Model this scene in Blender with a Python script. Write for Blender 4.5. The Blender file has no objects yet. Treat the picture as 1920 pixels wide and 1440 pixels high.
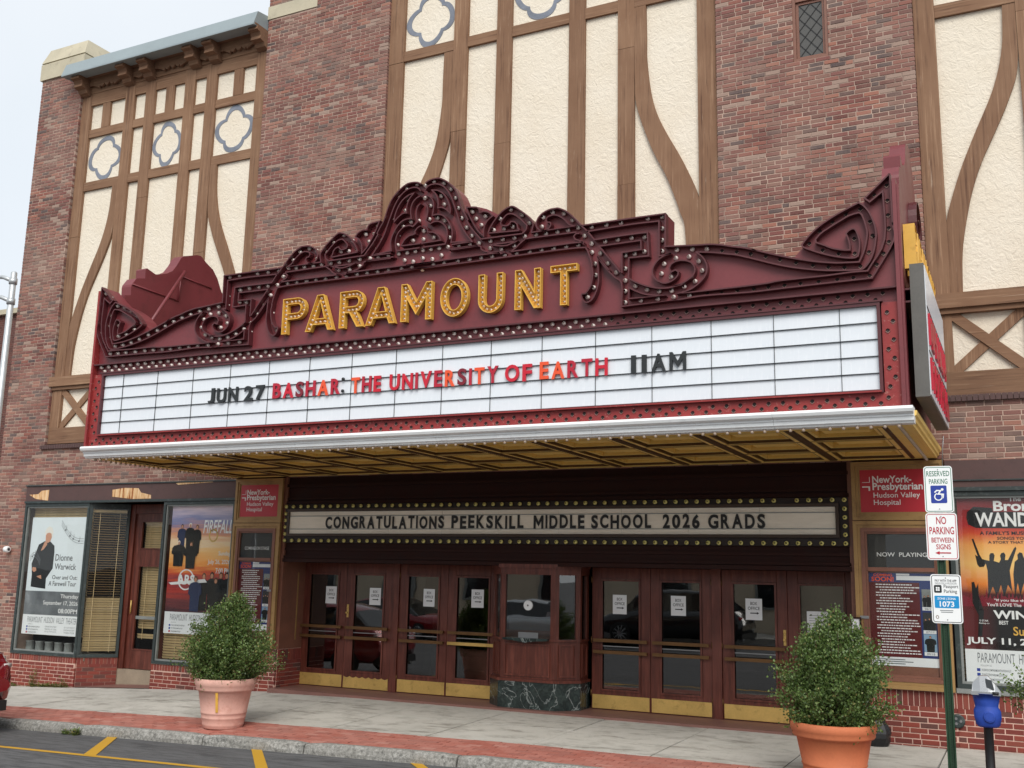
import bpy, bmesh, math, random
from mathutils import Vector, Matrix
from mathutils.geometry import tessellate_polygon
import numpy as np
random.seed(7)
S = bpy.context.scene
C = S.collection
R = math.radians
# ------------------------------------------------------------------ camera
FPX = 1923.62                     # focal length in photo pixels (photo 1920 x 1440)
ZE = 2.0                          # eye height over the lobby floor
CAMP = Vector((6.85, -14.4, ZE))
def _rot(y, p, r):
    cy, sy, cp, sp, cr, sr = math.cos(y), math.sin(y), math.cos(p), math.sin(p), math.cos(r), math.sin(r)
    B = Matrix(((1, 0, 0), (0, 0, -1), (0, 1, 0)))
    Ry = Matrix(((cy, 0, sy), (0, 1, 0), (-sy, 0, cy)))
    Rp = Matrix(((1, 0, 0), (0, cp, sp), (0, -sp, cp)))
    Rr = Matrix(((cr, -sr, 0), (sr, cr, 0), (0, 0, 1)))
    return Rr @ Rp @ Ry @ B
MC = _rot(.463489, .183346, .021196)
cam = bpy.data.cameras.new('camera')
cam.sensor_width = 36; cam.lens = FPX / 1920 * 36
cam.clip_start = .1; cam.clip_end = 2000
camo = bpy.data.objects.new('camera', cam); C.objects.link(camo)
m3 = Matrix((MC[0], -MC[1], -MC[2])).transposed()
camo.matrix_world = Matrix.Translation(CAMP) @ m3.to_4x4()
S.camera = camo
# ------------------------------------------------------------------ light
SUN_EL, SUN_AZ = R(44), R(26)     # azimuth measured from -Y towards +X
W = bpy.data.worlds.new('World'); S.world = W; W.use_nodes = True
nt = W.node_tree; bg = nt.nodes['Background']
sky = nt.nodes.new('ShaderNodeTexSky'); sky.sky_type = 'NISHITA'; sky.sun_disc = False
sky.sun_elevation = SUN_EL; sky.sun_rotation = math.pi - SUN_AZ
sky.air_density = 1.0; sky.dust_density = 3.0; sky.ozone_density = 1.0
mixn = nt.nodes.new('ShaderNodeMix'); mixn.data_type = 'RGBA'; mixn.blend_type = 'MIX'
mixn.inputs[0].default_value = .9                      # cloud cover
tcw = nt.nodes.new('ShaderNodeTexCoord')
cn = nt.nodes.new('ShaderNodeTexNoise'); cn.inputs['Scale'].default_value = 2.2; cn.inputs['Detail'].default_value = 4
cr_ = nt.nodes.new('ShaderNodeValToRGB')
cr_.color_ramp.elements[0].position = .3; cr_.color_ramp.elements[0].color = (4.05, 4.35, 4.6, 1)
cr_.color_ramp.elements[1].position = .7; cr_.color_ramp.elements[1].color = (4.7, 4.88, 5.05, 1)
nt.links.new(tcw.outputs['Generated'], cn.inputs['Vector'])
nt.links.new(cn.outputs['Fac'], cr_.inputs[0])
nt.links.new(sky.outputs[0], mixn.inputs[6]); nt.links.new(cr_.outputs[0], mixn.inputs[7])
nt.links.new(mixn.outputs[2], bg.inputs[0])
bg.inputs[1].default_value = .115
sun = bpy.data.lights.new('sun', 'SUN'); sun.energy = 1.5; sun.angle = R(38); sun.color = (1, .96, .9)
suno = bpy.data.objects.new('sun', sun); C.objects.link(suno)
sd = Vector((math.sin(SUN_AZ) * math.cos(SUN_EL), -math.cos(SUN_AZ) * math.cos(SUN_EL), math.sin(SUN_EL)))
suno.rotation_euler = sd.to_track_quat('Z', 'Y').to_euler(); suno.location = (0, -30, 40)
vs = S.view_settings
vs.view_transform = 'Standard'; vs.look = 'None'; vs.exposure = 0.85; vs.gamma = 1; vs.use_curve_mapping = False
# ------------------------------------------------------------------ pixel helpers (a pixel gives a direction; the plane it lies on gives the distance)
def ray(px, py):
    c = Vector(((px - 960) / FPX, (py - 720) / FPX, 1))
    return MC.transposed() @ c
def P(px, py, Y):
    d = ray(px, py); return CAMP + d * ((Y - CAMP.y) / d.y)
def PX(px, py, X):
    d = ray(px, py); return CAMP + d * ((X - CAMP.x) / d.x)
def PZ(px, py, Z):
    d = ray(px, py); return CAMP + d * ((Z - CAMP.z) / d.z)
# ------------------------------------------------------------------ materials
MAT = {}
def srgb(r, g, b):
    f = lambda c: (c / 12.92 if c <= .04045 else ((c + .055) / 1.055) ** 2.4)
    return tuple(f(c / 255) for c in (r, g, b))
class N:
    """small node helper"""
    def __init__(s, name):
        s.m = bpy.data.materials.new(name); s.m.use_nodes = True
        s.t = s.m.node_tree; s.b = s.t.nodes['Principled BSDF']; s.out = s.t.nodes['Material Output']
        MAT[name] = s.m
    def n(s, kind, **kw):
        nd = s.t.nodes.new('ShaderNode' + kind)
        for k, v in kw.items():
            if k in nd.inputs: nd.inputs[k].default_value = v
            else: setattr(nd, k, v)
        return nd
    def l(s, a, b): s.t.links.new(a, b)
    def coord(s, scale=(1, 1, 1), kind='Object', rot=(0, 0, 0)):
        tc = s.n('TexCoord'); mp = s.n('Mapping'); mp.inputs['Scale'].default_value = scale; mp.inputs['Rotation'].default_value = rot
        s.l(tc.outputs[kind], mp.inputs['Vector']); return mp.outputs[0]
    def noise(s, scale, detail=4, vec=None, rough=.55, dist=0):
        nd = s.n('TexNoise', Scale=scale, Detail=detail, Roughness=rough, Distortion=dist)
        if vec is not None: s.l(vec, nd.inputs['Vector'])
        return nd.outputs['Fac']
    def ramp(s, fac, stops, mode='LINEAR'):
        nd = s.n('ValToRGB'); cr = nd.color_ramp; cr.interpolation = mode
        while len(cr.elements) < len(stops): cr.elements.new(.5)
        for e, (p, c) in zip(cr.elements, stops):
            e.position = p; e.color = (*c, 1) if len(c) == 3 else c
        s.l(fac, nd.inputs[0]); return nd.outputs[0]
    def mix(s, fac, a, b, mode='MIX'):
        nd = s.n('Mix'); nd.data_type = 'RGBA'; nd.blend_type = mode
        for i, v in ((0, fac), (6, a), (7, b)):
            if hasattr(v, 'default_value') or hasattr(v, 'links'): s.l(v, nd.inputs[i])
            elif isinstance(v, (int, float)): nd.inputs[i].default_value = v
            else: nd.inputs[i].default_value = (*v, 1) if len(v) == 3 else v
        return nd.outputs[2]
    def math(s, op, a, b=0.0):
        nd = s.n('Math'); nd.operation = op
        for i, v in ((0, a), (1, b)):
            if isinstance(v, (int, float)): nd.inputs[i].default_value = v
            else: s.l(v, nd.inputs[i])
        return nd.outputs[0]
    def bump(s, h, strength=.3, dist=.01):
        nd = s.n('Bump', Strength=strength, Distance=dist); s.l(h, nd.inputs['Height']); s.l(nd.outputs[0], s.b.inputs['Normal'])
    def col(s, c):
        if isinstance(c, tuple): s.b.inputs['Base Color'].default_value = (*c, 1)
        else: s.l(c, s.b.inputs['Base Color'])
    def set(s, rough=.6, metal=0, spec=.5):
        s.b.inputs['Roughness'].default_value = rough; s.b.inputs['Metallic'].default_value = metal
        s.b.inputs['Specular IOR Level'].default_value = spec; return s.m
def paint(name, c, rough=.5, metal=0, var=.18, scale=3.0, bump=.05, dirt=None, dirtamt=.5, spec=.5, fine=40):
    """painted / plain surface: base colour with soft large and fine unevenness"""
    s = N(name); v = s.coord()
    n1 = s.noise(scale, 5, v); n2 = s.noise(fine, 3, v)
    lo = tuple(x * (1 - var) for x in c); hi = tuple(min(1, x * (1 + var)) for x in c)
    col = s.ramp(n1, [(.3, lo), (.7, hi)])
    col = s.mix(.25, col, s.ramp(n2, [(.35, lo), (.65, hi)]))
    if dirt:
        n3 = s.noise(scale * 2.3, 6, v, .65)
        col = s.mix(s.ramp(n3, [(.55, (0, 0, 0)), (.72, (dirtamt,) * 3)]), col, dirt)
    s.col(col)
    if bump: s.bump(n2, bump, .004)
    rr = s.ramp(n1, [(.3, (max(.04, rough - .08),) * 3), (.7, (min(1, rough + .08),) * 3)])
    s.l(rr, s.b.inputs['Roughness'])
    s.b.inputs['Metallic'].default_value = metal; s.b.inputs['Specular IOR Level'].default_value = spec
    return s.m
def flat(name, c, rough=.6, metal=0, spec=.4):
    s = N(name); s.col(c); return s.set(rough, metal, spec)

def brickmat(name, stops, wash, washamt, rough=.85):
    s = N(name); v = s.coord()
    geo = s.n('NewGeometry'); oi = s.n('ObjectInfo')
    rnd = s.math('FRACT', s.math('ADD', geo.outputs['Random Per Island'], s.math('MULTIPLY', oi.outputs['Random'], 7.31)))
    base = s.ramp(rnd, stops, 'CONSTANT')
    n1 = s.noise(55, 4, v); n2 = s.noise(.9, 4, v, .6); n3 = s.noise(160, 2, v)
    c = s.mix(s.ramp(n1, [(.3, (0, 0, 0)), (.75, (.5, .5, .5))]), base, s.mix(.5, base, wash))
    c = s.mix(s.ramp(n2, [(.38, (0, 0, 0)), (.68, (washamt,) * 3)]), c, wash)
    c = s.mix(s.ramp(n3, [(.62, (0, 0, 0)), (.75, (.35, .35, .35))]), c, (.03, .025, .025))
    s.col(c); s.bump(n1, .5, .004); return s.set(rough, 0, .25)
brickmat('brick_upper', [(0, srgb(116, 70, 64)), (.16, srgb(134, 82, 72)), (.32, srgb(100, 60, 56)), (.46, srgb(128, 94, 84)), (.6, srgb(120, 72, 68)), (.74, srgb(94, 74, 71)), (.80, srgb(152, 101, 86)), (.87, srgb(154, 132, 120)), (.94, srgb(76, 67, 69))],
         srgb(158, 134, 122), .45)
brickmat('brick_lower', [(0, srgb(122, 54, 48)), (.2, srgb(134, 62, 52)), (.4, srgb(112, 50, 46)), (.6, srgb(128, 66, 56)), (.8, srgb(104, 52, 48)), (.94, srgb(86, 62, 58))],
         srgb(138, 84, 74), .3)
def mortarmat(name, c1, c2):
    s = N(name); v = s.coord(); n = s.noise(1.1, 5, v, .65); n2 = s.noise(70, 3, v)
    s.col(s.mix(s.ramp(n2, [(.3, (0, 0, 0)), (.7, (.5, .5, .5))]), s.ramp(n, [(.4, c1), (.62, c2)]), c1)); s.bump(n2, .6, .004); s.set(.95, 0, .1)
mortarmat('mortar_upper', srgb(186, 162, 148), srgb(104, 88, 82))
mortarmat('mortar_lower', srgb(206, 172, 158), srgb(178, 146, 134))
# stucco trowelled in short swirls
s = N('stucco'); v = s.coord()
nA = s.noise(7, 6, v, .6, 1.6); nB = s.noise(26, 4, v, .6, 1.2); vo = s.n('TexVoronoi', Scale=9.0); s.l(v, vo.inputs['Vector'])
h = s.math('ADD', s.math('MULTIPLY', nA, 1.0), s.math('MULTIPLY', nB, .45))
s.col(s.mix(s.ramp(s.noise(1.4, 4, v), [(.35, (0, 0, 0)), (.7, (.6, .6, .6))]), srgb(230, 221, 205), srgb(222, 210, 190)))
s.bump(h, .6, .03); s.set(.9, 0, .15)
def woodmat(name, sc, c1=(132, 101, 79), c2=(158, 127, 102), c3=(96, 70, 56)):
    s = N(name); v = s.coord(sc)
    g = s.noise(1.0, 6, v, .65); g2 = s.noise(1.2, 3, s.coord())
    c = s.ramp(g, [(.34, srgb(*c3)), (.45, srgb(*c1)), (.56, srgb(*c1)), (.66, srgb(*c2))])
    c = s.mix(s.ramp(g2, [(.4, (0, 0, 0)), (.7, (.45, .45, .45))]), c, srgb(*c2))
    oi = s.n('ObjectInfo'); c = s.mix(s.math('MULTIPLY', oi.outputs['Random'], .45), c, s.mix(.5, c, srgb(*c3)))
    g3 = s.noise(2.6, 6, s.coord((sc[0] * .35, sc[1] * .35, sc[2] * .8)), .7)
    c = s.mix(s.ramp(g3, [(.62, (0, 0, 0)), (.74, (.55, .55, .55))]), c, srgb(186, 166, 146)); c = s.mix(s.ramp(g3, [(.26, (.6, .6, .6)), (.36, (0, 0, 0))]), c, srgb(70, 52, 44))
    s.col(c); s.bump(g, .5, .006); s.set(.8, 0, .2)
woodmat('wood_upright', (30, 30, .9)); woodmat('wood_level', (.9, 30, 30))
woodmat('wood_shade', (1.6, 38, 38), (124, 94, 74), (146, 116, 92), (94, 70, 56))
# metal of the marquee
paint('maroon', srgb(114, 48, 53), .42, .0, .12, 1.6, .04, srgb(80, 36, 40), .45, .5, 30)
paint('maroon_rib', srgb(82, 33, 38), .4, .0, .14, 3, .05, srgb(70, 30, 34), .5, .5, 30)
s = N('red_frame'); v = s.coord()
n = s.noise(5, 6, v, .7); n2 = s.noise(28, 4, v, .7)
c = s.ramp(s.noise(1.2, 3, v), [(.3, srgb(150, 52, 50)), (.7, srgb(132, 44, 46))])
c = s.mix(s.ramp(n2, [(.6, (0, 0, 0)), (.68, (.8, .8, .8))]), c, srgb(178, 120, 112))
c = s.mix(s.ramp(n, [(.58, (0, 0, 0)), (.66, (.7, .7, .7))]), c, srgb(112, 40, 42))
s.col(c); s.bump(n2, .2, .003); s.set(.5, 0, .4)
paint('letter_gold', srgb(222, 174, 76), .42, 0, .1, 4, .03, srgb(150, 108, 40), .4)
s = N('soffit_gold'); v = s.coord()
n = s.noise(2.4, 6, v, .65); n2 = s.noise(30, 4, s.coord((.4, 6, 6)), .7)
c = s.ramp(n, [(.3, srgb(226, 188, 98)), (.7, srgb(240, 208, 124))])
c = s.mix(s.ramp(n2, [(.58, (0, 0, 0)), (.7, (.6, .6, .6))]), c, srgb(110, 78, 30))
s.col(c); s.bump(n2, .15, .004); s.set(.45, 0, .4)
paint('soffit_strip', srgb(74, 34, 22), .5, 0, .25, 6, .1)
paint('soffit_line', srgb(92, 62, 28), .5, 0, .25, 6, .1)
s = N('sign_white'); v = s.coord()
oi = s.n('ObjectInfo'); n = s.noise(1.7, 4, v); n2 = s.noise(9, 4, s.coord((3, 1, .6)), .7)
c = s.ramp(n, [(.3, (.70, .745, .80)), (.7, (.765, .805, .85))])
c = s.mix(s.ramp(n2, [(.56, (0, 0, 0)), (.6, (.35, .35, .35))]), c, (.83, .86, .9))
c = s.mix(s.math('MULTIPLY', oi.outputs['Random'], .12), c, (.62, .66, .72))
s.col(c); s.set(.28, 0, .5)
flat('track', (.045, .05, .055), .4, .6)
paint('gutter_white', srgb(236, 239, 240), .4, 0, .05, 3, .03, srgb(196, 200, 204), .4)
flat('letter_black', srgb(38, 42, 44), .45); flat('letter_red', srgb(196, 28, 50), .35); flat('letter_orange', srgb(228, 84, 46), .35)
flat('letter_dark_red', srgb(122, 26, 42), .35); flat('letter_crimson', srgb(176, 30, 52), .35)
s = N('bulb_glass'); s.b.inputs['Base Color'].default_value = (*srgb(250, 240, 234), 1)
s.set(.1, .0, 1.0); s.b.inputs['Coat Weight'].default_value = 1.0
flat('bulb_yellow', srgb(226, 218, 140), .25, 0, .8)
flat('socket', (.02, .012, .012), .7)
flat('socket_metal', srgb(150, 120, 112), .4, .6)
# concrete, road
s = N('concrete'); v = s.coord(); oi = s.n('ObjectInfo')
n = s.noise(.9, 6, v, .6); n2 = s.noise(90, 3, v); n3 = s.noise(3.2, 5, v, .7); vo = s.n('TexVoronoi', Scale=5.5); s.l(v, vo.inputs['Vector'])
c = s.ramp(n, [(.3, (.45, .435, .39)), (.7, (.56, .54, .495))])
c = s.mix(s.math('MULTIPLY', oi.outputs['Random'], .35), c, (.43, .415, .375))
c = s.mix(s.ramp(n3, [(.5, (0, 0, 0)), (.72, (.6, .6, .6))]), c, (.22, .205, .175))
n4 = s.noise(2.2, 6, s.coord((.5, 1.6, 1)), .75)
c = s.mix(s.ramp(n4, [(.53, (0, 0, 0)), (.66, (.75, .75, .75))]), c, (.17, .155, .13))
c = s.mix(s.ramp(vo.outputs['Distance'], [(.035, (.75, .75, .75)), (.055, (0, 0, 0))]), c, (.06, .055, .05))
c = s.mix(s.ramp(n2, [(.4, (0, 0, 0)), (.7, (.3, .3, .3))]), c, (.33, .31, .28))
s.col(c); s.bump(n2, .35, .004); s.set(.9, 0, .2)
paint('joint', (.045, .04, .035), .95, 0, .3, 8, .3)
s = N('paver'); v = s.coord(); geo = s.n('NewGeometry')
n = s.noise(1.1, 4, v, .6); n2 = s.noise(80, 3, v)
c = s.ramp(geo.outputs['Random Per Island'], [(0, (.36, .115, .085)), (.35, (.41, .15, .115)), (.7, (.32, .115, .09)), (.9, (.44, .2, .16))], 'CONSTANT')
c = s.mix(s.ramp(n, [(.35, (0, 0, 0)), (.7, (.5, .5, .5))]), c, (.42, .22, .18))
s.col(c); s.bump(n2, .4, .004); s.set(.88, 0, .2)
s = N('granite'); v = s.coord(); n = s.noise(24, 6, v, .85); n2 = s.noise(3, 5, v)
s.col(s.mix(s.ramp(n2, [(.35, (0, 0, 0)), (.7, (.6, .6, .6))]), s.ramp(n, [(.36, (.07, .07, .065)), (.5, (.27, .265, .245)), (.64, (.5, .49, .46))]), (.19, .18, .16)))
s.bump(n, .7, .012); s.set(.85, 0, .3)
s = N('asphalt'); v = s.coord(); n = s.noise(120, 3, v, .7); n2 = s.noise(.7, 5, s.coord((.5, 2.2, 1)), .6); n3 = s.noise(6, 5, s.coord((.4, 2.5, 1)), .7)
c = s.mix(s.ramp(n3, [(.46, (0, 0, 0)), (.62, (.85, .85, .85))]), s.ramp(n2, [(.3, (.085, .085, .088)), (.7, (.125, .125, .127))]), (.05, .05, .052))
c = s.mix(s.ramp(n, [(.55, (0, 0, 0)), (.75, (.6, .6, .6))]), c, (.22, .22, .22))
s.col(c); s.bump(n, .6, .006); s.set(.85, 0, .3)
s = N('road_yellow'); v = s.coord(); n = s.noise(9, 6, v, .7); n2 = s.noise(90, 3, v)
c = s.mix(s.ramp(n, [(.6, (0, 0, 0)), (.72, (.7, .7, .7))]), (.52, .29, .025), (.2, .13, .05)); s.col(c); s.bump(n2, .4, .004); s.set(.7, 0, .3)
# entrance joinery
s = N('mahogany'); v = s.coord((14, 14, 1.4)); g = s.noise(1.6, 5, v, .6); g2 = s.noise(1.3, 3, s.coord())
c = s.ramp(g, [(.3, srgb(70, 31, 22)), (.55, srgb(96, 47, 36)), (.75, srgb(120, 66, 52))])
c = s.mix(s.ramp(g2, [(.5, (0, 0, 0)), (.75, (.35, .35, .35))]), c, srgb(132, 80, 70))
s.col(c); s.bump(g, .2, .004); s.set(.42, 0, .45)
paint('dark_wood', srgb(44, 22, 19), .7, 0, .2, 4, .1, None, .5, .2)
paint('header_brown', srgb(84, 62, 60), .7, 0, .15, 4, .15, srgb(66, 46, 44), .6)
s = N('gilt'); v = s.coord(); n = s.noise(6, 5, v, .65); n2 = s.noise(40, 3, v)
s.col(s.mix(s.ramp(n, [(.5, (0, 0, 0)), (.7, (.7, .7, .7))]), srgb(158, 126, 80), srgb(118, 88, 56))); s.bump(n2, .15, .003); s.set(.5, .1, .4)
paint('gilt_brown', srgb(122, 80, 64), .5, 0, .2, 5, .1)
paint('brass', srgb(206, 172, 100), .38, .35, .15, 3, .06, srgb(120, 90, 44), .5)
paint('bronze', srgb(108, 78, 46), .45, .5, .2, 5, .06)
s = N('green_marble'); v = s.coord(); n = s.noise(1.7, 4, v, .55, 1.6); n2 = s.noise(9, 5, v, .6, 1.4)
c = s.mix(s.ramp(n2, [(.4, (0, 0, 0)), (.7, (.7, .7, .7))]), (.012, .02, .02), (.05, .075, .07))
c = s.mix(s.ramp(n, [(.488, (0, 0, 0)), (.5, (.6, .6, .6)), (.51, (0, 0, 0))]), c, (.42, .46, .45))
s.col(c); s.set(.22, 0, .5)
paint('floor_brown', srgb(122, 86, 78), .6, 0, .15, 4, .1)
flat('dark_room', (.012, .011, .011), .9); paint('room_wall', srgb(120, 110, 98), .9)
def glassmat(name, tint, refl=1.0, base=.045):
    s = N(name); s.t.nodes.remove(s.b)
    tr = s.n('BsdfTransparent'); tr.inputs[0].default_value = (*tint, 1)
    gl = s.n('BsdfGlossy'); gl.inputs['Roughness'].default_value = .012; gl.inputs[0].default_value = (refl, refl, refl, 1)
    nz = s.noise(1.3, 2, s.coord()); bp = s.n('Bump', Strength=.03, Distance=.05); s.l(nz, bp.inputs['Height']); s.l(bp.outputs[0], gl.inputs['Normal'])
    geo = s.n('NewGeometry'); dt = s.n('VectorMath'); dt.operation = 'DOT_PRODUCT'; s.l(geo.outputs['Incoming'], dt.inputs[0]); s.l(geo.outputs['Normal'], dt.inputs[1])
    c = s.math('SUBTRACT', 1.0, s.math('ABSOLUTE', dt.outputs['Value'])); f5 = s.math('POWER', c, 5.0)
    f2 = s.math('ADD', base, s.math('MULTIPLY', f5, .9))           # Schlick, the same from both sides
    mx = s.n('MixShader')
    s.l(f2, mx.inputs[0]); s.l(tr.outputs[0], mx.inputs[1]); s.l(gl.outputs[0], mx.inputs[2]); s.l(mx.outputs[0], s.out.inputs[0])
    return s.m
glassmat('glass_door', (.6, .61, .6), 1.0, .13); glassmat('glass_shop', (.95, .96, .955), 1.0, .02); glassmat('glass_upper', (.45, .45, .44), .8, .06)
paint('stone', srgb(186, 178, 156), .9, 0, .12, 2, .4, srgb(130, 122, 106), .5)
paint('roof_metal', srgb(142, 154, 158), .5, .1, .1, 1.5, .05)
paint('frame_green', srgb(44, 54, 54), .5, 0, .2, 6, .1, srgb(120, 128, 126), .35)
paint('frame_grey', srgb(134, 138, 136), .5, .2, .15, 5, .1)
s = N('blind'); v = s.coord(); n = s.noise(3, 4, v); s.col(s.ramp(n, [(.3, srgb(206, 178, 128)), (.7, srgb(228, 204, 158))])); s.set(.6, 0, .3)
flat('paper_white', srgb(226, 228, 230), .8); flat('ink', srgb(52, 54, 58), .8); flat('ink_grey', srgb(116, 120, 124), .8); flat('ink_white', srgb(232, 232, 232), .7)
flat('skin', srgb(196, 142, 114), .8); flat('hair_white', srgb(226, 222, 214), .8); flat('hair_brown', srgb(96, 68, 48), .8); flat('cloth_black', srgb(26, 28, 30), .8); flat('cloth_blue', srgb(38, 50, 84), .8)
paint('hospital_red', srgb(178, 32, 48), .45, 0, .05, 2, 0)
paint('leaf', (.06, .1, .028), .5, 0, .3, 9, 0)
paint('bark', srgb(84, 66, 50), .9, 0, .3, 20, .3)
paint('soil', srgb(52, 38, 30), .95, 0, .4, 20, .5)
paint('terracotta', srgb(196, 112, 74), .75, 0, .1, 3, .08, srgb(168, 92, 60), .4)
paint('terracotta_pale', srgb(208, 162, 148), .8, 0, .12, 4, .1, srgb(176, 116, 100), .5)
flat('sign_sheet', srgb(236, 238, 238), .35, 0, .5); flat('sign_green', srgb(34, 110, 84), .45); flat('sign_red', srgb(178, 34, 52), .45); flat('sign_blue', srgb(40, 62, 150), .45); flat('app_blue', srgb(20, 140, 200), .45)
paint('post_green', srgb(34, 62, 42), .5, .2, .25, 8, .1); flat('hole_dark', (.01, .012, .01), .8); flat('metal_grey', srgb(150, 152, 154), .35, .7)
paint('meter_blue', srgb(34, 68, 158), .55, 0, .15, 8, .15); paint('meter_silver', srgb(176, 178, 180), .32, .6, .1, 6, .03)
paint('black_paint', srgb(24, 25, 27), .45, 0, .2, 8, .05)
paint('pole_silver', srgb(188, 192, 194), .4, .5, .1, 5, .05)
def carpaint(name, c):
    s = N(name); s.col(c); s.set(.25, .3, .5); s.b.inputs['Coat Weight'].default_value = 1.0; s.b.inputs['Coat Roughness'].default_value = .05
carpaint('car_red', srgb(140, 14, 26)); carpaint('car_silver', srgb(190, 194, 198)); carpaint('car_black', srgb(24, 26, 30))
flat('car_glass', (.015, .018, .02), .06, 0, .8); flat('tyre', (.02, .02, .021), .85); flat('rim', srgb(168, 170, 172), .3, .8); flat('lamp_clear', srgb(206, 200, 198), .15); flat('lamp_red', srgb(170, 16, 22), .2); flat('trim_black', (.02, .02, .02), .5)
paint('poster_pale', srgb(218, 226, 230), .8, 0, .04, 2, 0)
paint('counter_wood', srgb(150, 92, 44), .5)
paint('board_dark', srgb(34, 22, 20), .6)
paint('bronze_dark', srgb(58, 44, 34), .5, .2)
s = N('board_cream'); v = s.coord(); s.col(s.mix(s.ramp(s.noise(2, 5, s.coord((1, 1, 5)), .6), [(.4, (0, 0, 0)), (.7, (.6, .6, .6))]), srgb(232, 226, 212), srgb(206, 200, 186))); s.set(.45, 0, .4)
paint('cabinet_grey', srgb(92, 90, 86), .5)
def leafmat(name, stops):
    s = N(name); g_ = s.n('NewGeometry'); s.col(s.ramp(g_.outputs['Random Per Island'], stops)); s.set(.42, 0, .45)
    tr = s.n('BsdfTranslucent'); tr.inputs[0].default_value = (.16, .24, .04, 1); mx = s.n('MixShader'); mx.inputs[0].default_value = .22
    s.l(s.b.outputs[0], mx.inputs[1]); s.l(tr.outputs[0], mx.inputs[2]); s.l(mx.outputs[0], s.out.inputs[0])
leafmat('box_leaf', [(0, (.035, .065, .018)), (.35, (.075, .13, .032)), (.7, (.13, .2, .055)), (.95, (.21, .29, .1)), (1, (.32, .24, .09))])
leafmat('weed_leaf', [(0, (.06, .1, .02)), (.6, (.12, .17, .04)), (1, (.26, .2, .06))])
s = N('far_brick'); bk = s.n('TexBrick'); s.l(s.coord((1, 1, 1), rot=(R(90), 0, 0)), bk.inputs['Vector'])
bk.inputs['Color1'].default_value = (*srgb(104, 66, 60), 1); bk.inputs['Color2'].default_value = (*srgb(84, 56, 54), 1); bk.inputs['Mortar'].default_value = (*srgb(112, 96, 88), 1); bk.inputs['Scale'].default_value = 4.7; bk.inputs['Mortar Size'].default_value = .02
s.l(bk.outputs[0], s.b.inputs['Base Color']); s.set(.9, 0, .2)
paint('far_stone', srgb(196, 184, 164), .9, 0, .15, .8, .3)
paint('step_stone', srgb(150, 136, 118), .9, 0, .2, 3, .3)
s = N('pane_grey'); s.col((.085, .082, .075)); s.set(.14, 0, .6)
flat('ink_black', (.012, .012, .013), .5)
flat('bulb_dim', srgb(186, 166, 148), .25, 0, .7)
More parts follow.
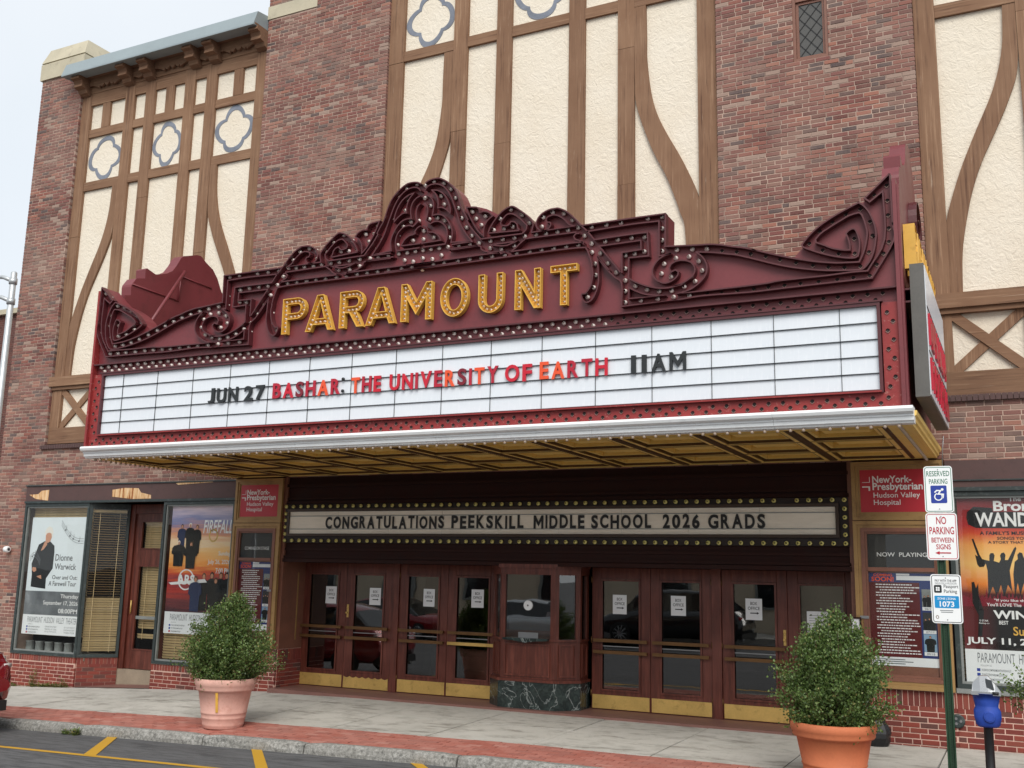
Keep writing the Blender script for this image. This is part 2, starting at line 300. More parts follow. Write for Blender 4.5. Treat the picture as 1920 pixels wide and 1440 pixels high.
# ------------------------------------------------------------------ mesh helpers
class MB:
    def __init__(s): s.v = []; s.f = []; s.mi = []; s.m = 0; s.sm = False; s.smooth = []
    def add(s, vs, fs):
        o = len(s.v); s.v += [tuple(p) for p in vs]
        for f in fs: s.f.append([o + i for i in f]); s.mi.append(s.m); s.smooth.append(s.sm)
        return s
    def box(s, x0, x1, y0, y1, z0, z1):
        if x0 > x1: x0, x1 = x1, x0
        if y0 > y1: y0, y1 = y1, y0
        if z0 > z1: z0, z1 = z1, z0
        return s.add([(x0, y0, z0), (x1, y0, z0), (x1, y1, z0), (x0, y1, z0), (x0, y0, z1), (x1, y0, z1), (x1, y1, z1), (x0, y1, z1)],
                     [(0, 3, 2, 1), (4, 5, 6, 7), (0, 1, 5, 4), (1, 2, 6, 5), (2, 3, 7, 6), (3, 0, 4, 7)])
    def bbox(s, x0, x1, y0, y1, z0, z1, b=.006):
        """box whose front (-y) edges are chamfered"""
        return s.add([(x0 + b, y0, z0 + b), (x1 - b, y0, z0 + b), (x1 - b, y0, z1 - b), (x0 + b, y0, z1 - b),
                      (x0, y0 + b, z0), (x1, y0 + b, z0), (x1, y0 + b, z1), (x0, y0 + b, z1),
                      (x0, y1, z0), (x1, y1, z0), (x1, y1, z1), (x0, y1, z1)],
                     [(0, 1, 2, 3), (4, 5, 1, 0), (5, 6, 2, 1), (6, 7, 3, 2), (7, 4, 0, 3), (8, 9, 5, 4), (9, 10, 6, 5), (10, 11, 7, 6), (11, 8, 4, 7), (8, 11, 10, 9)])
    def obox(s, c, ax, ay, az):
        c = Vector(c); ax = Vector(ax); ay = Vector(ay); az = Vector(az)
        vs = [c + i * ax + j * ay + k * az for k in (-1, 1) for i, j in ((-1, -1), (1, -1), (1, 1), (-1, 1))]
        return s.add(vs, [(0, 3, 2, 1), (4, 5, 6, 7), (0, 1, 5, 4), (1, 2, 6, 5), (2, 3, 7, 6), (3, 0, 4, 7)])
    def prism(s, poly, y0, y1, holes=()):
        """XZ polygon (with holes) extruded from y0 (front) to y1"""
        loops = [[Vector((x, z, 0)) for x, z in poly]] + [[Vector((x, z, 0)) for x, z in h] for h in holes]
        tri = tessellate_polygon(loops); flatp = [p for l in loops for p in l]
        n = len(flatp); o = len(s.v)
        s.v += [(p.x, y0, p.y) for p in flatp] + [(p.x, y1, p.y) for p in flatp]
        def put(f): s.f.append(f); s.mi.append(s.m); s.smooth.append(False)
        for t in tri:
            a, b, c = (flatp[i] for i in t)
            cw = (b - a).cross(c - a).z
            t = t if cw > 0 else (t[0], t[2], t[1])
            put([o + t[0], o + t[1], o + t[2]]); put([o + n + t[0], o + n + t[2], o + n + t[1]])
        k = 0
        for li, l in enumerate(loops):
            area = sum(l[i].x * l[(i + 1) % len(l)].y - l[(i + 1) % len(l)].x * l[i].y for i in range(len(l)))
            flip = (area < 0) != (li > 0)
            for i in range(len(l)):
                a, b = o + k + i, o + k + (i + 1) % len(l)
                put([a, a + n, b + n, b] if not flip else [b, b + n, a + n, a])
            k += len(l)
        return s
    def ribbon(s, pts, y0, y1, t):
        """thin fin following an XZ polyline, from y0 (front edge) to y1 (root)"""
        pts = [Vector((p[0], p[1])) for p in pts]
        q = [pts[0]]
        for p in pts[1:]:
            if (p - q[-1]).length > 1e-4: q.append(p)
        pts = q; closed = (pts[0] - pts[-1]).length < .004 and len(pts) > 3
        if closed: pts = pts[:-1]
        n = len(pts); o = len(s.v)
        if n < 2: return s
        for i in range(n):
            a = pts[(i - 1) % n] if (closed or i > 0) else pts[i]; b = pts[(i + 1) % n] if (closed or i < n - 1) else pts[i]
            d1 = (pts[i] - a); d2 = (b - pts[i])
            d1 = d1.normalized() if d1.length > 0 else d2.normalized(); d2 = d2.normalized() if d2.length > 0 else d1
            n1 = Vector((-d1.y, d1.x)); n2 = Vector((-d2.y, d2.x)); m = (n1 + n2)
            m = m.normalized() if m.length > 1e-6 else n1
            k = min(2.2, 1 / max(.3, m.dot(n1)))
            off = m * (t / 2 * k)
            A, B = pts[i] + off, pts[i] - off
            s.v += [(A.x, y0, A.y), (B.x, y0, B.y), (B.x, y1, B.y), (A.x, y1, A.y)]
        m_ = n if closed else n - 1
        for i in range(m_):
            a = o + 4 * i; b = o + 4 * ((i + 1) % n)
            for f in ([a, a + 1, b + 1, b], [a + 1, a + 2, b + 2, b + 1], [a + 3, a, b, b + 3]):
                s.f.append(f); s.mi.append(s.m); s.smooth.append(False)
        if not closed:
            for a, fl in ((o, 0), (o + 4 * (n - 1), 1)):
                f = [a, a + 3, a + 2, a + 1]; s.f.append(f[::-1] if fl else f); s.mi.append(s.m); s.smooth.append(False)
        return s
    def lathe(s, prof, c=(0, 0, 0), seg=24, cap=True, axis='z'):
        """profile [(r, h)...] turned about a vertical (or y) axis through c"""
        o = len(s.v); c = Vector(c)
        for r, h in prof:
            for i in range(seg):
                a = 2 * math.pi * i / seg
                p = (r * math.cos(a), r * math.sin(a), h) if axis == 'z' else ((r * math.cos(a), -h, r * math.sin(a)) if axis == 'y' else (h, r * math.cos(a), r * math.sin(a)))
                s.v.append(tuple(c + Vector(p)))
        for j in range(len(prof) - 1):
            for i in range(seg):
                a = o + j * seg + i; b = o + j * seg + (i + 1) % seg
                s.f.append([a, b, b + seg, a + seg]); s.mi.append(s.m); s.smooth.append(True)
        if cap:
            s.f.append([o + i for i in range(seg)][::-1]); s.mi.append(s.m); s.smooth.append(False)
            k = o + (len(prof) - 1) * seg
            s.f.append([k + i for i in range(seg)]); s.mi.append(s.m); s.smooth.append(False)
        return s
    def tube(s, pts, r, seg=10):
        pts = [Vector(p) for p in pts]; o = len(s.v); rr = r if isinstance(r, (list, tuple)) else [r] * len(pts)
        for i, p in enumerate(pts):
            d = (pts[min(i + 1, len(pts) - 1)] - pts[max(i - 1, 0)]).normalized()
            u = d.cross(Vector((0, 0, 1))); u = u.normalized() if u.length > .05 else Vector((1, 0, 0)); w = d.cross(u).normalized()
            for k in range(seg):
                a = 2 * math.pi * k / seg; s.v.append(tuple(p + (u * math.cos(a) + w * math.sin(a)) * rr[i]))
        for j in range(len(pts) - 1):
            for k in range(seg):
                a = o + j * seg + k; b = o + j * seg + (k + 1) % seg
                s.f.append([a, b, b + seg, a + seg]); s.mi.append(s.m); s.smooth.append(True)
        for st, rv in ((o, 1), (o + (len(pts) - 1) * seg, 0)):
            f = [st + k for k in range(seg)]; s.f.append(f[::-1] if rv else f); s.mi.append(s.m); s.smooth.append(False)
        return s
    def mesh(s, name, mats):
        me = bpy.data.meshes.new(name); me.from_pydata(s.v, [], s.f)
        for m in ([mats] if isinstance(mats, str) else mats): me.materials.append(MAT[m])
        me.polygons.foreach_set('material_index', s.mi); me.polygons.foreach_set('use_smooth', s.smooth)
        me.update(); return me
    def build(s, name, mats, parent=None, **kw):
        return link(name, s.mesh(name, mats), parent, **kw)
def link(name, me, parent=None, loc=None, **kw):
    o = bpy.data.objects.new(name, me); C.objects.link(o)
    if loc is not None: o.location = loc
    if parent is not None: adopt(o, parent)
    tag(o, **kw); return o
def world_loc(o):
    return o.location + (world_loc(o.parent) if o.parent and not o.get('_abs') else Vector())
ORIG = {}
def adopt(o, parent):
    """parent keeps world coordinates of the child (things that are not turned)"""
    o.parent = parent
    o.matrix_parent_inverse = ORIG.get(parent.name, Matrix.Identity(4)).inverted()
    if o.name not in ORIG: ORIG[o.name] = Matrix.Translation(o.location) if (o.location.length > 0) else Matrix.Identity(4)
def tag(o, label=None, cat=None, group=None, kind=None):
    if label: o['label'] = label
    if cat: o['category'] = cat
    if group: o['group'] = group
    if kind: o['kind'] = kind
    return o
def thing(name, loc, label, cat, group=None):
    o = bpy.data.objects.new(name, None); C.objects.link(o); o.empty_display_size = .1
    o.location = loc; ORIG[o.name] = Matrix.Translation(Vector(loc)); tag(o, label, cat, group); return o
def smooth_line(pts, step=6, corner=48):
    """Catmull-Rom through pts; sharp turns stay corners"""
    pts = [Vector(p) for p in pts]; n = len(pts)
    if n < 3: return pts
    runs = [[pts[0]]]
    for i in range(1, n - 1):
        a = (pts[i] - pts[i - 1]); b = (pts[i + 1] - pts[i])
        ang = math.degrees(a.angle(b)) if a.length > 0 and b.length > 0 else 0
        runs[-1].append(pts[i])
        if ang > corner: runs.append([pts[i]])
    runs[-1].append(pts[-1]); out = []
    for r in runs:
        if len(r) < 3: seg = r
        else:
            seg = []
            for i in range(len(r) - 1):
                p0 = r[i - 1] if i > 0 else r[i] * 2 - r[i + 1]; p1, p2 = r[i], r[i + 1]; p3 = r[i + 2] if i + 2 < len(r) else r[i + 1] * 2 - r[i]
                for k in range(step):
                    t = k / step
                    seg.append(.5 * ((2 * p1) + (p2 - p0) * t + (2 * p0 - 5 * p1 + 4 * p2 - p3) * t * t + (3 * p1 - p0 - 3 * p2 + p3) * t ** 3))
            seg.append(r[-1])
        out += seg if not out else seg[1:]
    return out
# ------------------------------------------------------------------ lettering: all strings are laid out first, converted in one pass at the end
TXT = []
def text(body, box, O, ex, ez, depth, mat, parent, name='lettering', bold=.0, keep=False, lines=False, align=None, kind=None, label=None, cat=None, group=None, shear=0, top=False, seg=3):
    """fit body into box (u0,u1,v0,v1) of the plane O + u*ex + v*ez, raised by depth along its normal. keep: keep glyph proportions (height rules)"""
    c = bpy.data.curves.new('lettering', 'FONT'); c.body = body; c.size = 1; c.offset = bold; c.resolution_u = seg; c.shear = shear
    if '\n' in body:
        c.align_x = align or 'LEFT'; c.space_line = .95
    o = bpy.data.objects.new('lettering_src', c); C.objects.link(o)
    TXT.append((o, box, Vector(O), Vector(ex).normalized(), Vector(ez).normalized(), depth, mat, parent, name, keep, kind, label, cat, group, align, top))
def flush_text():
    bpy.context.view_layer.update()
    dg = bpy.context.evaluated_depsgraph_get(); made = []
    for (o, box, O, ex, ez, depth, mat, parent, name, keep, kind, label, cat, group, align, top) in TXT:
        me = bpy.data.meshes.new_from_object(o.evaluated_get(dg)); vs = [v.co.copy() for v in me.vertices]
        if not vs: continue
        fs = [list(p.vertices) for p in me.polygons]; bpy.data.meshes.remove(me)
        x0 = min(v.x for v in vs); x1 = max(v.x for v in vs); y0 = min(v.y for v in vs); y1 = max(v.y for v in vs)
        u0, u1, v0, v1 = box; su = (u1 - u0) / max(1e-6, x1 - x0); sv = (v1 - v0) / max(1e-6, y1 - y0)
        if keep:
            su = min(su, sv); sv = su if keep == 1 else sv
            w = (x1 - x0) * su
            if align == 'RIGHT': u0 = u1 - w
            elif align == 'CENTER': u0 = (u0 + u1) / 2 - w / 2
        nrm = ex.cross(ez); n = len(vs)
        def pos(v, d): return O + ex * (u0 + (v.x - x0) * su) + ez * (v0 + (v.y - y0) * sv) + nrm * d
        b = MB(); V = [pos(v, depth) for v in vs]
        if depth > .004:
            ed = {}
            for f in fs:
                for i in range(len(f)):
                    a, c2 = f[i], f[(i + 1) % len(f)]; k = (min(a, c2), max(a, c2)); ed.setdefault(k, []).append((a, c2))
            V += [pos(v, 0) for v in vs]; side = []
            for k, l in ed.items():
                if len(l) == 1: a, c2 = l[0]; side.append([c2, a, a + n, c2 + n])
            b.add(V, fs + side)
        else: b.add(V, fs)
        ob = b.build(name, mat, parent, label=label, cat=cat, group=group, kind=kind)
        made.append(ob)
    for t in TXT:
        c = t[0].data; bpy.data.objects.remove(t[0]); bpy.data.curves.remove(c)
    return made
FX, FZ = (1, 0, 0), (0, 0, 1)      # lettering that faces the street: normal is ex x ez = -y
# ------------------------------------------------------------------ ground
def zw(x):                       # sidewalk height along the facade
    return 0.0 if x > -4 else max(-.5, .05 * (x + 4.0))
def zk(x):                       # top of the kerb
    return -.045 + .006 * (x - 1.0) if x > 1.0 else max(-.5, -.07 + .025 * x)
YK = -3.5
def zs(x, y):                    # sidewalk surface
    t = min(1, max(0, -y / 3.5)); return zw(x) * (1 - t) + zk(x) * t
def zr(x, y):                    # road surface
    d = YK - .16 - y
    return zk(x) - .125 + min(.2, .018 * max(0, d))
def on(px, py, fz, n=25):        # pixel on a ground surface
    z = 0.0
    for _ in range(n):
        p = PZ(px, py, z); z = fz(p.x, p.y)
    return PZ(px, py, z)
g = MB(); g.add([(-400, -400, -.95), (400, -400, -.95), (400, 400, -.95), (-400, 400, -.95)], [(0, 1, 2, 3)])
g.build('ground', 'asphalt', kind='structure')
xs = [-40 + i * 1.0 for i in range(81)]; ys = [YK - .14, -4.2, -5, -6.5, -8.5, -11, -14, -17.2]
g = MB(); g.add([(x, y, zr(x, y)) for x in xs for y in ys], [(i * 8 + j, i * 8 + j + 1, i * 8 + j + 9, i * 8 + j + 8) for i in range(80) for j in range(7)])
road = g.build('road', 'asphalt', kind='structure')
# far pavement behind the camera
g = MB(); g.box(-40, 40, -20.2, -17.2, -.9, .16); g.build('far_sidewalk', 'concrete', kind='structure')
# sidewalk bed, slabs, brick band, kerb stones
sw = MB(); sw.add([(x, y, zs(x, y) - .03) for x in xs for y in (.6, 0, -1.8, YK)], [(i * 4 + j, i * 4 + j + 1, i * 4 + j + 5, i * 4 + j + 4) for i in range(80) for j in range(3)])
sidewalk = sw.build('sidewalk', 'joint', kind='structure')
x = 1.32 - 1.5 * 14
while x < 14:
    for ya, yb in ((-.02, -1.31), (-1.33, -2.57)):
        x0, x1 = x + .009, x + 1.491
        if x1 > -4.6 and x0 < 4.6 and ya > -.5: ya2 = -.16
        else: ya2 = ya
        b = MB(); T = [(x0, ya2), (x1, ya2), (x1, yb), (x0, yb)]
        dz = random.uniform(-.003, .004)
        tilt = random.uniform(-.003, .003)
        vs = [(a, c, zs(a, c) + dz + tilt * (a - x)) for a, c in T] + [(a, c, zs(a, c) - .04) for a, c in T]
        b.add(vs, [(3, 2, 1, 0), (0, 1, 5, 4), (1, 2, 6, 5), (2, 3, 7, 6), (3, 0, 4, 7)])
        o = b.build('slab', 'concrete', sidewalk)
    x += 1.5
b = MB(); xx = -16.0
rowsY = [-2.59 - i * .1013 for i in range(9)]
for r_, y in enumerate(rowsY):
    xx = -18 + (r_ % 2) * .1
    while xx < 13:
        x0, x1 = xx + .004, xx + .199; y0, y1 = y, y - .0945; h = random.uniform(-.003, .003)
        vs = [(x0, y0), (x1, y0), (x1, y1), (x0, y1)]
        b.add([(p, q, zs(p, q) + .001 + h) for p, q in vs] + [(p, q, zs(p, q) - .03) for p, q in vs], [(3, 2, 1, 0), (0, 1, 5, 4), (1, 2, 6, 5), (2, 3, 7, 6), (3, 0, 4, 7)])
        xx += .2035
b.build('brick_paving', 'paver', sidewalk, kind='stuff')
xx = -19.0
while xx < 13:
    L = random.uniform(1.5, 2.3); b = MB(); x0, x1 = xx + .012, xx + L - .012
    n = 9; rows = []
    for i in range(n):
        p = x0 + (x1 - x0) * i / (n - 1); j = lambda a: random.uniform(-a, a)
        e = .018 if i in (0, n - 1) else 0
        rows.append([(p, YK + .004, zk(p) - .06), (p, YK + .004, zk(p) + .002 - e), (p, YK - .10 + j(.004), zk(p) + .006 + j(.004) - e), (p, YK - .145 + j(.01) + e, zk(p) - .025 + j(.008)), (p, YK - .165 + j(.01) + e, zk(p) - .08 + j(.006)), (p, YK - .165, zk(p) - .22)])
    for i in range(n - 1):
        for k in range(5): b.add([rows[i][k], rows[i + 1][k], rows[i + 1][k + 1], rows[i][k + 1]], [(0, 1, 2, 3)])
    for rw in (rows[0], rows[-1]): b.add(rw, [tuple(range(6))])
    o = b.build('kerb_stone', 'granite', sidewalk); xx += L
# yellow parking marks on the asphalt
def roadquad(pts, name, lab):
    b = MB(); vs = []
    for p in pts: q = on(p[0], p[1], zr); vs.append((q.x, q.y, zr(q.x, q.y) + .005))
    b.add(vs, [tuple(range(len(vs)))]); o = b.build(name, 'road_yellow', label=lab, cat='road marking'); return o
roadquad([(208, 1377.5), (227, 1377), (178, 1418), (156, 1415.5)], 'stall_tick', 'slanted yellow parking tick by the kerb weeds')
roadquad([(470, 1400), (489, 1400.5), (506, 1452), (481, 1450)], 'stall_tick', 'yellow parking tick in front of the pale planter')
roadquad([(763, 1426.5), (784, 1427), (832, 1462), (808, 1460)], 'stall_tick', 'yellow parking tick cut by the bottom edge of the picture')
b = MB(); P0 = on(0, 1400, zr); P1 = on(392, 1440, zr); d = (P1 - P0); d.z = 0; d.normalize(); nrm = Vector((-d.y, d.x, 0)) * .05
A = P0 - d * 6; n = 30; vs = []
for i in range(n + 1):
    q = A + d * (16 * i / n)
    for sgn in (1, -1):
        w = q + nrm * sgn; vs.append((w.x, w.y, zr(w.x, w.y) + .0035))
b.add(vs, [(2 * i + 1, 2 * i + 3, 2 * i + 2, 2 * i) for i in range(n)])
b.build('stall_line', 'road_yellow', label='long thin yellow stall line running along the road', cat='road marking')
# ------------------------------------------------------------------ theatre building
theatre = thing('theatre_building', (0, 1.2, 0), 'brick theatre with cream stucco and brown timber panels', 'building')
CO = .0677; ST = .2135
BR_MESH = {}
def brick_mesh(L, H, dep, mat):
    k = (round(L, 3), round(H, 3), round(dep, 2), mat)
    if k not in BR_MESH:
        b = MB(); b.bbox(-L / 2, L / 2, 0, dep, -H / 2, H / 2, .004); BR_MESH[k] = b.mesh('brick', mat)
    return BR_MESH[k]
N_IND = [0]
def brickwork(parent, x0, x1, z0, z1, mat='brick_upper', mort='mortar_upper', y=0.0, holes=(), ind=None, depth=.06, ends=(0, 0), bond=6, base=None, name='brick_pier', soldier=0, wall_back=.5):
    """wall part with a recessed mortar body; every brick is a solid. ind(x,z): build as an object of its own"""
    m = MB()
    lo = min(z0, base(x0), base(x1)) if base else z0
    cuts = sorted({lo, z1, *[h for hh in holes for h in hh[2:4] if lo < h < z1]})
    for a, c in zip(cuts[:-1], cuts[1:]):
        segs = [(x0 + (.008 if ends[0] else 0), x1 - (.008 if ends[1] else 0))]
        for hx0, hx1, hz0, hz1 in holes:
            if hz0 <= a + 1e-6 and hz1 >= c - 1e-6:
                segs = [s2 for s in segs for s2 in (((s[0], hx0), (hx1, s[1])) if s[0] < hx0 and hx1 < s[1] else ((s[0], hx0),) if s[0] < hx0 < s[1] else ((hx1, s[1]),) if s[0] < hx1 < s[1] else (s,))]
        for s0, s1 in segs: m.box(s0, s1, y + .006, y + wall_back, a, c)
    part = m.build(name, mort, parent)
    b = MB(); k0 = math.floor(lo / CO)
    sol = soldier
    k = k0
    while True:
        za = k * CO + .006; zb = za + .0557
        if za > z1 - .02: break
        zb = min(zb, z1 - .002)
        if sol and zb > z1 - sol + .01: break
        if zb - za < .02: k += 1; continue
        header = (k % bond == 0)
        off = (k % 2) * ST / 2 + (k * .013) % .03
        x = x0 - off; i = 0
        while x < x1:
            L = (ST if not header or i % 2 else ST / 2); i += 1
            a, c = max(x0, x) + (.0065 if x > x0 else 0), min(x1, x + L) - (.0065 if x + L < x1 else 0)
            x += L
            if c - a < .025: continue
            xm, zm = (a + c) / 2, (za + zb) / 2
            if base and zb < base(xm) - .01: continue
            if any(h[0] < c and h[1] > a and h[2] < zb and h[3] > za for h in holes):
                cl = [(a, c)]
                for h in holes:
                    if h[2] < zb and h[3] > za:
                        cl = [q for p in cl for q in ((p[0], min(p[1], h[0])), (max(p[0], h[1]), p[1])) if q[1] - q[0] > .02]
            else: cl = [(a, c)]
            for a2, c2 in cl:
                jy = random.uniform(-.0025, .003); dep = depth
                if (ends[0] and a2 < x0 + .01) or (ends[1] and c2 > x1 - .01): dep = max(depth, .2)
                if ind and ind((a2 + c2) / 2, zm) and N_IND[0] < 300:
                    N_IND[0] += 1
                    o = link('brick', brick_mesh(c2 - a2, zb - za, dep, mat), part, loc=((a2 + c2) / 2, y + jy, zm))
                else:
                    t = random.uniform(-.002, .002)
                    b.bbox(a2, c2, y + jy, y + dep, za + t, zb + t, .004)
        k += 1
    if sol:
        x = x0; zt = z1
        while x < x1 - .02:
            a, c = x + .004, min(x1, x + .0677) - .004; jy = random.uniform(-.002, .003)
            if ind and ind((a + c) / 2, zt - sol / 2) and N_IND[0] < 300:
                N_IND[0] += 1; link('brick', brick_mesh(c - a, sol - .014, depth, mat), part, loc=((a + c) / 2, y + jy, zt - sol / 2))
            else: b.bbox(a, c, y + jy, y + depth, zt - sol + .008, zt - .006, .004)
            x += .0677
    if b.v: b.build('brickwork', mat, part, kind='stuff')
    return part
GB = lambda xx: zs(xx, 0) - .02
# brick piers and bands; the nearest bricks are objects of their own
near = lambda xx, zz: xx > 4.75
brickwork(theatre, 5.95, 11.0, -.1, .66, 'brick_lower', 'mortar_lower', base=GB, soldier=.2, ind=near, name='window_base', ends=(0, 0))
brickwork(theatre, 4.77, 5.95, -.1, .66, 'brick_lower', 'mortar_lower', y=-.02, base=GB, soldier=.2, ind=near, name='case_base', ends=(1, 0))
brickwork(theatre, -5.81, -4.73, -.2, .66, 'brick_lower', 'mortar_lower', y=-.02, base=GB, soldier=.2, name='case_base', ends=(0, 1))
brickwork(theatre, -11.35, -9.52, -.5, .265, 'brick_lower', 'mortar_lower', base=GB, soldier=.12, name='window_base', ends=(0, 1))
brickwork(theatre, -7.58, -5.81, -.4, .265, 'brick_lower', 'mortar_lower', base=GB, soldier=.12, name='window_base', ends=(1, 0))
WIN = (4.2, 4.71, 9.545, 11.4)
brickwork(theatre, 3.04, 5.87, 4.9, 13.4, holes=(WIN,), ind=lambda a, c: c < 9.3 and a > 3.3 and N_IND[0] < 300, ends=(1, 1))
brickwork(theatre, -5.87, -3.02, 4.6, 12.62, ends=(1, 1))
brickwork(theatre, -4.7, -3.02, 12.62, 13.7, ends=(0, 1)); brickwork(theatre, -5.87, -4.7, 12.9, 13.7, ends=(1, 0))
brickwork(theatre, -12.27, -10.98, 4.38, 12.64, ends=(1, 1))
brickwork(theatre, -12.27, -5.87, 3.56, 4.38, name='brick_band', ends=(1, 0))
brickwork(theatre, -5.87, 5.95, 3.63, 4.6, name='brick_band')
brickwork(theatre, 5.95, 11.0, 3.57, 4.42, name='brick_band')
brickwork(theatre, -12.27, -11.35, -.6, 3.56, base=GB, name='brick_pier', ends=(1, 0))
# rowlock sills of dark headers under the timber panels
for xa, xb, zt in ((-11.06, -5.87, 4.40), (5.87, 11.0, 4.43)):
    b = MB(); x = xa
    while x < xb - .03:
        a, c = x + .004, min(xb, x + .0677) - .004
        b.add([(a, -.055, zt - .095), (c, -.055, zt - .095), (c, -.055, zt - .02), (a, -.055, zt - .02), (a, .12, zt - .095), (c, .12, zt - .095), (c, .12, zt + .02), (a, .12, zt + .02)],
              [(0, 1, 2, 3), (3, 2, 6, 7), (0, 4, 5, 1), (1, 5, 6, 2), (4, 0, 3, 7)]); x += .0677
    o = b.build('sill', 'header_brown', theatre); 
# hidden shell: keeps light out of the rooms
b = MB()
b.box(-12.25, 11.5, .6, 14, 12.2, 12.4); b.box(-12.2, -12.0, .5, 14, -.8, 12.4); b.box(11.0, 11.5, .5, 14, -.8, 12.4); b.box(-12.25, 11.5, 13.8, 14, -.8, 12.4)
b.box(-12.2, 11.4, .95, 1.1, 3.6, 13.3)
b.build('shell', 'mortar_upper', theatre)
# upper right of pier 2 / parapets that peek over the top
b = MB(); b.box(-5.885, -4.69, -.012, .5, 12.625, 12.895); b.build('stone_band', 'stone', theatre)
# left pier stone cap with splayed top
b = MB(); x0, x1, y0, y1 = -12.31, -10.95, -.04, .95
b.box(x0, x1, y0, y1, 12.64, 13.02)
b.box(x0 + .03, x1 - .03, y0 + .03, y1 - .03, 13.02, 13.05)
b.add([(x0, y0, 13.05), (x1, y0, 13.05), (x1, y1, 13.05), (x0, y1, 13.05), (x0 + .09, y0 + .13, 13.42), (x1 - .09, y0 + .13, 13.42), (x1 - .09, y1 - .1, 13.42), (x0 + .09, y1 - .1, 13.42)],
      [(0, 1, 5, 4), (1, 2, 6, 5), (2, 3, 7, 6), (3, 0, 4, 7), (4, 5, 6, 7), (0, 3, 2, 1)])
b.build('stone_cap', 'stone', theatre)
# ------------------------------------------------------------------ half-timbered panels
def mirror(pts, xc): return [(2 * xc - a, c) for a, c in pts]
def quatrefoil(xc, zc, rx, rz, n=72):
    out = []
    for i in range(n):
        a = 2 * math.pi * i / n
        k = abs(math.cos(2 * a))
        r = .74 + .26 * k ** .9 + .03 * math.sin(5 * a + xc)
        c_, s_ = math.cos(a), math.sin(a)
        out.append((xc + rx * r * c_, zc + rz * r * s_))
    return out
def timber_panel(xc, hw, zbot, ztop, zq0, zq1, posts, brace, toprow=None, lower=True, studs=()):
    """posts: offsets (inner, outer) of the uprights, mirrored; brace: outer and inner edge of the curved brace"""
    st = MB(); st.box(xc - hw, xc + hw, .12, .5, zbot, ztop)
    panel = st.build('timber_panel', 'stucco', theatre)
    YF, YB = .062, .125
    def beam(poly, mat, yf=YF):
        yf = yf + random.uniform(-.006, .006)
        b = MB(); b.prism(poly, yf, YB); return b.build('timber', mat, panel)
    def rect(a, c, z0, z1, mat, yf=YF): return beam([(a, z0), (c, z0), (c, z1), (a, z1)], mat, yf)
    zl = 5.80 if lower else zbot
    for i, (pi, po) in enumerate(posts):
        for s_ in (-1, 1):
            a, c = sorted((xc + s_ * pi, xc + s_ * po))
            z = zl
            cuts = [zl] + sorted(random.uniform(zl + 1.5, ztop - 1) for _ in range(1 + (i % 2))) + [ztop]
            for za, zb in zip(cuts[:-1], cuts[1:]):          # uprights are spliced from lengths
                rect(a, c, za + .003, zb - .003, 'wood_upright', YF - .006 if i == 0 else YF)
    xsn = sorted([xc - hw, xc + hw] + [xc + s_ * v for p in posts for v in p for s_ in (-1, 1)])
    bays = []
    e = sorted([(xc + s_ * sorted(p)[0], xc + s_ * sorted(p)[1]) if s_ > 0 else (xc - sorted(p)[1], xc - sorted(p)[0]) for p in posts for s_ in (-1, 1)])
    for (a0, a1), (b0, b1) in zip(e[:-1], e[1:]): bays.append((a1, b0))
    rails = [(zq0 - .19, zq0)]
    if toprow: rails += [(zq1, toprow[0]), (toprow[1], ztop)]
    for a, c in bays:
        for z0, z1 in rails:
            rect(a + .002, c - .002, z0, z1, 'wood_level', YF + .006)
    if toprow:
        for sx in studs: rect(xc + sx - .115, xc + sx + .115, toprow[0] + .002, toprow[1] - .002, 'wood_upright', YF + .004)
    for a, c in bays:                                        # blue-grey painted quatrefoils in the wide bays
        if c - a > .78 and zq1 > zq0 + .5:
            w, h_ = (c - a) / 2, (zq1 - zq0) / 2; b = MB(); mx, mz = (a + c) / 2, (zq0 + zq1) / 2
            b.prism(quatrefoil(mx, mz, w * .97, h_ * .97), .112, .125, [quatrefoil(mx, mz, w * .77, h_ * .77)])
            b.build('quatrefoil', 'quatre_blue', panel)
    outer, inner = brace
    for s_ in (-1, 1):
        o_ = smooth_line([(v, z) for v, z in outer], 5); i_ = smooth_line([(v, z) for v, z in inner], 5)
        poly = [(xc + s_ * p[0], p[1]) for p in o_] + [(xc + s_ * p[0], p[1]) for p in reversed(i_)]
        beam(poly, 'wood_upright', YF + .008)
    if lower:                                                # moulded rail and the crossed panel under it
        b = MB(); b.prism([(xc - hw - .05, 5.60), (xc + hw + .05, 5.60), (xc + hw + .05, 5.80), (xc - hw - .05, 5.80)], -.02, .13); b.build('timber', 'wood_level', panel)
        b = MB(); b.box(xc - hw, xc + hw, .02, .13, 5.53, 5.6); b.build('timber', 'wood_shade', panel)
        z0, z1 = 4.42, 5.53
        rect(xc - hw, xc + hw, z0, 4.745, 'wood_shade', YF)
        nb = 4; w = 2 * hw / nb
        for i in range(nb + 1):
            m = xc - hw + i * w; a, c = max(xc - hw, m - .14 if i else m), min(xc + hw, m + .14 if i < nb else m)
            if i == 0: c = m + .27
            if i == nb: a = m - .27
            rect(a, c, 4.746, 5.529, 'wood_upright', YF - .004)
        for i in range(nb):
            a = xc - hw + i * w + (.27 if i == 0 else .14); c = xc - hw + (i + 1) * w - (.27 if i == nb - 1 else .14)
            t = .13
            dx, dz = c - a, 5.529 - 4.746; L = math.hypot(dx, dz); ox, oz = t / 2 * L / dz, t / 2 * L / dx
            beam([(a, 5.529 - oz), (a, 5.529), (a + ox, 5.529), (c, 4.746 + oz), (c, 4.746), (c - ox, 4.746)], 'wood_level', YF + .006)
            beam([(a, 4.746 + oz), (a, 4.746), (a + ox, 4.746), (c, 5.529 - oz), (c, 5.529), (c - ox, 5.529)], 'wood_upright', YF + .018)
    return panel
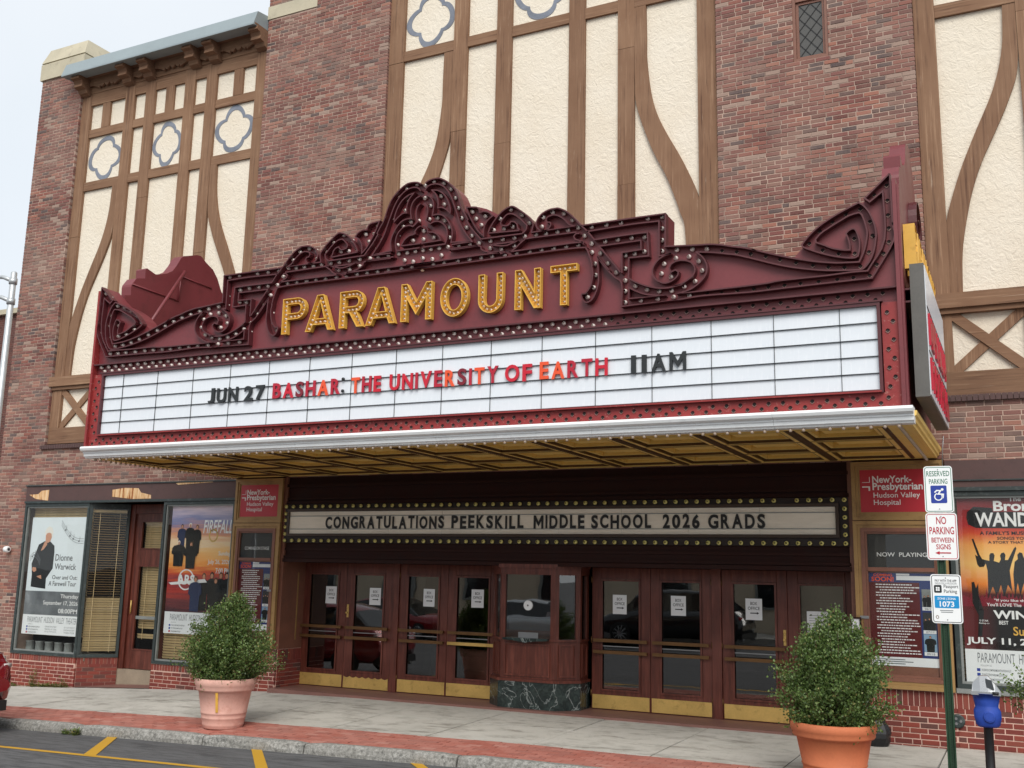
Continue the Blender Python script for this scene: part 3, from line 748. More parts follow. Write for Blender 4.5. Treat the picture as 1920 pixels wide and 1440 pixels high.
paint('quatre_blue', srgb(122, 128, 140), .85, 0, .25, 4, .3)
side_posts = [(2.28, 2.555), (.99, 1.26), (.41, .68)]
side_brace = ([(2.31, 5.8), (2.28, 6.6), (2.28, 6.82), (2.22, 7.07), (2.06, 7.55), (1.86, 8.03), (1.60, 8.63), (1.46, 9.2), (1.42, 9.83)][::-1],
              [(2.13, 5.8), (2.1, 6.4), (2.01, 6.91), (1.92, 7.27), (1.79, 7.63), (1.62, 7.99), (1.42, 8.44), (1.28, 8.92), (1.26, 9.83)][::-1])
timber_panel(-8.42, 2.555, 4.4, 12.05, 10.02, 11.04, side_posts, side_brace, (11.22, 11.78), True, (1.82, 0, -1.82))
timber_panel(8.43, 2.555, 4.42, 12.3, 10.02, 11.04, side_posts, side_brace, (11.22, 11.78), True, (1.82, 0, -1.82))
timber_panel(.01, 3.03, 4.9, 13.4, 11.275, 12.36, [(2.72, 3.03), (1.4, 1.68), (.535, .825)],
             ([(1.876, 11.08), (1.885, 10.5), (1.89, 10.09), (1.97, 9.46), (2.13, 8.98), (2.47, 8.3), (2.72, 7.66), (2.76, 7.2), (2.76, 5.0)],
              [(1.68, 11.08), (1.685, 10.2), (1.69, 9.82), (1.72, 9.36), (1.956, 8.63), (2.21, 8.08), (2.41, 7.5), (2.5, 7.04), (2.55, 5.0)]), None, False)
# eave over the left panel: brackets, scalloped board, metal roof edge
eave = MB()
eave.prism([(-10.98, 12.36), (-5.88, 12.36), (-5.88, 12.05), (-10.98, 12.05)], .05, .13); ev = eave.build('eave', 'wood_level', theatre)
b = MB(); b.box(-11.1, -5.88, -.36, .3, 12.36, 12.40); b.build('soffit_board', 'wood_shade', ev)
b = MB()
b.add([(-11.17, -.40, 12.37), (-5.885, -.40, 12.37), (-5.885, -.30, 12.66), (-11.17, -.30, 12.66), (-11.17, .6, 12.8), (-5.885, .6, 12.8), (-11.17, -.40, 12.34), (-5.885, -.40, 12.34), (-11.17, .6, 12.41), (-5.885, .6, 12.41)],
      [(0, 1, 2, 3), (3, 2, 5, 4), (6, 7, 1, 0), (8, 9, 7, 6), (0, 3, 4, 8, 6), (1, 7, 9, 5, 2)])
b.build('roof_edge', 'roof_metal', ev)
def scallop(a, c, z):
    w = c - a; top = 12.36; pts = [(a, top), (a, z)]
    def arc(x0, x1, dep):
        return [(x0 + (x1 - x0) * i / 8, z - dep * math.sin(math.pi * i / 8)) for i in range(1, 8)]
    m = (a + c) / 2
    pts += [(a + .05, z - .01)] + [(a + .05 + (m - .22 - a - .05) * t, z + .09 * math.sin(math.pi * .5 * (1 - t)) - .09) for t in (0, .2, .4, .6, .8, 1)]
    pts += arc(m - .22, m - .075, .07) + [(m - .075, z)] + arc(m - .075, m + .075, .07) + [(m + .075, z)] + arc(m + .075, m + .22, .07)
    pts += [(m + .22 + (c - .05 - m - .22) * t, z + .09 * math.sin(math.pi * .5 * t) - .09) for t in (0, .2, .4, .6, .8, 1)] + [(c - .05, z - .01), (c, z), (c, top)]
    return pts
br = [-10.85, -9.55, -8.95, -7.7, -7.17, -5.98]
for i, xb in enumerate(br):
    b = MB(); w = .12
    pr = [(.05, 12.36), (-.30, 12.36), (-.32, 12.28), (-.24, 12.26), (-.2, 12.2), (-.22, 12.13), (-.1, 12.11), (-.06, 12.04), (.05, 12.0)]
    n = len(pr); b.add([(xb - w, y, z) for y, z in pr] + [(xb + w, y, z) for y, z in pr], [tuple(range(n)), tuple(range(2 * n - 1, n - 1, -1))] + [(k, k + n, (k + 1) % n + n, (k + 1) % n) for k in range(n)])
    b.build('bracket', 'wood_shade', ev)
    if i < len(br) - 1:
        b = MB(); b.prism(scallop(xb + w + .003, br[i + 1] - w - .003, 12.2) if br[i + 1] - xb > 1 else [(xb + w, 12.36), (br[i + 1] - w, 12.36), (br[i + 1] - w, 12.16), ((xb + br[i + 1]) / 2, 12.1), (xb + w, 12.16)], -.02, .03); b.build('scalloped_board', 'wood_shade', ev)
# ------------------------------------------------------------------ leaded sash window in the right pier
def lead_window(x0, x1, z0, z1):
    fr = MB(); t = .045
    for a, c, p, q in ((x0, x0 + t, z0, z1), (x1 - t, x1, z0, z1), (x0 + t, x1 - t, z0, z0 + .05), (x0 + t, x1 - t, z1 - t, z1)): fr.box(a, c, .02, .12, p, q)
    w = fr.build('window', 'gilt_brown', theatre)
    zm = z0 + .98
    for i, (p, q, y) in enumerate(((z0 + .05, zm, .075), (zm, z1 - t, .045))):
        s_ = MB(); a, c = x0 + t + .001, x1 - t - .001
        for u, v_, r_, k in ((a, a + .04, p, q), (c - .04, c, p, q), (a + .04, c - .04, p, p + .045), (a + .04, c - .04, q - .045, q)): s_.box(u, v_, y, y + .03, r_, k)
        s_.build('sash', 'gilt_brown', w)
        a += .04; c -= .04; p2, q2 = p + .045, q - .045
        gl = MB(); gl.box(a, c, y + .015, y + .02, p2, q2); gl.build('pane', 'pane_grey', w)
        l_ = MB(); W_, H_ = c - a, q2 - p2; nx = 2; sx = W_ / nx; sz = sx * 1.25
        for sg in (1, -1):
            k = -6
            while k < 12:
                # line through z = p2 + k*sz at x=a, slope sg*sz/sx
                pts = []
                for x in [a + W_ * i / 40 for i in range(41)]:
                    z = p2 + k * sz + sg * (x - a) * sz / sx
                    if p2 <= z <= q2: pts.append((x, z))
                if len(pts) > 1: l_.ribbon([pts[0], pts[-1]], y + .006, y + .014, .011)
                k += 1
        l_.build('lead_lattice', 'ink_black', w)
    b = MB(); b.box(x0, x1, .3, .32, z0, z1); b.build('dark_backing', 'dark_room', w)
lead_window(*WIN)
# ------------------------------------------------------------------ frames
def frame_mb(b, x0, x1, z0, z1, w, y0, y1):
    """four mitred frame members"""
    O_ = [(x0, z0), (x1, z0), (x1, z1), (x0, z1)]; I_ = [(x0 + w, z0 + w), (x1 - w, z0 + w), (x1 - w, z1 - w), (x0 + w, z1 - w)]
    for k in range(4):
        a, c = O_[k], O_[(k + 1) % 4]; d, e = I_[(k + 1) % 4], I_[k]
        b.prism([a, c, d, e], y0, y1)
    return b
def moulding(b, x0, x1, z0, z1, prof):
    """stepped frame: prof = [(inset, width, y_front)]"""
    for ins, w, yf, yb in prof: frame_mb(b, x0 + ins, x1 - ins, z0 + ins, z1 - ins, w, yf, yb)
    return b
SLAT = {}
def blind(label, x0, x1, z0, z1, y, O=(0, 0), ang=0.0, tilt=60, pitch=.046, gap=None, half=False):
    """venetian blind hung between x0..x1 along a direction (turned about z by ang around O)"""
    L = x1 - x0; t = thing('venetian_blind', (0, 0, z0), label, 'blind', 'blinds in the shop windows')
    t.location = (O[0], O[1], z0); t.rotation_euler = (0, 0, ang)
    key = round(L, 3)
    if key not in SLAT:
        b = MB(); a = R(tilt); hy, hz = .024 * math.cos(a), .024 * math.sin(a)
        b.add([(0, -hy, hz), (L, -hy, hz), (L, 0, .003), (0, 0, .003), (L, hy, -hz), (0, hy, -hz)], [(0, 1, 2, 3), (3, 2, 4, 5)]); SLAT[key] = b.mesh('slat', 'blind')
    me = SLAT[key]; z = z1 - .06
    while z > z0:
        if not (gap and gap[0] < z < gap[1]):
            o = bpy.data.objects.new('slat', me); C.objects.link(o); o.parent = t; o.location = (x0, y, z - z0); o.rotation_euler = ((R(48) if (half and z > z0 + 1.05) else 0) + random.uniform(-.05, .05), random.uniform(-.004, .004), 0)
        z -= pitch
    b = MB(); b.box(x0, x1, y - .03, y + .03, z1 - z0 - .05, z1 - z0)
    o = link('head_rail', b.mesh('head_rail', 'blind')); o.parent = t
    b = MB()
    for f in (.2, .8): b.box(x0 + L * f - .004, x0 + L * f + .004, y - .03, y - .027, 0, z1 - z0)
    o = link('cord', b.mesh('cord', 'blind')); o.parent = t
    return t
# ------------------------------------------------------------------ left shopfront
b = MB(); b.box(-11.33, -5.82, -.03, .6, 3.25, 3.55); hd = b.build('shop_header', 'header_brown', theatre)
b = MB(); b.box(-11.35, -5.815, -.05, .02, 3.551, 3.575); b.box(-11.34, -5.815, -.045, .1, 3.205, 3.249); b.build('header_trim', 'frame_green', hd)
def patch(pts, y, lab):
    b = MB(); b.prism([(P(a, c, y).x, P(a, c, y).z) for a, c in pts], y - .004, y + .002); o = b.build('bare_wood_patch', 'bare_wood', hd); o['label'] = lab
s = N('bare_wood'); v = s.coord((9, 9, 1.2)); g_ = s.noise(2.2, 5, v, .6)
s.col(s.ramp(g_, [(.35, srgb(150, 88, 48)), (.5, srgb(214, 176, 130)), (.7, srgb(226, 202, 168))])); s.set(.85, 0, .2)
z_ = lambda a, c: (30 + a / 6.4, 900 + c / 6.4)
patch([z_(162, 178), z_(270, 170), z_(310, 130), z_(400, 118), z_(385, 248), z_(240, 228)], -.031, 'peeled bare wood at the left end')
patch([z_(1160, 118), z_(1300, 95), z_(1470, 98), z_(1500, 150), z_(1620, 180), z_(1620, 222), z_(1400, 228), z_(1155, 200)], -.031, 'peeled bare wood above the shop door')
patch([(330, 905.5), (398, 901.5), (400, 904), (334, 909)], -.031, 'long splinter torn from the board')
WG = (-11.28, -9.55, .32, 3.2)
def window_frame(x0, x1, z0, z1, name='shop_window', w=.055, mat='frame_green', glass='glass_shop', y=0.0):
    b = MB(); frame_mb(b, x0, x1, z0, z1, w, y - .02, y + .06); o = b.build(name, mat, theatre)
    b = MB(); frame_mb(b, x0 + w + .001, x1 - w - .001, z0 + w + .001, z1 - w - .001, .028, y + .005, y + .05); b.build('inner_bead', 'frame_grey', o)
    b = MB(); b.box(x0 + w, x1 - w, y + .026, y + .031, z0 + w, z1 - w); b.build('pane', glass, o); return o
window_frame(-11.33, -9.5, .268, 3.2)
window_frame(-7.56, -5.83, .268, 3.2)
# slanted side window towards the shop door
A_, B_ = Vector((-9.5, .02, 0)), Vector((-8.99, .54, 0)); dv = (B_ - A_); Ls = dv.length; ang = math.atan2(dv.y, dv.x); dn = dv.normalized(); nn = Vector((-dn.y, dn.x, 0))
def slant_box(b, u0, u1, y0, y1, z0, z1):
    c = A_ + dn * (u0 + u1) / 2 + nn * (y0 + y1) / 2 + Vector((0, 0, (z0 + z1) / 2)); return b.obox(c, dn * (u1 - u0) / 2, nn * (y1 - y0) / 2, Vector((0, 0, (z1 - z0) / 2)))
b = MB(); slant_box(b, -.04, .04, -.02, .06, .27, 3.2); slant_box(b, Ls - .05, Ls, -.02, .05, .27, 3.2); slant_box(b, .041, Ls - .051, -.02, .05, .27, .33); slant_box(b, .041, Ls - .051, -.02, .05, 3.1, 3.2)
sw_ = b.build('slanted_window', 'frame_green', theatre)
b = MB(); slant_box(b, .04, Ls - .05, .01, .015, .33, 3.1); b.build('pane', 'glass_shop', sw_)
b = MB(); slant_box(b, 0, Ls, .012, .12, -.5, .268); wb = b.build('slanted_base', 'mortar_lower', theatre)
k = 0
bb = MB()
z = -.46
while z < .13:
    u = -(k % 2) * ST / 2
    while u < Ls:
        a, c = max(0, u) + .004, min(Ls, u + ST) - .004
        if c - a > .02: slant_box(bb, a, c, random.uniform(-.002, .002), .04, z + .005, z + .0625)
        u += ST
    z += CO; k += 1
u = 0
while u < Ls - .02: slant_box(bb, u + .004, min(Ls, u + .0677) - .004, random.uniform(-.002, .002), .04, .135, .258); u += .0677
bb.build('brickwork', 'brick_lower', wb, kind='stuff')
# recessed entry: floor, step, door
b = MB(); b.add([(-9.5, 0.0, zs(-9.5, 0) + .006), (-7.58, 0.0, zs(-7.58, 0) + .006), (-7.58, 1.0, zs(-7.58, 0) + .02), (-9.5, 1.0, zs(-9.5, 0) + .02)], [(0, 1, 2, 3)]); b.build('entry_floor', 'floor_brown', kind='structure')
b = MB(); b.box(-9.02, -7.6, .56, .9, -.3, .06); b.build('door_step', 'step_stone', theatre)
b = MB(); b.box(-9.0, -8.87, .56, .7, .06, 3.2); b.box(-7.78, -7.6, .56, .7, .06, 3.2); b.box(-8.869, -7.781, .57, .7, 3.02, 3.2); dj = b.build('door_frame', 'mahogany', theatre)
b = MB(); b.box(-7.60, -7.5, .03, .7, -.3, 3.2); b.build('entry_side', 'mahogany', theatre)
dx0, dx1 = -8.865, -7.785
zA, zB, zC, zD = 2.88, 2.33, 2.02, .42
b = MB()
for q in ((dx0, dx0 + .16, .07, 3.015), (dx1 - .16, dx1, .07, 3.015), (dx0 + .161, dx1 - .161, zA, 3.015), (dx0 + .161, dx1 - .161, zC, zB), (dx0 + .161, dx1 - .161, .07, zD)): b.box(q[0], q[1], .6, .65, q[2], q[3])
shop_door = b.build('shop_door', 'mahogany', theatre)
for p, q in ((zB, zA), (zD, zC)):
    b = MB(); b.box(dx0 + .16, dx1 - .16, .622, .628, p, q); b.build('pane', 'glass_shop', shop_door)
    b = MB(); frame_mb(b, dx0 + .162, dx1 - .162, p + .001, q - .001, .022, .585, .621); b.build('bead', 'mahogany', shop_door)
b = MB(); b.box(dx0 + .17, dx1 - .17, .60, .615, 1.0, 1.06); b.build('push_bar', 'frame_grey', shop_door)
b = MB(); b.tube([(dx0 + .07, .57, 1.1), (dx0 + .07, .57, 1.35)], .014); b.build('handle', 'brass', shop_door)
# rooms behind the glass
b = MB(); b.box(-12, -5.83, 2.4, 2.5, -.3, 3.6); b.box(-12, -5.83, .7, 2.4, 3.45, 3.58); b.box(-12, -5.83, .9, 2.4, -.32, -.2); b.box(-12.0, -11.4, .1, 2.4, -.3, 3.5); b.box(-5.86, -5.83, .1, 2.4, -.3, 3.55); b.build('shop_room', 'dark_room', theatre)
b = MB(); b.box(-11.32, -9.4, .1, .7, .2, .30); b.box(-7.5, -5.84, .1, .7, .2, .30); b.build('window_ledge', 'room_wall', theatre)
blind('blind behind the farewell tour poster in the left window', -11.25, -9.56, .62, 3.15, .16)
blind('blind in the slanted window beside the shop door', .06, Ls - .06, .36, 3.08, .08, O=(A_.x, A_.y), ang=ang, half=True)
blind('blind behind the upper and lower panes of the shop door', dx0 + .17, dx1 - .17, .62, 2.88, .70, gap=(.72, .8))
blind('blind behind the double concert poster with the sunset', -7.48, -5.9, .34, 3.15, .16)
for i in range(6):
    xx = -11.12 + i * .27; b = MB(); b.lathe([(.085, 0), (.09, .01), (.085, .03), (.085, .17), (.092, .18), (.092, .2), (.08, .2)], (xx, .27, .301), 18)
    b.build('paint_can', 'frame_grey', label='%s grey metal can from the left under the left window blind' % 'first second third fourth fifth sixth'.split()[i], cat='can', group='row of grey cans in the left window')
# ------------------------------------------------------------------ posters in the windows (flat prints)
def quad(b, x0, x1, z0, z1, y): return b.add([(x0, y, z0), (x1, y, z0), (x1, y, z1), (x0, y, z1)], [(0, 1, 2, 3)])
def poly_part(name, pts, y, mat, parent):
    b = MB(); b.prism(pts, y, y + .0008); return b.build(name, mat, parent)
def blob(cx, cz, rx, rz, n=20, ph=0): return [(cx + rx * math.cos(2 * math.pi * i / n + ph), cz + rz * math.sin(2 * math.pi * i / n + ph)) for i in range(n)]
def figure(parent, cx, zb, h, y, coat, hair, w=.34, face='skin'):
    """printed standing figure: coat, head, hair"""
    hz = h * .17; top = zb + h
    poly_part('coat', [(cx - w * .32, zb), (cx + w * .32, zb), (cx + w * .36, zb + h * .45), (cx + w * .5, zb + h * .5), (cx + w * .46, zb + h * .72), (cx + w * .36, zb + h * .8), (cx + w * .12, zb + h * .84), (cx - w * .12, zb + h * .84), (cx - w * .36, zb + h * .8), (cx - w * .47, zb + h * .7), (cx - w * .5, zb + h * .5), (cx - w * .36, zb + h * .45)], y, coat, parent)
    poly_part('hair', blob(cx, top - hz * .42, hz * .40, hz * .5), y - .001, hair, parent)
    poly_part('face', blob(cx, top - hz * .55, hz * .29, hz * .38), y - .002, face, parent)
def footer(parent, x0, x1, z0, z1, y):
    """white strip with the theatre's name"""
    b = MB(); quad(b, x0, x1, z0, z1, y); b.build('footer', 'paper_white', parent); h = z1 - z0; w = x1 - x0; O = (0, y, 0)
    text('PARAMOUNT  HUDSON  VALLEY  THEATER', (x0 + w * .09, x1 - w * .03, z0 + h * .60, z0 + h * .9), O, FX, FZ, .001, 'ink_grey', parent)
    text('FOLLOW US', (x0 + w * .11, x0 + w * .19, z0 + h * .49, z0 + h * .54), O, FX, FZ, .001, 'ink_grey', parent)
    for i, t_ in enumerate(('FACEBOOK.COM/PARAMOUNTHUDSONVALLEY', 'TWITTER/PARAMOUNTHV', 'INSTAGRAM/PARAMOUNTTHEATER')):
        zc = z0 + h * (.38 - .14 * i)
        poly_part('icon', [(x0 + w * .08, zc - h * .045), (x0 + w * .105, zc - h * .045), (x0 + w * .105, zc + h * .045), (x0 + w * .08, zc + h * .045)], y - .001, 'sign_blue' if i < 2 else 'letter_crimson', parent)
        text(t_, (x0 + w * .115, x0 + w * (.33 - .03 * i), zc - h * .035, zc + h * .035), O, FX, FZ, .001, 'ink_grey', parent, bold=.01)
    for i, t_ in enumerate(('1008 BROWN STREET', 'PEEKSKILL NY 10566', '(914) 739-0039')):
        text(t_, (x0 + w * .42, x0 + w * .63, z0 + h * (.38 - .13 * i), z0 + h * (.46 - .13 * i)), O, FX, FZ, .001, 'ink_grey', parent)
    for i, t_ in enumerate(('GET YOUR TICKETS AT', 'PARAMOUNT', 'THEATER')):
        text(t_, (x0 + w * .76, x0 + w * .95, z0 + h * (.38 - .13 * i), z0 + h * (.46 - .13 * i)), O, FX, FZ, .001, 'ink_grey', parent)
YP = .058
px0, px1, pz0, pz1 = -11.16, -9.60, .645, 2.93
po = thing('farewell_tour_poster', ((px0 + px1) / 2, YP, pz0), 'white farewell tour poster of a smiling figure in a long black coat', 'poster')
b = MB(); b.box(px0, px1, YP, YP + .003, pz0, pz1); b.build('sheet', 'poster_pale', po)
s = N('poster_grey'); v = s.coord(); s.col(s.ramp(s.noise(2.2, 5, v), [(.35, srgb(86, 90, 94)), (.6, srgb(118, 122, 126)), (.75, srgb(150, 154, 158))])); s.set(.8, 0, .3)
y = YP - .001
b = MB(); quad(b, px0, px1, 1.02, 1.48, y); b.build('grey_band', 'poster_grey', po)
footer(po, px0, px1, pz0, 1.02, y)
# printed figure traced on the poster plane
T1 = lambda pts: [(P(30 + a / 6.4, 900 + c / 6.4, y).x, P(30 + a / 6.4, 900 + c / 6.4, y).z) for a, c in pts]
poly_part('coat', T1([(275, 775), (345, 735), (410, 735), (462, 790), (462, 860), (440, 1060), (400, 1120), (360, 1180), (350, 1305), (275, 1295), (175, 1278), (190, 1130), (188, 1000), (235, 880)]), y - .0012, 'cloth_black', po)
poly_part('neckline', T1([(345, 745), (372, 742), (375, 775), (330, 835), (298, 850)]), y - .0024, 'skin', po)
poly_part('hair', T1([(365, 690), (350, 640), (368, 585), (405, 556), (440, 575), (450, 620), (442, 680), (415, 700)]), y - .0018, 'hair_white', po)
poly_part('face', T1([(356, 745), (360, 665), (375, 640), (405, 632), (428, 645), (430, 690), (412, 735), (385, 755)]), y - .003, 'skin', po)
poly_part('hand', T1([(200, 1045), (240, 1050), (245, 1085), (215, 1105), (195, 1080)]), y - .003, 'skin', po)
poly_part('hand', T1([(245, 1155), (300, 1140), (305, 1185), (285, 1180)]), y - .003, 'skin', po)
TB = lambda a, c, d, e: (P(30 + a / 6.4, 900 + (d + e) / 2 / 6.4, y).x, P(30 + c / 6.4, 900 + (d + e) / 2 / 6.4, y).x, P(30 + a / 6.4, 900 + e / 6.4, y).z, P(30 + a / 6.4, 900 + d / 6.4, y).z)
for t_, bx in (('Dionne', (475, 680, 890, 968)), ('Warwick', (465, 722, 1000, 1075)), ('Over and Out:', (435, 735, 1140, 1190)), ('A Farewell Tour', (392, 722, 1210, 1268))):
    text(t_, TB(*bx), (0, y, 0), FX, FZ, .001, 'ink', po, bold=.004)
for t_, (u0, z0_, z1_) in (('Thursday', (-10.15, 1.335, 1.43)), ('September 17, 2026', (-10.62, 1.2, 1.3)), ('08:00PM', (-10.18, 1.07, 1.155))):
    text(t_, (u0, px1 - .06, z0_, z1_), (0, y - .0015, 0), FX, FZ, .001, 'ink_white', po, bold=.008)
def notes(par, x0, z0, x1, z1, n, sag):
    for i in range(n):
        b = MB(); pts = [(x0 + (x1 - x0) * t / 14, z0 + (z1 - z0) * t / 14 - sag * math.sin(math.pi * t / 14) + i * .045) for t in range(15)]
        b.ribbon(pts, y - .002, y - .0008, .006); b.build('music_stave', 'ink_grey', par)
    for t in (.2, .4, .55, .8):
        xx = x0 + (x1 - x0) * t; zz = z0 + (z1 - z0) * t - sag * math.sin(math.pi * t); b = MB(); b.prism(blob(xx, zz + .04, .02, .014, 10), y - .003, y - .001); b.box(xx + .016, xx + .02, y - .003, y - .001, zz + .04, zz + .13); b.build('music_note', 'ink', par)
notes(po, -10.32, 2.78, -9.66, 2.42, 3, .12); notes(po, -11.13, 2.06, -10.82, 1.98, 3, -.12)
# double concert poster
qx0, qx1, qz0, qz1 = -7.40, -5.87, .815, 3.13
p2 = thing('double_concert_poster', ((qx0 + qx1) / 2, YP, qz0), 'tall concert poster with two bands over an orange and red sunset', 'poster')
s = N('sunset'); v = s.coord(); sep = s.n('SeparateXYZ'); tc = s.n('TexCoord'); s.l(tc.outputs['Object'], sep.inputs[0])
wv = s.noise(2.0, 5, s.coord((.55, 1, 7)), .6); zz = s.math('ADD', sep.outputs[2], s.math('MULTIPLY', s.math('SUBTRACT', wv, .5), .55))
zz = s.math('DIVIDE', s.math('SUBTRACT', zz, 1.2), 1.95)
s.col(s.ramp(zz, [(0, srgb(56, 34, 42)), (.1, srgb(112, 50, 54)), (.2, srgb(176, 56, 46)), (.28, srgb(140, 64, 72)), (.36, srgb(206, 84, 52)), (.44, srgb(240, 160, 80)), (.56, srgb(244, 196, 130)), (.64, srgb(240, 214, 178)), (.72, srgb(226, 158, 120)), (.84, srgb(120, 124, 168)), (1, srgb(222, 198, 206))])); s.set(.7, 0, .3)
b = MB(); b.box(qx0, qx1, YP, YP + .003, 1.2, qz1); b.build('sheet', 'sunset', p2)
footer(p2, qx0, qx1, qz0, 1.2, YP)
def fig_row(par, L, y):
    for (cx, zb, h, coat, hair, w) in L: figure(par, cx, zb, h, y, coat, hair, w); y -= .0035
fig_row(p2, [(-7.13, 2.32, .46, 'cloth_blue', 'cloth_black', .22), (-6.93, 2.3, .50, 'cloth_black', 'hair_white', .24), (-6.76, 2.25, .52, 'cloth_black', 'hair_brown', .22), (-7.17, 2.02, .46, 'cloth_black', 'hair_white', .34), (-6.87, 1.98, .48, 'cloth_black', 'hair_brown', .32)], YP - .002)
fig_row(p2, [(-6.52, 1.24, .66, 'cloth_black', 'hair_brown', .26), (-6.33, 1.24, .68, 'cloth_black', 'cloth_black', .24), (-6.12, 1.24, .68, 'cloth_black', 'hair_brown', .24), (-5.98, 1.24, .68, 'cloth_black', 'cloth_black', .2), (-6.70, 1.22, .62, 'cloth_blue', 'hair_brown', .32), (-6.22, 1.22, .6, 'cloth_black', 'hair_brown', .28)], YP - .002)
O = (0, YP - .001, 0)
text('FIREFALL', (-6.62, -5.93, 2.62, 2.86), O, FX, FZ, .001, 'ink_white', p2, bold=.012, shear=.2)
b = MB(); b.prism(blob(-6.37, 2.58, .11, .12, 28), YP - .002, YP, [blob(-6.37, 2.58, .08, .09, 28)]); b.build('ring_emblem', 'brass', p2)
for t_, z0_, z1_, u in (('Sunday', 2.2, 2.3, -6.22), ('July 26, 2026', 2.05, 2.15, -6.46), ('7:00 PM', 1.9, 2.0, -6.26)):
    text(t_, (u, -5.94, z0_, z1_), O, FX, FZ, .001, 'ink_white', p2, bold=.012)
b = MB(); b.prism(blob(-6.95, 1.78, .19, .19, 32), YP - .002, YP, [blob(-6.95, 1.78, .165, .165, 32)]); b.prism([(-7.36, 1.72), (-6.5, 1.8), (-6.44, 1.74), (-7.3, 1.68)], YP - .0026, YP); b.build('round_emblem', 'ink_white', p2)
text('ARS', (-7.16, -6.74, 1.69, 1.87), (0, YP - .003, 0), FX, FZ, .001, 'sign_sheet', p2, bold=.03)
# ------------------------------------------------------------------ right shop window with the show poster
b = MB(); b.box(5.96, 11.0, -.03, .6, 3.22, 3.565); hr = b.build('shop_header', 'header_brown', theatre)
b = MB(); b.box(5.955, 11.0, -.05, .1, 3.17, 3.219); b.box(5.955, 11.0, -.05, -.031, 3.30, 3.315); b.build('header_trim', 'frame_green', hr)
window_frame(5.97, 10.9, .72, 3.165)
b = MB(); b.box(5.955, 11.0, -.03, .1, .662, .718); b.build('window_sill', 'frame_grey', theatre)
b = MB(); b.box(5.97, 11, 1.6, 1.7, .3, 3.6); b.box(5.97, 11, .7, 1.6, 3.45, 3.56); b.box(5.97, 11, .1, 1.6, .3, .6); b.box(5.93, 5.965, .1, 1.6, .3, 3.55); b.build('shop_room', 'dark_room', theatre)
blind('blind behind the rock musical poster in the right window', 6.04, 7.9, .82, 3.12, .16)
rx0, rx1, rz0, rz1 = 6.075, 7.62, .80, 3.13
p3 = thing('musical_poster', ((rx0 + rx1) / 2, YP, rz0), 'black, red and orange musical poster with band silhouettes and white lettering', 'poster')
s = N('stage_glow'); tc = s.n('TexCoord'); sep = s.n('SeparateXYZ'); s.l(tc.outputs['Object'], sep.inputs[0])
nz = s.noise(3.0, 4, s.coord(), .6); zz = s.math('ADD', sep.outputs[2], s.math('MULTIPLY', s.math('SUBTRACT', nz, .5), .16)); zz = s.math('DIVIDE', s.math('SUBTRACT', zz, 1.16), 1.97)
cz = s.ramp(zz, [(.0, srgb(16, 16, 18)), (.3, srgb(20, 18, 20)), (.36, srgb(60, 16, 16)), (.42, srgb(236, 138, 52)), (.56, srgb(250, 206, 122)), (.68, srgb(246, 176, 92)), (.75, srgb(214, 84, 46)), (.79, srgb(176, 36, 38)), (.9, srgb(126, 30, 38)), (1, srgb(90, 24, 30))])
gx = s.math('ABSOLUTE', s.math('SUBTRACT', sep.outputs[0], 6.85)); cz = s.mix(s.ramp(s.math('MULTIPLY', gx, 1.35), [(.5, (0, 0, 0)), (1, (.75, .75, .75))]), cz, s.mix(.5, cz, srgb(150, 24, 30))); s.col(cz); s.set(.6, 0, .4)
b = MB(); b.box(rx0, rx1, YP, YP + .003, 1.2, rz1); b.build('sheet', 'stage_glow', p3)
footer(p3, rx0, rx1, rz0, 1.2, YP)
O = (0, YP - .002, 0)
def pbox(x0p, x1p, y0p, y1p): return (P(x0p, (y0p + y1p) / 2, YP).x, P(x1p, (y0p + y1p) / 2, YP).x, P(x0p, y1p, YP).z, P(x0p, y0p, YP).z)
Z3 = lambda a, c, d, e, oy=860: pbox(1600 + a / 6, 1600 + c / 6, oy + d / 6, oy + e / 6)
T3 = lambda pts, oy=860: [(P(1600 + a / 6, oy + c / 6, YP).x, P(1600 + a / 6, oy + c / 6, YP).z) for a, c in pts]
poly_part('smudge', T3([(1280, 600), (1350, 540), (1560, 555), (1570, 600), (2300, 590), (2400, 700), (2380, 790), (1380, 780), (1290, 740), (1270, 660)]), YP - .0012, 'cloth_black', p3)
text('The', Z3(1740, 1885, 428, 480), O, FX, FZ, .001, 'ink_white', p3, bold=.03)
text('Bronx', Z3(1572, 2120, 475, 592), O, FX, FZ, .001, 'ink_white', p3, bold=.03)
text('WANDERERS', Z3(1370, 2500, 606, 765), O, FX, FZ, .001, 'ink_white', p3, bold=.028)
for t_, bx in (("A FAMILY'S MUSICAL", (1422, 2060, 815, 858)), ('SONGS YOU', (1618, 1960, 878, 912)), ('A STORY THAT', (1515, 1915, 925, 955))): text(t_, Z3(*bx), O, FX, FZ, .001, 'cloth_black', p3, bold=.02)
for t_, bx in (('"If you like the', (1585, 1960, 375, 412)), ("You'll LOVE The", (1500, 1890, 420, 458)), ('WINNER', (1575, 2330, 505, 600)), ('JULY 11, 2026', (1275, 2190, 800, 895)), ('BEST', (1640, 1745, 622, 665)), ('5 STAR', (1420, 1520, 610, 630)), ('Rating on', (1415, 1530, 640, 660)), ('Suz', (1800, 1985, 690, 790))):
    text(t_, Z3(*bx, 1060), O, FX, FZ, .001, 'ink_white' if t_ != 'Suz' else 'letter_gold', p3, bold=.03 if t_ in ('WINNER', 'JULY 11, 2026') else .015)
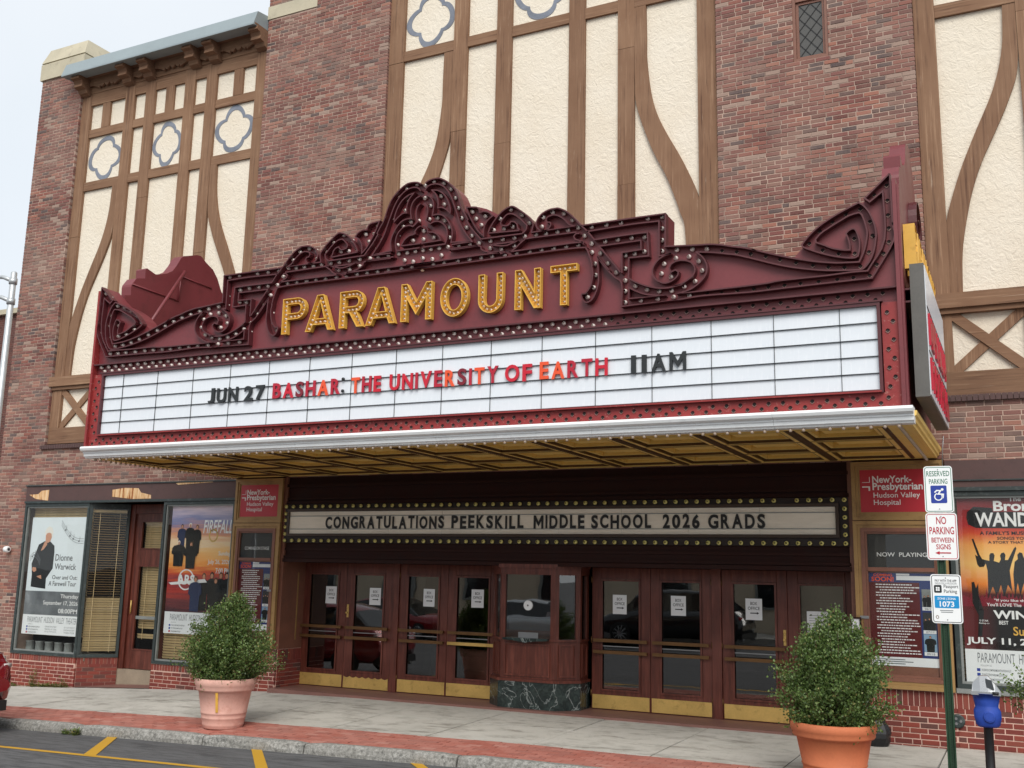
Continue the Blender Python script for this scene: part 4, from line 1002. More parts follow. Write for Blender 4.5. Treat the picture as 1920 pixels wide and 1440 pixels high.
SI = [[(1330, 905), (1350, 900), (1420, 1080), (1450, 1130), (1530, 1150), (1530, 1085), (1545, 1062), (1575, 1062), (1590, 1090), (1580, 1150), (1640, 1170), (1660, 1130), (1650, 1090), (1665, 1062), (1695, 1055), (1712, 1085), (1705, 1140), (1740, 1140), (1800, 1020), (1822, 988), (1835, 1010), (1780, 1180), (1760, 1260), (1790, 1500), (1740, 1420), (1700, 1560), (1660, 1420), (1620, 1560), (1570, 1440), (1520, 1560), (1510, 1260), (1490, 1180), (1470, 1215), (1420, 1220), (1395, 1190), (1370, 1080), (1400, 1100)],
      [(1800, 1300), (1815, 1160), (1850, 1130), (1845, 1080), (1870, 1052), (1900, 1062), (1915, 1110), (1950, 1150), (1970, 1300), (1960, 1560), (1920, 1400), (1880, 1540), (1850, 1400), (1820, 1560)]]
for q in SI: poly_part('silhouette', T3(q), YP - .0014, 'cloth_black', p3)
cw = [(1150, 460)]; random.seed(3)
xx = 1150
while xx < 2500: cw += [(xx, 370 + random.uniform(-30, 20)), (xx + 14, 300 + random.uniform(-50, 50)), (xx + 26, 360 + random.uniform(-20, 20))]; xx += 42
cw += [(2500, 460)]; poly_part('crowd', T3(cw, 1060), YP - .0016, 'letter_dark_red', p3)
poly_part('crowd_hand', T3([(1330, 190), (1360, 185), (1380, 260), (1405, 200), (1410, 330), (1470, 520), (1450, 800), (1405, 800), (1410, 560), (1340, 420)], 1060), YP - .0018, 'cloth_black', p3)
# ------------------------------------------------------------------ entrance under the marquee
YD = .65
b = MB(); b.box(-4.72, 4.76, .04, .64, 2.15, 3.62); ent = b.build('entablature', 'dark_wood', theatre)
for z0, z1, y in ((2.13, 2.19, -.02), (2.2, 2.24, .0), (2.33, 2.37, .01), (3.12, 3.17, .0), (3.2, 3.24, .01), (3.42, 3.47, .0)):
    b = MB(); b.box(-4.71, 4.75, y, .039, z0, z1); b.build('cornice_strip', 'dark_wood', ent)
b = MB(); b.box(-4.75, 4.78, -.16, 1.0, -.12, .03); b.build('entry_plinth', 'floor_brown', kind='structure')
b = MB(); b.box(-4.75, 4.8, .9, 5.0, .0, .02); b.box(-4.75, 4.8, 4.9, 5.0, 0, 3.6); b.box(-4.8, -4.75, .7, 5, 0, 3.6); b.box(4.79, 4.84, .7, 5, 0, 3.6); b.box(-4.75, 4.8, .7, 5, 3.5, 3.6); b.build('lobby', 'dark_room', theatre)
b = MB(); b.box(-4.7, -3.9, 2.2, 2.3, .02, 2.4); b.box(-3.2, -2.6, 2.6, 2.7, .02, 1.2); b.build('lobby_wall', 'room_wall', theatre)
# side reveals with gilt line
for s_, X in ((-1, -4.725), (1, 4.765)):
    b = MB(); b.box(X - .03, X + .03, -.0, YD, .66, 3.6); rv = b.build('reveal', 'gilt_brown', theatre)
    b = MB(); xi = X - s_ * .031; b.box(xi - .006, xi + .006, .42, .45, .8, 1.95); b.build('gilt_line', 'gilt', rv)
    b = MB(); b.box(X - .03, X + .03, .02, YD, -.1, .658); wb = b.build('reveal_base', 'mortar_lower', theatre)
    bb = MB(); xf = X - s_ * .03; k = 0; z = -.07
    while z < .44:
        yv = -.01 - (k % 2) * .1
        while yv < YD:
            a, c = max(-.012, yv) + .004, min(YD, yv + ST) - .004
            if c - a > .02: bb.box(xf - .008, xf + .008, a, c, z + .005, z + .0625)
            yv += ST
        z += CO; k += 1
    yv = -.01
    while yv < YD - .03: bb.box(xf - .008, xf + .008, yv + .004, yv + .0637, .47, .652); yv += .0677
    bb.build('brickwork', 'brick_lower', wb, kind='stuff')
def door(x0, x1, label, hinge, crest=False, patchy=False, tarnish=False):
    t = thing('lobby_door', ((x0 + x1) / 2, YD, .03), label, 'door', 'mahogany lobby doors')
    zt, zb = 2.13, .035; st = .145
    b = MB()
    for q in ((x0, x0 + st, zb, zt), (x1 - st, x1, zb, zt), (x0 + st + .001, x1 - st - .001, 1.96, zt), (x0 + st + .001, x1 - st - .001, zb, .30)): b.bbox(q[0], q[1], YD - .025, YD + .025, q[2], q[3], .004)
    fr = b.build('leaf_frame', 'mahogany', t)
    b = MB(); frame_mb(b, x0 + st + .002, x1 - st - .002, .302, 1.958, .03, YD - .038, YD - .0255); b.build('glass_bead', 'mahogany', t)
    b = MB(); b.box(x0 + st, x1 - st, YD - .004, YD + .002, .3, 1.96); b.build('pane', 'glass_door', t)
    for z in (1.045, .875):
        b = MB(); b.box(x0 + .05, x1 - .03, YD - .105, YD - .075, z - .024, z + .024)
        for xx in (x0 + .07, x1 - .06): b.box(xx - .015, xx + .015, YD - .0748, YD - .026, z - .012, z + .012)
        b.build('push_bar', 'bronze' if not (tarnish and z < 1) else 'brass', t)
    b = MB(); b.box(x0 + st + .02, x1 - st - .02, YD - .02, YD - .012, .952, .966); b.build('rail_rod', 'metal_grey', t)
    b = MB()
    if crest:
        n = 7; top = [(x0 + .02 + (x1 - x0 - .04) * i / (n * 6), .235 - .022 * abs(math.sin(math.pi * i / 6))) for i in range(n * 6 + 1)]
        b.prism([(x0 + .015, .045), (x1 - .015, .045)] + [(a, c) for a, c in reversed(top)], YD - .031, YD - .0252)
    else: b.bbox(x0 + .015, x1 - .015, YD - .031, YD - .0252, .045, .245, .002)
    b.build('kick_plate', 'brass', t)
    b = MB()
    hx = x0 if hinge < 0 else x1
    for z in (.22, 1.0, 1.9): b.lathe([(.012, 0), (.012, .09)], (hx + .002 * hinge, YD - .034, z), 8)
    b.build('hinge', 'bronze', t)
    return t
P1 = [(.80, 1.735), (1.74, 2.675), (2.825, 3.765), (3.77, 4.71)]
RD = [('mahogany glass lobby door just right of the ticket booth', -1, 0), ('mahogany glass lobby door second right of the ticket booth', 1, 0), ('mahogany glass lobby door left of the notice door', -1, 0), ('mahogany glass lobby door with a printed notice behind the right planter', 1, 0)]
LD = [('mahogany lobby door just left of the ticket booth, lower bar gilded', 1, 0), ('mahogany lobby door second left of the ticket booth', -1, 0), ('mahogany lobby door with a scalloped brass kick plate', 1, 1), ('leftmost mahogany lobby door beside the left display case', -1, 0)]
for (x0, x1), (lb, hg, cr) in zip(P1, RD): door(x0, x1, lb, hg, cr)
for i, ((x0, x1), (lb, hg, cr)) in enumerate(zip(P1, LD)): door(-x1 - .02, -x0 - .02, lb, hg, cr, tarnish=(i == 0))
for x0, x1 in ((-2.84, -2.70), (2.68, 2.82), (-4.735, -4.732), (4.715, 4.735)):
    b = MB(); b.bbox(x0, x1, YD - .05, YD + .04, .03, 2.14, .001); b.build('door_post', 'mahogany', theatre)
for X, z in ((-3.74, 1.32), (3.72, 1.2)):
    b = MB(); b.bbox(X - .02, X + .02, YD - .034, YD - .0258, z - .11, z + .11, .004); b.lathe([(.014, 0), (.016, .012), (.008, .016)], (X, YD - .034, z + .05), 12, axis='y'); b.lathe([(.014, 0), (.02, .02), (.02, .035), (.012, .04)], (X, YD - .034, z - .03), 12, axis='y')
    b.build('lock_plate', 'brass', label='small brass lock plate between two lobby doors, %s of the booth' % ('left' if X < 0 else 'right'), cat='lock')
# papers taped behind the door glass
papers = [((611, 631, 1099, 1131), 'leftmost lobby door'), ((693, 714, 1102, 1134), 'lobby door with the scalloped kick plate'), ((794, 815, 1104, 1137), 'second lobby door left of the booth'), ((884, 907, 1105, 1139), 'lobby door just left of the booth'), ((1149, 1175, 1115, 1151), 'lobby door just right of the booth'), ((1258, 1286, 1117, 1154), 'second lobby door right of the booth'), ((1398, 1429, 1122, 1162), 'lobby door nearest the right planter')]
for (a, c, d, e), w in papers:
    y = YD - .0075; p, q = P(a, (d + e) / 2, y), P(c, (d + e) / 2, y); z0, z1 = P(a, e, y).z, P(a, d, y).z
    t = thing('paper_notice', ((p.x + q.x) / 2, y, z0), 'white box office paper with an arrow on the ' + w, 'notice', 'box office papers on the lobby doors')
    b = MB(); b.box(p.x, q.x, y, y + .001, z0, z1); b.build('sheet', 'paper_white', t)
    w_, h_ = q.x - p.x, z1 - z0; O = (0, y - .0005, 0)
    text('BOX', (p.x + w_ * .3, q.x - w_ * .3, z0 + h_ * .7, z0 + h_ * .85), O, FX, FZ, .001, 'ink', t, bold=.01)
    text('OFFICE', (p.x + w_ * .14, q.x - w_ * .14, z0 + h_ * .47, z0 + h_ * .62), O, FX, FZ, .001, 'ink', t, bold=.01)
    b = MB(); zc = z0 + h_ * .32; b.prism([(p.x + w_ * .28, zc - .007), (q.x - w_ * .32, zc - .007), (q.x - w_ * .32, zc - .018), (q.x - w_ * .18, zc), (q.x - w_ * .32, zc + .018), (q.x - w_ * .32, zc + .007), (p.x + w_ * .28, zc + .007)], y - .0015, y - .0005); b.build('arrow', 'ink', t)
y = YD - .0075; p, q = P(1513, 1160, y), P(1553, 1160, y)
t = thing('printed_notice', (p.x, y, P(1513, 1182, y).z), 'white printed notice sheet on the door behind the right planter', 'notice')
z0, z1 = P(1513, 1185, y).z, P(1513, 1146, y).z
b = MB(); b.box(p.x, q.x, y, y + .001, z0, z1); b.build('sheet', 'paper_white', t)
b = MB()
for i in range(7): b.box(p.x + .03, q.x - .03 - (i % 3) * .03, y - .001, y - .0002, z1 - .06 - i * .035, z1 - .054 - i * .035)
b.build('print_lines', 'ink_grey', t)
# ------------------------------------------------------------------ ticket booth
bt = thing('ticket_booth', (0, .2, .03), 'mahogany ticket booth with a green marble base between the lobby doors', 'booth')
BP = [(-.74, .64), (-.74, .30), (-.45, .0), (.45, .0), (.74, .30), (.74, .64)]      # half octagon on plan
def booth_ring(b, z0, z1, grow=0.0):
    pts = []
    for x, y in BP: pts.append((x + (grow if x > 0 else -grow), y - grow if y < .6 else y))
    n = len(pts); b.add([(x, y, z0) for x, y in pts] + [(x, y, z1) for x, y in pts], [tuple(range(n - 1, -1, -1)), tuple(range(n, 2 * n))] + [(i, (i + 1) % n, (i + 1) % n + n, i + n) for i in range(n)])
    return b
booth_ring(MB(), .031, .42, .02).build('marble_base', 'green_marble', bt)
booth_ring(MB(), .421, .46, .035).build('base_mould', 'mahogany', bt)
booth_ring(MB(), .461, 1.02, -.006).build('panelled_body', 'mahogany', bt)
booth_ring(MB(), 1.021, 1.05, .015).build('sill_mould', 'mahogany', bt)
booth_ring(MB(), 2.0, 2.145, .01).build('head', 'mahogany', bt); booth_ring(MB(), 2.1, 2.16, .035).build('head_mould', 'mahogany', bt)
def face_frame(i): a, c = Vector((*BP[i], 0)), Vector((*BP[i + 1], 0)); d = (c - a); return a, d.normalized(), d.length
for i in range(5):
    a, d, L = face_frame(i); n = Vector((d.y, -d.x, 0))
    # corner posts
    for u in (.035, L - .035):
        b = MB(); b.obox(a + d * u + n * -.03 + Vector((0, 0, 1.525)), d * .035, n * .03, Vector((0, 0, .475))); b.build('corner_post', 'mahogany', bt)
    if L > .25:
        b = MB(); u0, u1 = .07, L - .07
        b.obox(a + d * (u0 + u1) / 2 + n * -.03 + Vector((0, 0, 1.525)), d * ((u1 - u0) / 2), n * .003, Vector((0, 0, .475))); b.build('pane', 'glass_door', bt)
        b = MB()
        for (p0, p1, q0, q1) in ((u0, u0 + .025, .5, .98), (u1 - .025, u1, .5, .98), (u0 + .026, u1 - .026, .5, .525), (u0 + .026, u1 - .026, .955, .98)):
            b.obox(a + d * (p0 + p1) / 2 + n * .004 + Vector((0, 0, (q0 + q1) / 2)), d * ((p1 - p0) / 2), n * .01, Vector((0, 0, (q1 - q0) / 2)))
        b.build('panel_mould', 'mahogany', bt)
b = MB(); b.box(-.38, .38, .04, .06, 1.05, 1.17); b.build('counter_back', 'counter_wood', bt)
b = MB(); b.prism([(-.37, 1.03), (-.2, 1.02), (0, .995), (.2, 1.02), (.37, 1.03), (.37, 1.06), (-.37, 1.06)], -.10, -.012); b.build('counter_shelf', 'green_marble', bt)
b = MB(); b.box(-.16, .17, .018, .026, 1.06, 1.14); b.build('ticket_slot', 'metal_grey', bt)
b = MB(); b.lathe([(.075, 0), (.075, .012), (.06, .018)], (.0, .02, 1.54), 28, axis='y'); sp = b.build('speak_disc', 'paper_white', bt)
b = MB(); b.lathe([(.014, 0), (.012, .004)], (.0, .001, 1.54), 12, axis='y'); b.build('speak_hole', 'ink', bt)
b = MB(); b.box(-.36, .36, .10, .12, 1.1, 1.34); b.build('frosted_strip', 'frame_grey', bt)
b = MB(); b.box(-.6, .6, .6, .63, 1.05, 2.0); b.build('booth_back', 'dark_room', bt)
# ------------------------------------------------------------------ display cases, hospital plates
def case(x0, x1, head, lab, plate_lab, poster_lab, gd, k=1.0):
    t = thing('display_case', ((x0 + x1) / 2, 0, .66), lab, 'display case')
    b = MB(); b.box(x0, x1, -.03, .3, .672, 3.58); b.build('body', 'gilt_brown', t)
    # upper frame for the plate
    b = MB(); moulding(b, x0, x1, 2.80, 3.575, [(0, .05, -.075, -.0305), (.051, .035, -.06, -.0305), (.087, .02, -.045, -.0305)]); b.build('upper_frame', 'gilt', t)
    b = MB(); moulding(b, x0, x1, .668, 2.79, [(0, .05, -.085, -.0305), (.051, .04, -.07, -.0305)]); b.build('lower_frame', 'gilt', t)
    b = MB(); moulding(b, x0 + .092, x1 - .092, .76, 2.70, [(0, .05, -.08, -.0305), (.051, .025, -.062, -.0305)]); b.build('inner_frame', 'gilt_brown', t)
    xa, xb = x0 + .17, x1 - .17
    b = MB(); b.box(xa, xb, -.072, -.0305, 2.14, 2.19); b.build('divider', 'gilt_brown', t)
    b = MB(); b.box(xa, xb, -.035, -.031, 2.19, 2.62); b.build('title_board', 'black_paint', t)
    b = MB(); b.box(xa, xb, -.048, -.044, 2.19, 2.62); b.box(xa, xb, -.048, -.044, .84, 2.14); b.build('pane', 'glass_shop', t)
    w_ = xb - xa
    text(head, (xa + w_ * .14, xb - w_ * .1, 2.33, 2.385), (0, -.0355, 0), FX, FZ, .002, 'ink_white', t, bold=.01)
    b = MB(); b.box(x1 - .19, x1 - .10, -.092, -.0855, 1.62, 1.655) if gd < 0 else b.box(x0 + .05, x0 + .16, -.092, -.0855, 1.53, 1.565); b.build('hasp', 'metal_grey', t)
    # hospital plate above
    h = thing('hospital_plate', ((x0 + x1) / 2, -.03, 2.9), plate_lab, 'sign'); a, c, z0, z1 = x0 + .108, x1 - .108, 2.908, 3.467
    b = MB(); b.box(a, c, -.045, -.0308, z0, z1); b.build('plate', 'hospital_red', h)
    W_, H_ = c - a, z1 - z0; O = (0, -.0455, 0); f = lambda u0, u1, v0, v1: (a + W_ * u0, a + W_ * u1, z0 + H_ * v0, z0 + H_ * v1)
    text('NewYork-', f(.17, .17 + .60 * k, .685, .855), O, FX, FZ, .002, 'ink_white', h, bold=.022)
    text('Presbyterian', f(.17, .17 + .77 * k, .465, .69), O, FX, FZ, .002, 'ink_white', h, bold=.022)
    text('Hudson Valley', f(.18, .18 + .71 * k, .30, .46), O, FX, FZ, .002, 'ink_white', h, bold=.004)
    text('Hospital', f(.18, .18 + .41 * k, .13, .29), O, FX, FZ, .002, 'ink_white', h, bold=.004)
    b = MB(); zz = z0 + H_ * .7; q = lambda u: a + W_ * u
    b.box(q(.03), q(.135), -.047, -.0453, zz, zz + .006); b.box(q(.128), q(.137), -.047, -.0453, zz + .0061, zz + .075)
    b.box(q(.03), q(.137), -.047, -.0453, zz - .065, zz - .05); b.box(q(.115), q(.137), -.047, -.0453, zz - .11, zz - .0651); b.build('corner_mark', 'ink_white', h)
    # season poster
    p = thing('season_poster', ((xa + xb) / 2, -.033, .95), poster_lab, 'poster'); y = -.0325
    b = MB(); b.box(xa, xb, y, y + .0012, .95, 2.12); b.build('sheet', 'poster_blue', p)
    b = MB(); quad(b, xa, xa + w_ * .76, 1.06, 2.0, y - .0008); b.build('list_panel', 'poster_maroon', p)
    b = MB(); quad(b, xa, xb, .95, 1.06, y - .0012); b.build('footer', 'paper_white', p)
    b = MB(); quad(b, xa + w_ * .42, xb, 2.03, 2.085, y - .0014); quad(b, xa + w_ * .42, xa + w_ * .62, 2.09, 2.115, y - .0014); b.build('ticket_strip', 'paper_white', p)
    text('COMING', (xa + w_ * .07, xa + w_ * .36, 2.075, 2.11), (0, y - .0012, 0), FX, FZ, .001, 'letter_orange', p, bold=.03)
    text('SOON!', (xa + w_ * .04, xa + w_ * .38, 2.01, 2.07), (0, y - .0012, 0), FX, FZ, .001, 'letter_orange', p, bold=.03)
    b = MB(); z = 1.965
    for i in range(26):
        st_ = .05 if i % 3 else .02; L = random.uniform(.38, .62); u = xa + w_ * (.10 + (.06 if i % 3 == 2 else 0)); 
        # each line of the programme is a run of small word strokes
        e = u + w_ * L
        while u < e: l2 = random.uniform(.012, .05); b.add([(u, y - .0016, z), (u + l2, y - .0016, z), (u + l2, y - .0016, z + .013), (u, y - .0016, z + .013)], [(0, 1, 2, 3)]); u += l2 + .008
        z -= .0345
    b.build('programme_lines', 'ink_white', p)
    b = MB()
    for i in range(3): b.add([(xa + .03, y - .0016, .972 + i * .026), (xa + w_ * (.5 + .12 * (i % 2)), y - .0016, .972 + i * .026), (xa + w_ * (.5 + .12 * (i % 2)), y - .0016, .984 + i * .026), (xa + .03, y - .0016, .984 + i * .026)], [(0, 1, 2, 3)])
    b.build('footer_lines', 'ink_grey', p)
    for i, (zc, dt) in enumerate(((1.77, '06/12'), (1.48, '07/11'), (1.21, '09/18'))):
        u0, u1 = xa + w_ * .79, xb - w_ * .02
        b = MB(); quad(b, u0, u1, zc - .07, zc + .15, y - .001); b.build('photo_square', ('frame_grey', 'ink', 'photo_sky')[i], p)
        b = MB(); quad(b, u0, u1, zc - .115, zc - .072, y - .001); b.build('date_strip', 'paper_white', p)
        text(dt, (u0 + .03, u1 - .03, zc - .108, zc - .082), (0, y - .0014, 0), FX, FZ, .0008, 'ink', p)
        um = (u0 + u1) / 2
        if i == 2: figure(p, um, zc - .07, .2, y - .0014, 'cloth_black', 'hair_brown', .14)
        else:
            for k in (-1, 0, 1): figure(p, um + k * .045, zc - .07, .14 + .01 * (k == 0), y - .0014 - .003 * (k + 1), 'cloth_black', 'hair_brown', .06)
    return t
flat('poster_blue', srgb(36, 52, 108), .5); flat('poster_maroon', srgb(92, 26, 28), .5); flat('photo_sky', srgb(130, 160, 186), .6)
case(-5.81, -4.757, 'COMING ON STAGE', 'gilt framed display case on the brick base left of the doors', 'red hospital sponsor plate over the left display case', 'season programme poster inside the left display case', -1)
case(4.797, 5.945, 'NOW  PLAYING', 'gilt framed display case on the brick base right of the doors', 'red hospital sponsor plate over the right display case', 'season programme poster inside the right display case', 1, .87)
# ------------------------------------------------------------------ announcement board over the doors
ab = thing('announcement_board', (0, 0, 2.45), 'dark framed announcement board with yellow bulbs over the doors', 'sign')
X0, X1, Z0, Z1 = -4.575, 4.575, 2.615, 2.985
b = MB(); b.box(-4.70, 4.74, -.02, .038, 2.46, 3.11); b.build('backing', 'board_dark', ab)
b = MB(); frame_mb(b, X0 - .045, X1 + .045, Z0 - .045, Z1 + .045, .044, -.07, -.021); b.build('inner_frame', 'bronze_dark', ab)
n = 9; w = (X1 - X0) / n
for i in range(n):
    b = MB(); b.box(X0 + i * w + .0015, X0 + (i + 1) * w - .0015, -.045, -.021, Z0, Z1); b.build('panel', 'board_cream', ab)
for z in (Z0 + .075, Z1 - .075):
    b = MB(); b.box(X0, X1, -.055, -.0455, z - .006, z + .006); b.build('letter_track', 'frame_grey', ab)
bm = MB(); bm.lathe([(.0, -.034), (.018, -.028), (.03, -.010), (.031, .004), (.024, .022), (.014, .034)], (0, 0, 0), 12, False, 'y'); YB_ = bm.mesh('bulb', 'bulb_yellow')
def ybulb(x, z):
    o = bpy.data.objects.new('bulb', YB_); C.objects.link(o); o.location = (x, -.05, z); adopt(o, ab)
x = -4.66
nb = 61
for i in range(nb):
    x = -4.665 + i * (9.36 / (nb - 1))
    if i != 55: ybulb(x, 3.075)
    ybulb(x, 2.495)
for z in (2.61, 2.725, 2.84, 2.955): ybulb(-4.665, z); ybulb(4.695, z)
# ------------------------------------------------------------------ marquee
mq = thing('theatre_marquee', (0, -1.7, 3.6), 'maroon marquee with scrolled pediment, gold channel letters and bulbs over the entrance', 'marquee')
YS, YF, YN = -3.36, -3.45, -3.41        # pediment sheet, front edge of the ribs, reader panel
ZOOM = {'A': (700, 325, 9.6), 'B': (840, 360, 9.6), 'C': (980, 375, 9.6), 'D': (1080, 440, 9.6), 'E': (1200, 390, 9.6), 'F': (1220, 450, 9.6), 'G': (1380, 420, 6), 'H': (1480, 300, 8), 'P': (0, 0, 1)}
def trace(txt, Y=YF):
    """tokens: a letter selects the enlargement the following x,y pairs were read from"""
    out = []; z = None
    for t in txt.split():
        if t in ZOOM: z = ZOOM[t]; continue
        a, c = t.split(','); p = P(z[0] + float(a) / z[2], z[1] + float(c) / z[2], Y); out.append((p.x, p.z))
    return out
# outline of the right half from the middle notch outwards; the left half mirrors it
SIL = trace('A 930,178 1000,125 1100,92 1200,88 1310,138 1400,208 1470,292 1520,402 1555,520 1590,620 B 290,245 400,228 500,232 640,265 780,330 900,400 1020,312 1110,264 1180,260 1300,332 1420,422 1500,512 1560,525 C 240,440 250,380 300,290 380,220 480,170 580,150 640,145 760,190 870,270 960,360 1050,458 1920,331 E 462,97 455,686 900,670 1100,660 1250,650 1450,661 1600,683 F 1500,119 1700,141 1920,190 G 150,276 300,312 450,348 560,366 640,350 690,290 740,236 H 280,1150 400,1030 530,930 700,820 900,710 1040,637 1125,560 1500,202 1512,212')
XR, ZR0 = 5.80, 4.90
half = [(max(0, x), z) for x, z in SIL]; half[0] = (0, half[0][1])
half = half + [(XR, half[-1][1] - .05), (XR, ZR0)]
poly = half + [(-x, z) for x, z in reversed(half[1:])]
b = MB(); b.prism(poly, YS, YS + .25); ped = b.build('pediment', 'maroon', mq)
RIBS = '''A 930,178 1000,125 1100,92 1200,88 1310,138 1400,208 1470,292 1520,402 1555,520 1590,640 1640,720 1700,830 B 340,520 400,620 470,710 540,790 585,845 1330,748
A 930,300 985,230 1060,195 1150,190 1240,220 1320,290 1390,400 1430,500 1470,620 1510,740 B 215,560 290,700 370,810 432,890 60,945
B 0,1030 530,965 600,1030 680,1070 780,1085 890,1082 920,1100
B -760,1320 870,1092 940,1112
B -1150,1440 0,1310 1920,1050 C 1080,855 1140,870 1180,950 1220,1060 1250,1180 D 280,560 300,680 290,800 260,920 200,1020 150,1060 110,1060 95,1090 110,1150 150,1205 210,1215 290,1160 350,1050 390,920 405,800 395,600 385,400 470,520 580,650 690,760 820,880 820,1290 1920,1160 F 400,1090 900,1005 1500,958 1920,922 G 700,700 1530,605 1770,190 1760,0 H 1545,900 1505,202
B 1100,1075 1200,1020 1290,930 1370,860 1400,838 C 970,576
B 1100,1075 1920,960 C 1040,756 1090,790 1050,740 990,720 940,700 918,650 960,602 1020,600
B 720,732 760,640 830,520 920,402 1020,312 1110,264 1180,260 1300,332 1420,422 1500,512 1530,590 1500,725 C 930,470 840,440 750,350 660,290 570,265 500,280 440,310 415,360 440,400 490,400 505,430 495,470 450,525 380,550 310,540 260,500 240,450 250,380 300,290 380,220 480,170 580,150 640,145 760,190 870,270 960,360 1050,458 1110,510 1170,570 1290,712 C 1920,620 E 130,435 155,860 D 950,415 945,780 1050,840 1200,900 1350,940 1500,960 1650,955 1800,920 1920,890 E 600,1410 760,1350 900,1260 970,1180 985,1080 930,990 850,950 740,940 640,960 560,1010 525,1080 555,1150 640,1110 690,1150 670,1220 600,1290 500,1340 400,1345 290,1290 230,1200 225,1100 270,1000 350,910 450,850 560,815
B 720,740 1290,690
B 960,600 945,550 990,480 1060,405 1140,390 1220,420 1310,490 1380,560 1420,600 1400,680 1330,748
B 960,600 1050,605 1100,580 1130,530 1190,535 1240,580 1255,640 1290,690
B 770,945 900,965 1050,960 1150,920 1240,880 1000,920 770,945
B 330,275 500,270 555,310 565,362 590,362 650,345 740,370 800,430 720,500 660,600 640,700 640,790 550,710 470,590 390,440 330,275
A 1050,300 1120,370 1160,470 1165,560 1160,620 1230,610 1310,650 1380,712 1385,640 1360,540 1310,430 1240,350 1150,305 1050,300
A 915,530 960,570 980,650 970,760 940,850 1020,910 1090,870 1180,865 1260,910 1310,980 1330,1080 1320,1180 1290,1270 870,1332
A 925,390 1000,410 1060,470 1085,560 1080,660 1060,755 1150,735 1240,750 1310,810 1370,900 1410,1000 1420,1100 1395,1240 1750,1222
A 885,940 940,960 975,1010 970,1052 1000,1055 1080,1060 1150,1100 1195,1160 1212,1202 865,1258
A 1400,1375 1880,1302
E 455,97 450,690 900,670 1100,660 1250,650 1450,661 1600,683 F 1500,119 1700,141 1920,190 G 150,276 300,312 450,346 600,376 750,401 900,421 1100,435 1250,432 1385,425 1430,330 1460,220 1475,100 H 1150,1000 1120,900 1080,812 1040,787 900,830 760,910 600,1010 470,1100 390,1190 400,1235 G 980,232 1080,270 1200,290 1280,290 1280,230 1260,160 1235,105 1270,70 1310,50 1340,60 1370,120 1390,200 1385,300 1370,360 1320,380 1200,375 1050,350 900,310 760,260 740,232 H 280,1150 400,1030 530,930 700,820 900,710 1040,637 1110,682 1180,760 1240,870 1280,980 1300,1100 G 1570,180 1550,300 1500,420 1430,500 1350,515 1200,520 1000,520 800,505 600,480 400,440 200,390 0,345 F 1400,250 1100,220 820,215 E 1100,860 1160,930 1200,1030 1200,1130 1170,1220 1080,1330 F 740,870 600,930 480,965 1920,800 G 500,635 1000,580 1300,540 1480,525 1670,170 H 1400,465 1205,625 1128,572 1500,202
C 1050,458 1920,331 E 462,97
C 1150,567 1920,440 E 340,232 345,860 560,815
C 1340,1012 1440,1130 1550,1260 D 580,652
D 825,690 825,320 1170,265 1165,100 C 1375,830 1500,980 1640,1150 1760,1300
D 950,950 950,1150 1590,1092 1350,1085 1200,1060 1050,1000 950,950'''
TH = .016
for ln in RIBS.split('\n'):
    if not ln.strip(): continue
    pts = smooth_line(trace(ln), 4)
    for s_ in (1, -1):
        b = MB(); b.ribbon([(s_ * p[0], p[1]) for p in pts], YF, YS + .002, TH); b.build('rib', 'maroon_rib', mq)
# bulbs of the pediment (right half), empty sockets farther out on the right
BUL = '''A 1100,150 1275,185 1400,290 1480,450 1535,630 1595,810 1680,980 1775,1130 1900,1265 1225,415 1280,565 1035,590 1015,830 1160,805 1290,855 1370,980 1380,1160 1350,1330 1095,1160 1040,1365 1190,1350 1545,1300 1745,1275
B 445,360 510,485 605,600 680,440 945,485 1135,320 1335,420 1470,565 830,690 1010,665 1175,630 1385,800 770,885 990,855 1200,830 565,925 760,1020 965,1035 1200,975 1025,1135 1240,1105 1475,1080 1690,1045 1900,1020 180,1245 390,1220 600,1190 800,1165 1590,770 1770,755
C 375,315 545,230 745,250 895,370 1005,500 350,485 630,580 820,550 1115,650 1245,790 1400,965 1535,1145 1685,1310 1250,945 1310,1150 1320,1355 1245,490 1510,455 1775,420 1490,750 1715,720 570,880 785,845 1005,815 1855,1000 1850,1240
D 890,830 1070,930 1280,995 1500,1025 1725,1010 325,955 215,1130 1005,65 1240,50 1060,350 1235,310 890,1020 890,1225 1170,1190 1475,1160 1760,1125 1555,105 1555,300 1820,275 1800,425 1590,530 1540,705 1715,765
E 405,160 145,195 945,745 1205,745 885,880 1060,960 1120,1130 995,1325 800,1420 405,375
F 700,1005
P 828,479 813,495 833,493 811,486'''
SOC = '''F 1285,195 1550,215 1805,250 1015,965 1280,940 1560,910 1855,885
G 165,335 335,365 495,400 675,435 865,465 1040,485 1220,490 1400,475 1495,315 1535,130 1330,165 1335,330 1155,335 975,295 825,220 945,85 20,745 200,730 365,710 545,690 725,670 930,650 1140,625 1320,605 1505,580 1585,455 1660,330 1720,200 1720,50
H 1460,380 1470,605 1480,825 1490,1020 1270,520 1065,735 850,815 650,930 460,1070 1210,925 1250,1130'''
CEN = trace('A 925,230 915,455 880,1045 880,1195 870,1390 P 797.7,484 800,505', YS - .02)
lit = [p for ln in BUL.split('\n') for p in trace(ln, YS - .02)]; dead = [p for ln in SOC.split('\n') for p in trace(ln, YS - .005)]
bulbs = [(0, z) for _, z in CEN]
for x, z in lit: bulbs += [(x, z), (-x, z)]
socks = []
for x, z in dead: socks.append((x, z)); bulbs.append((-x, z))
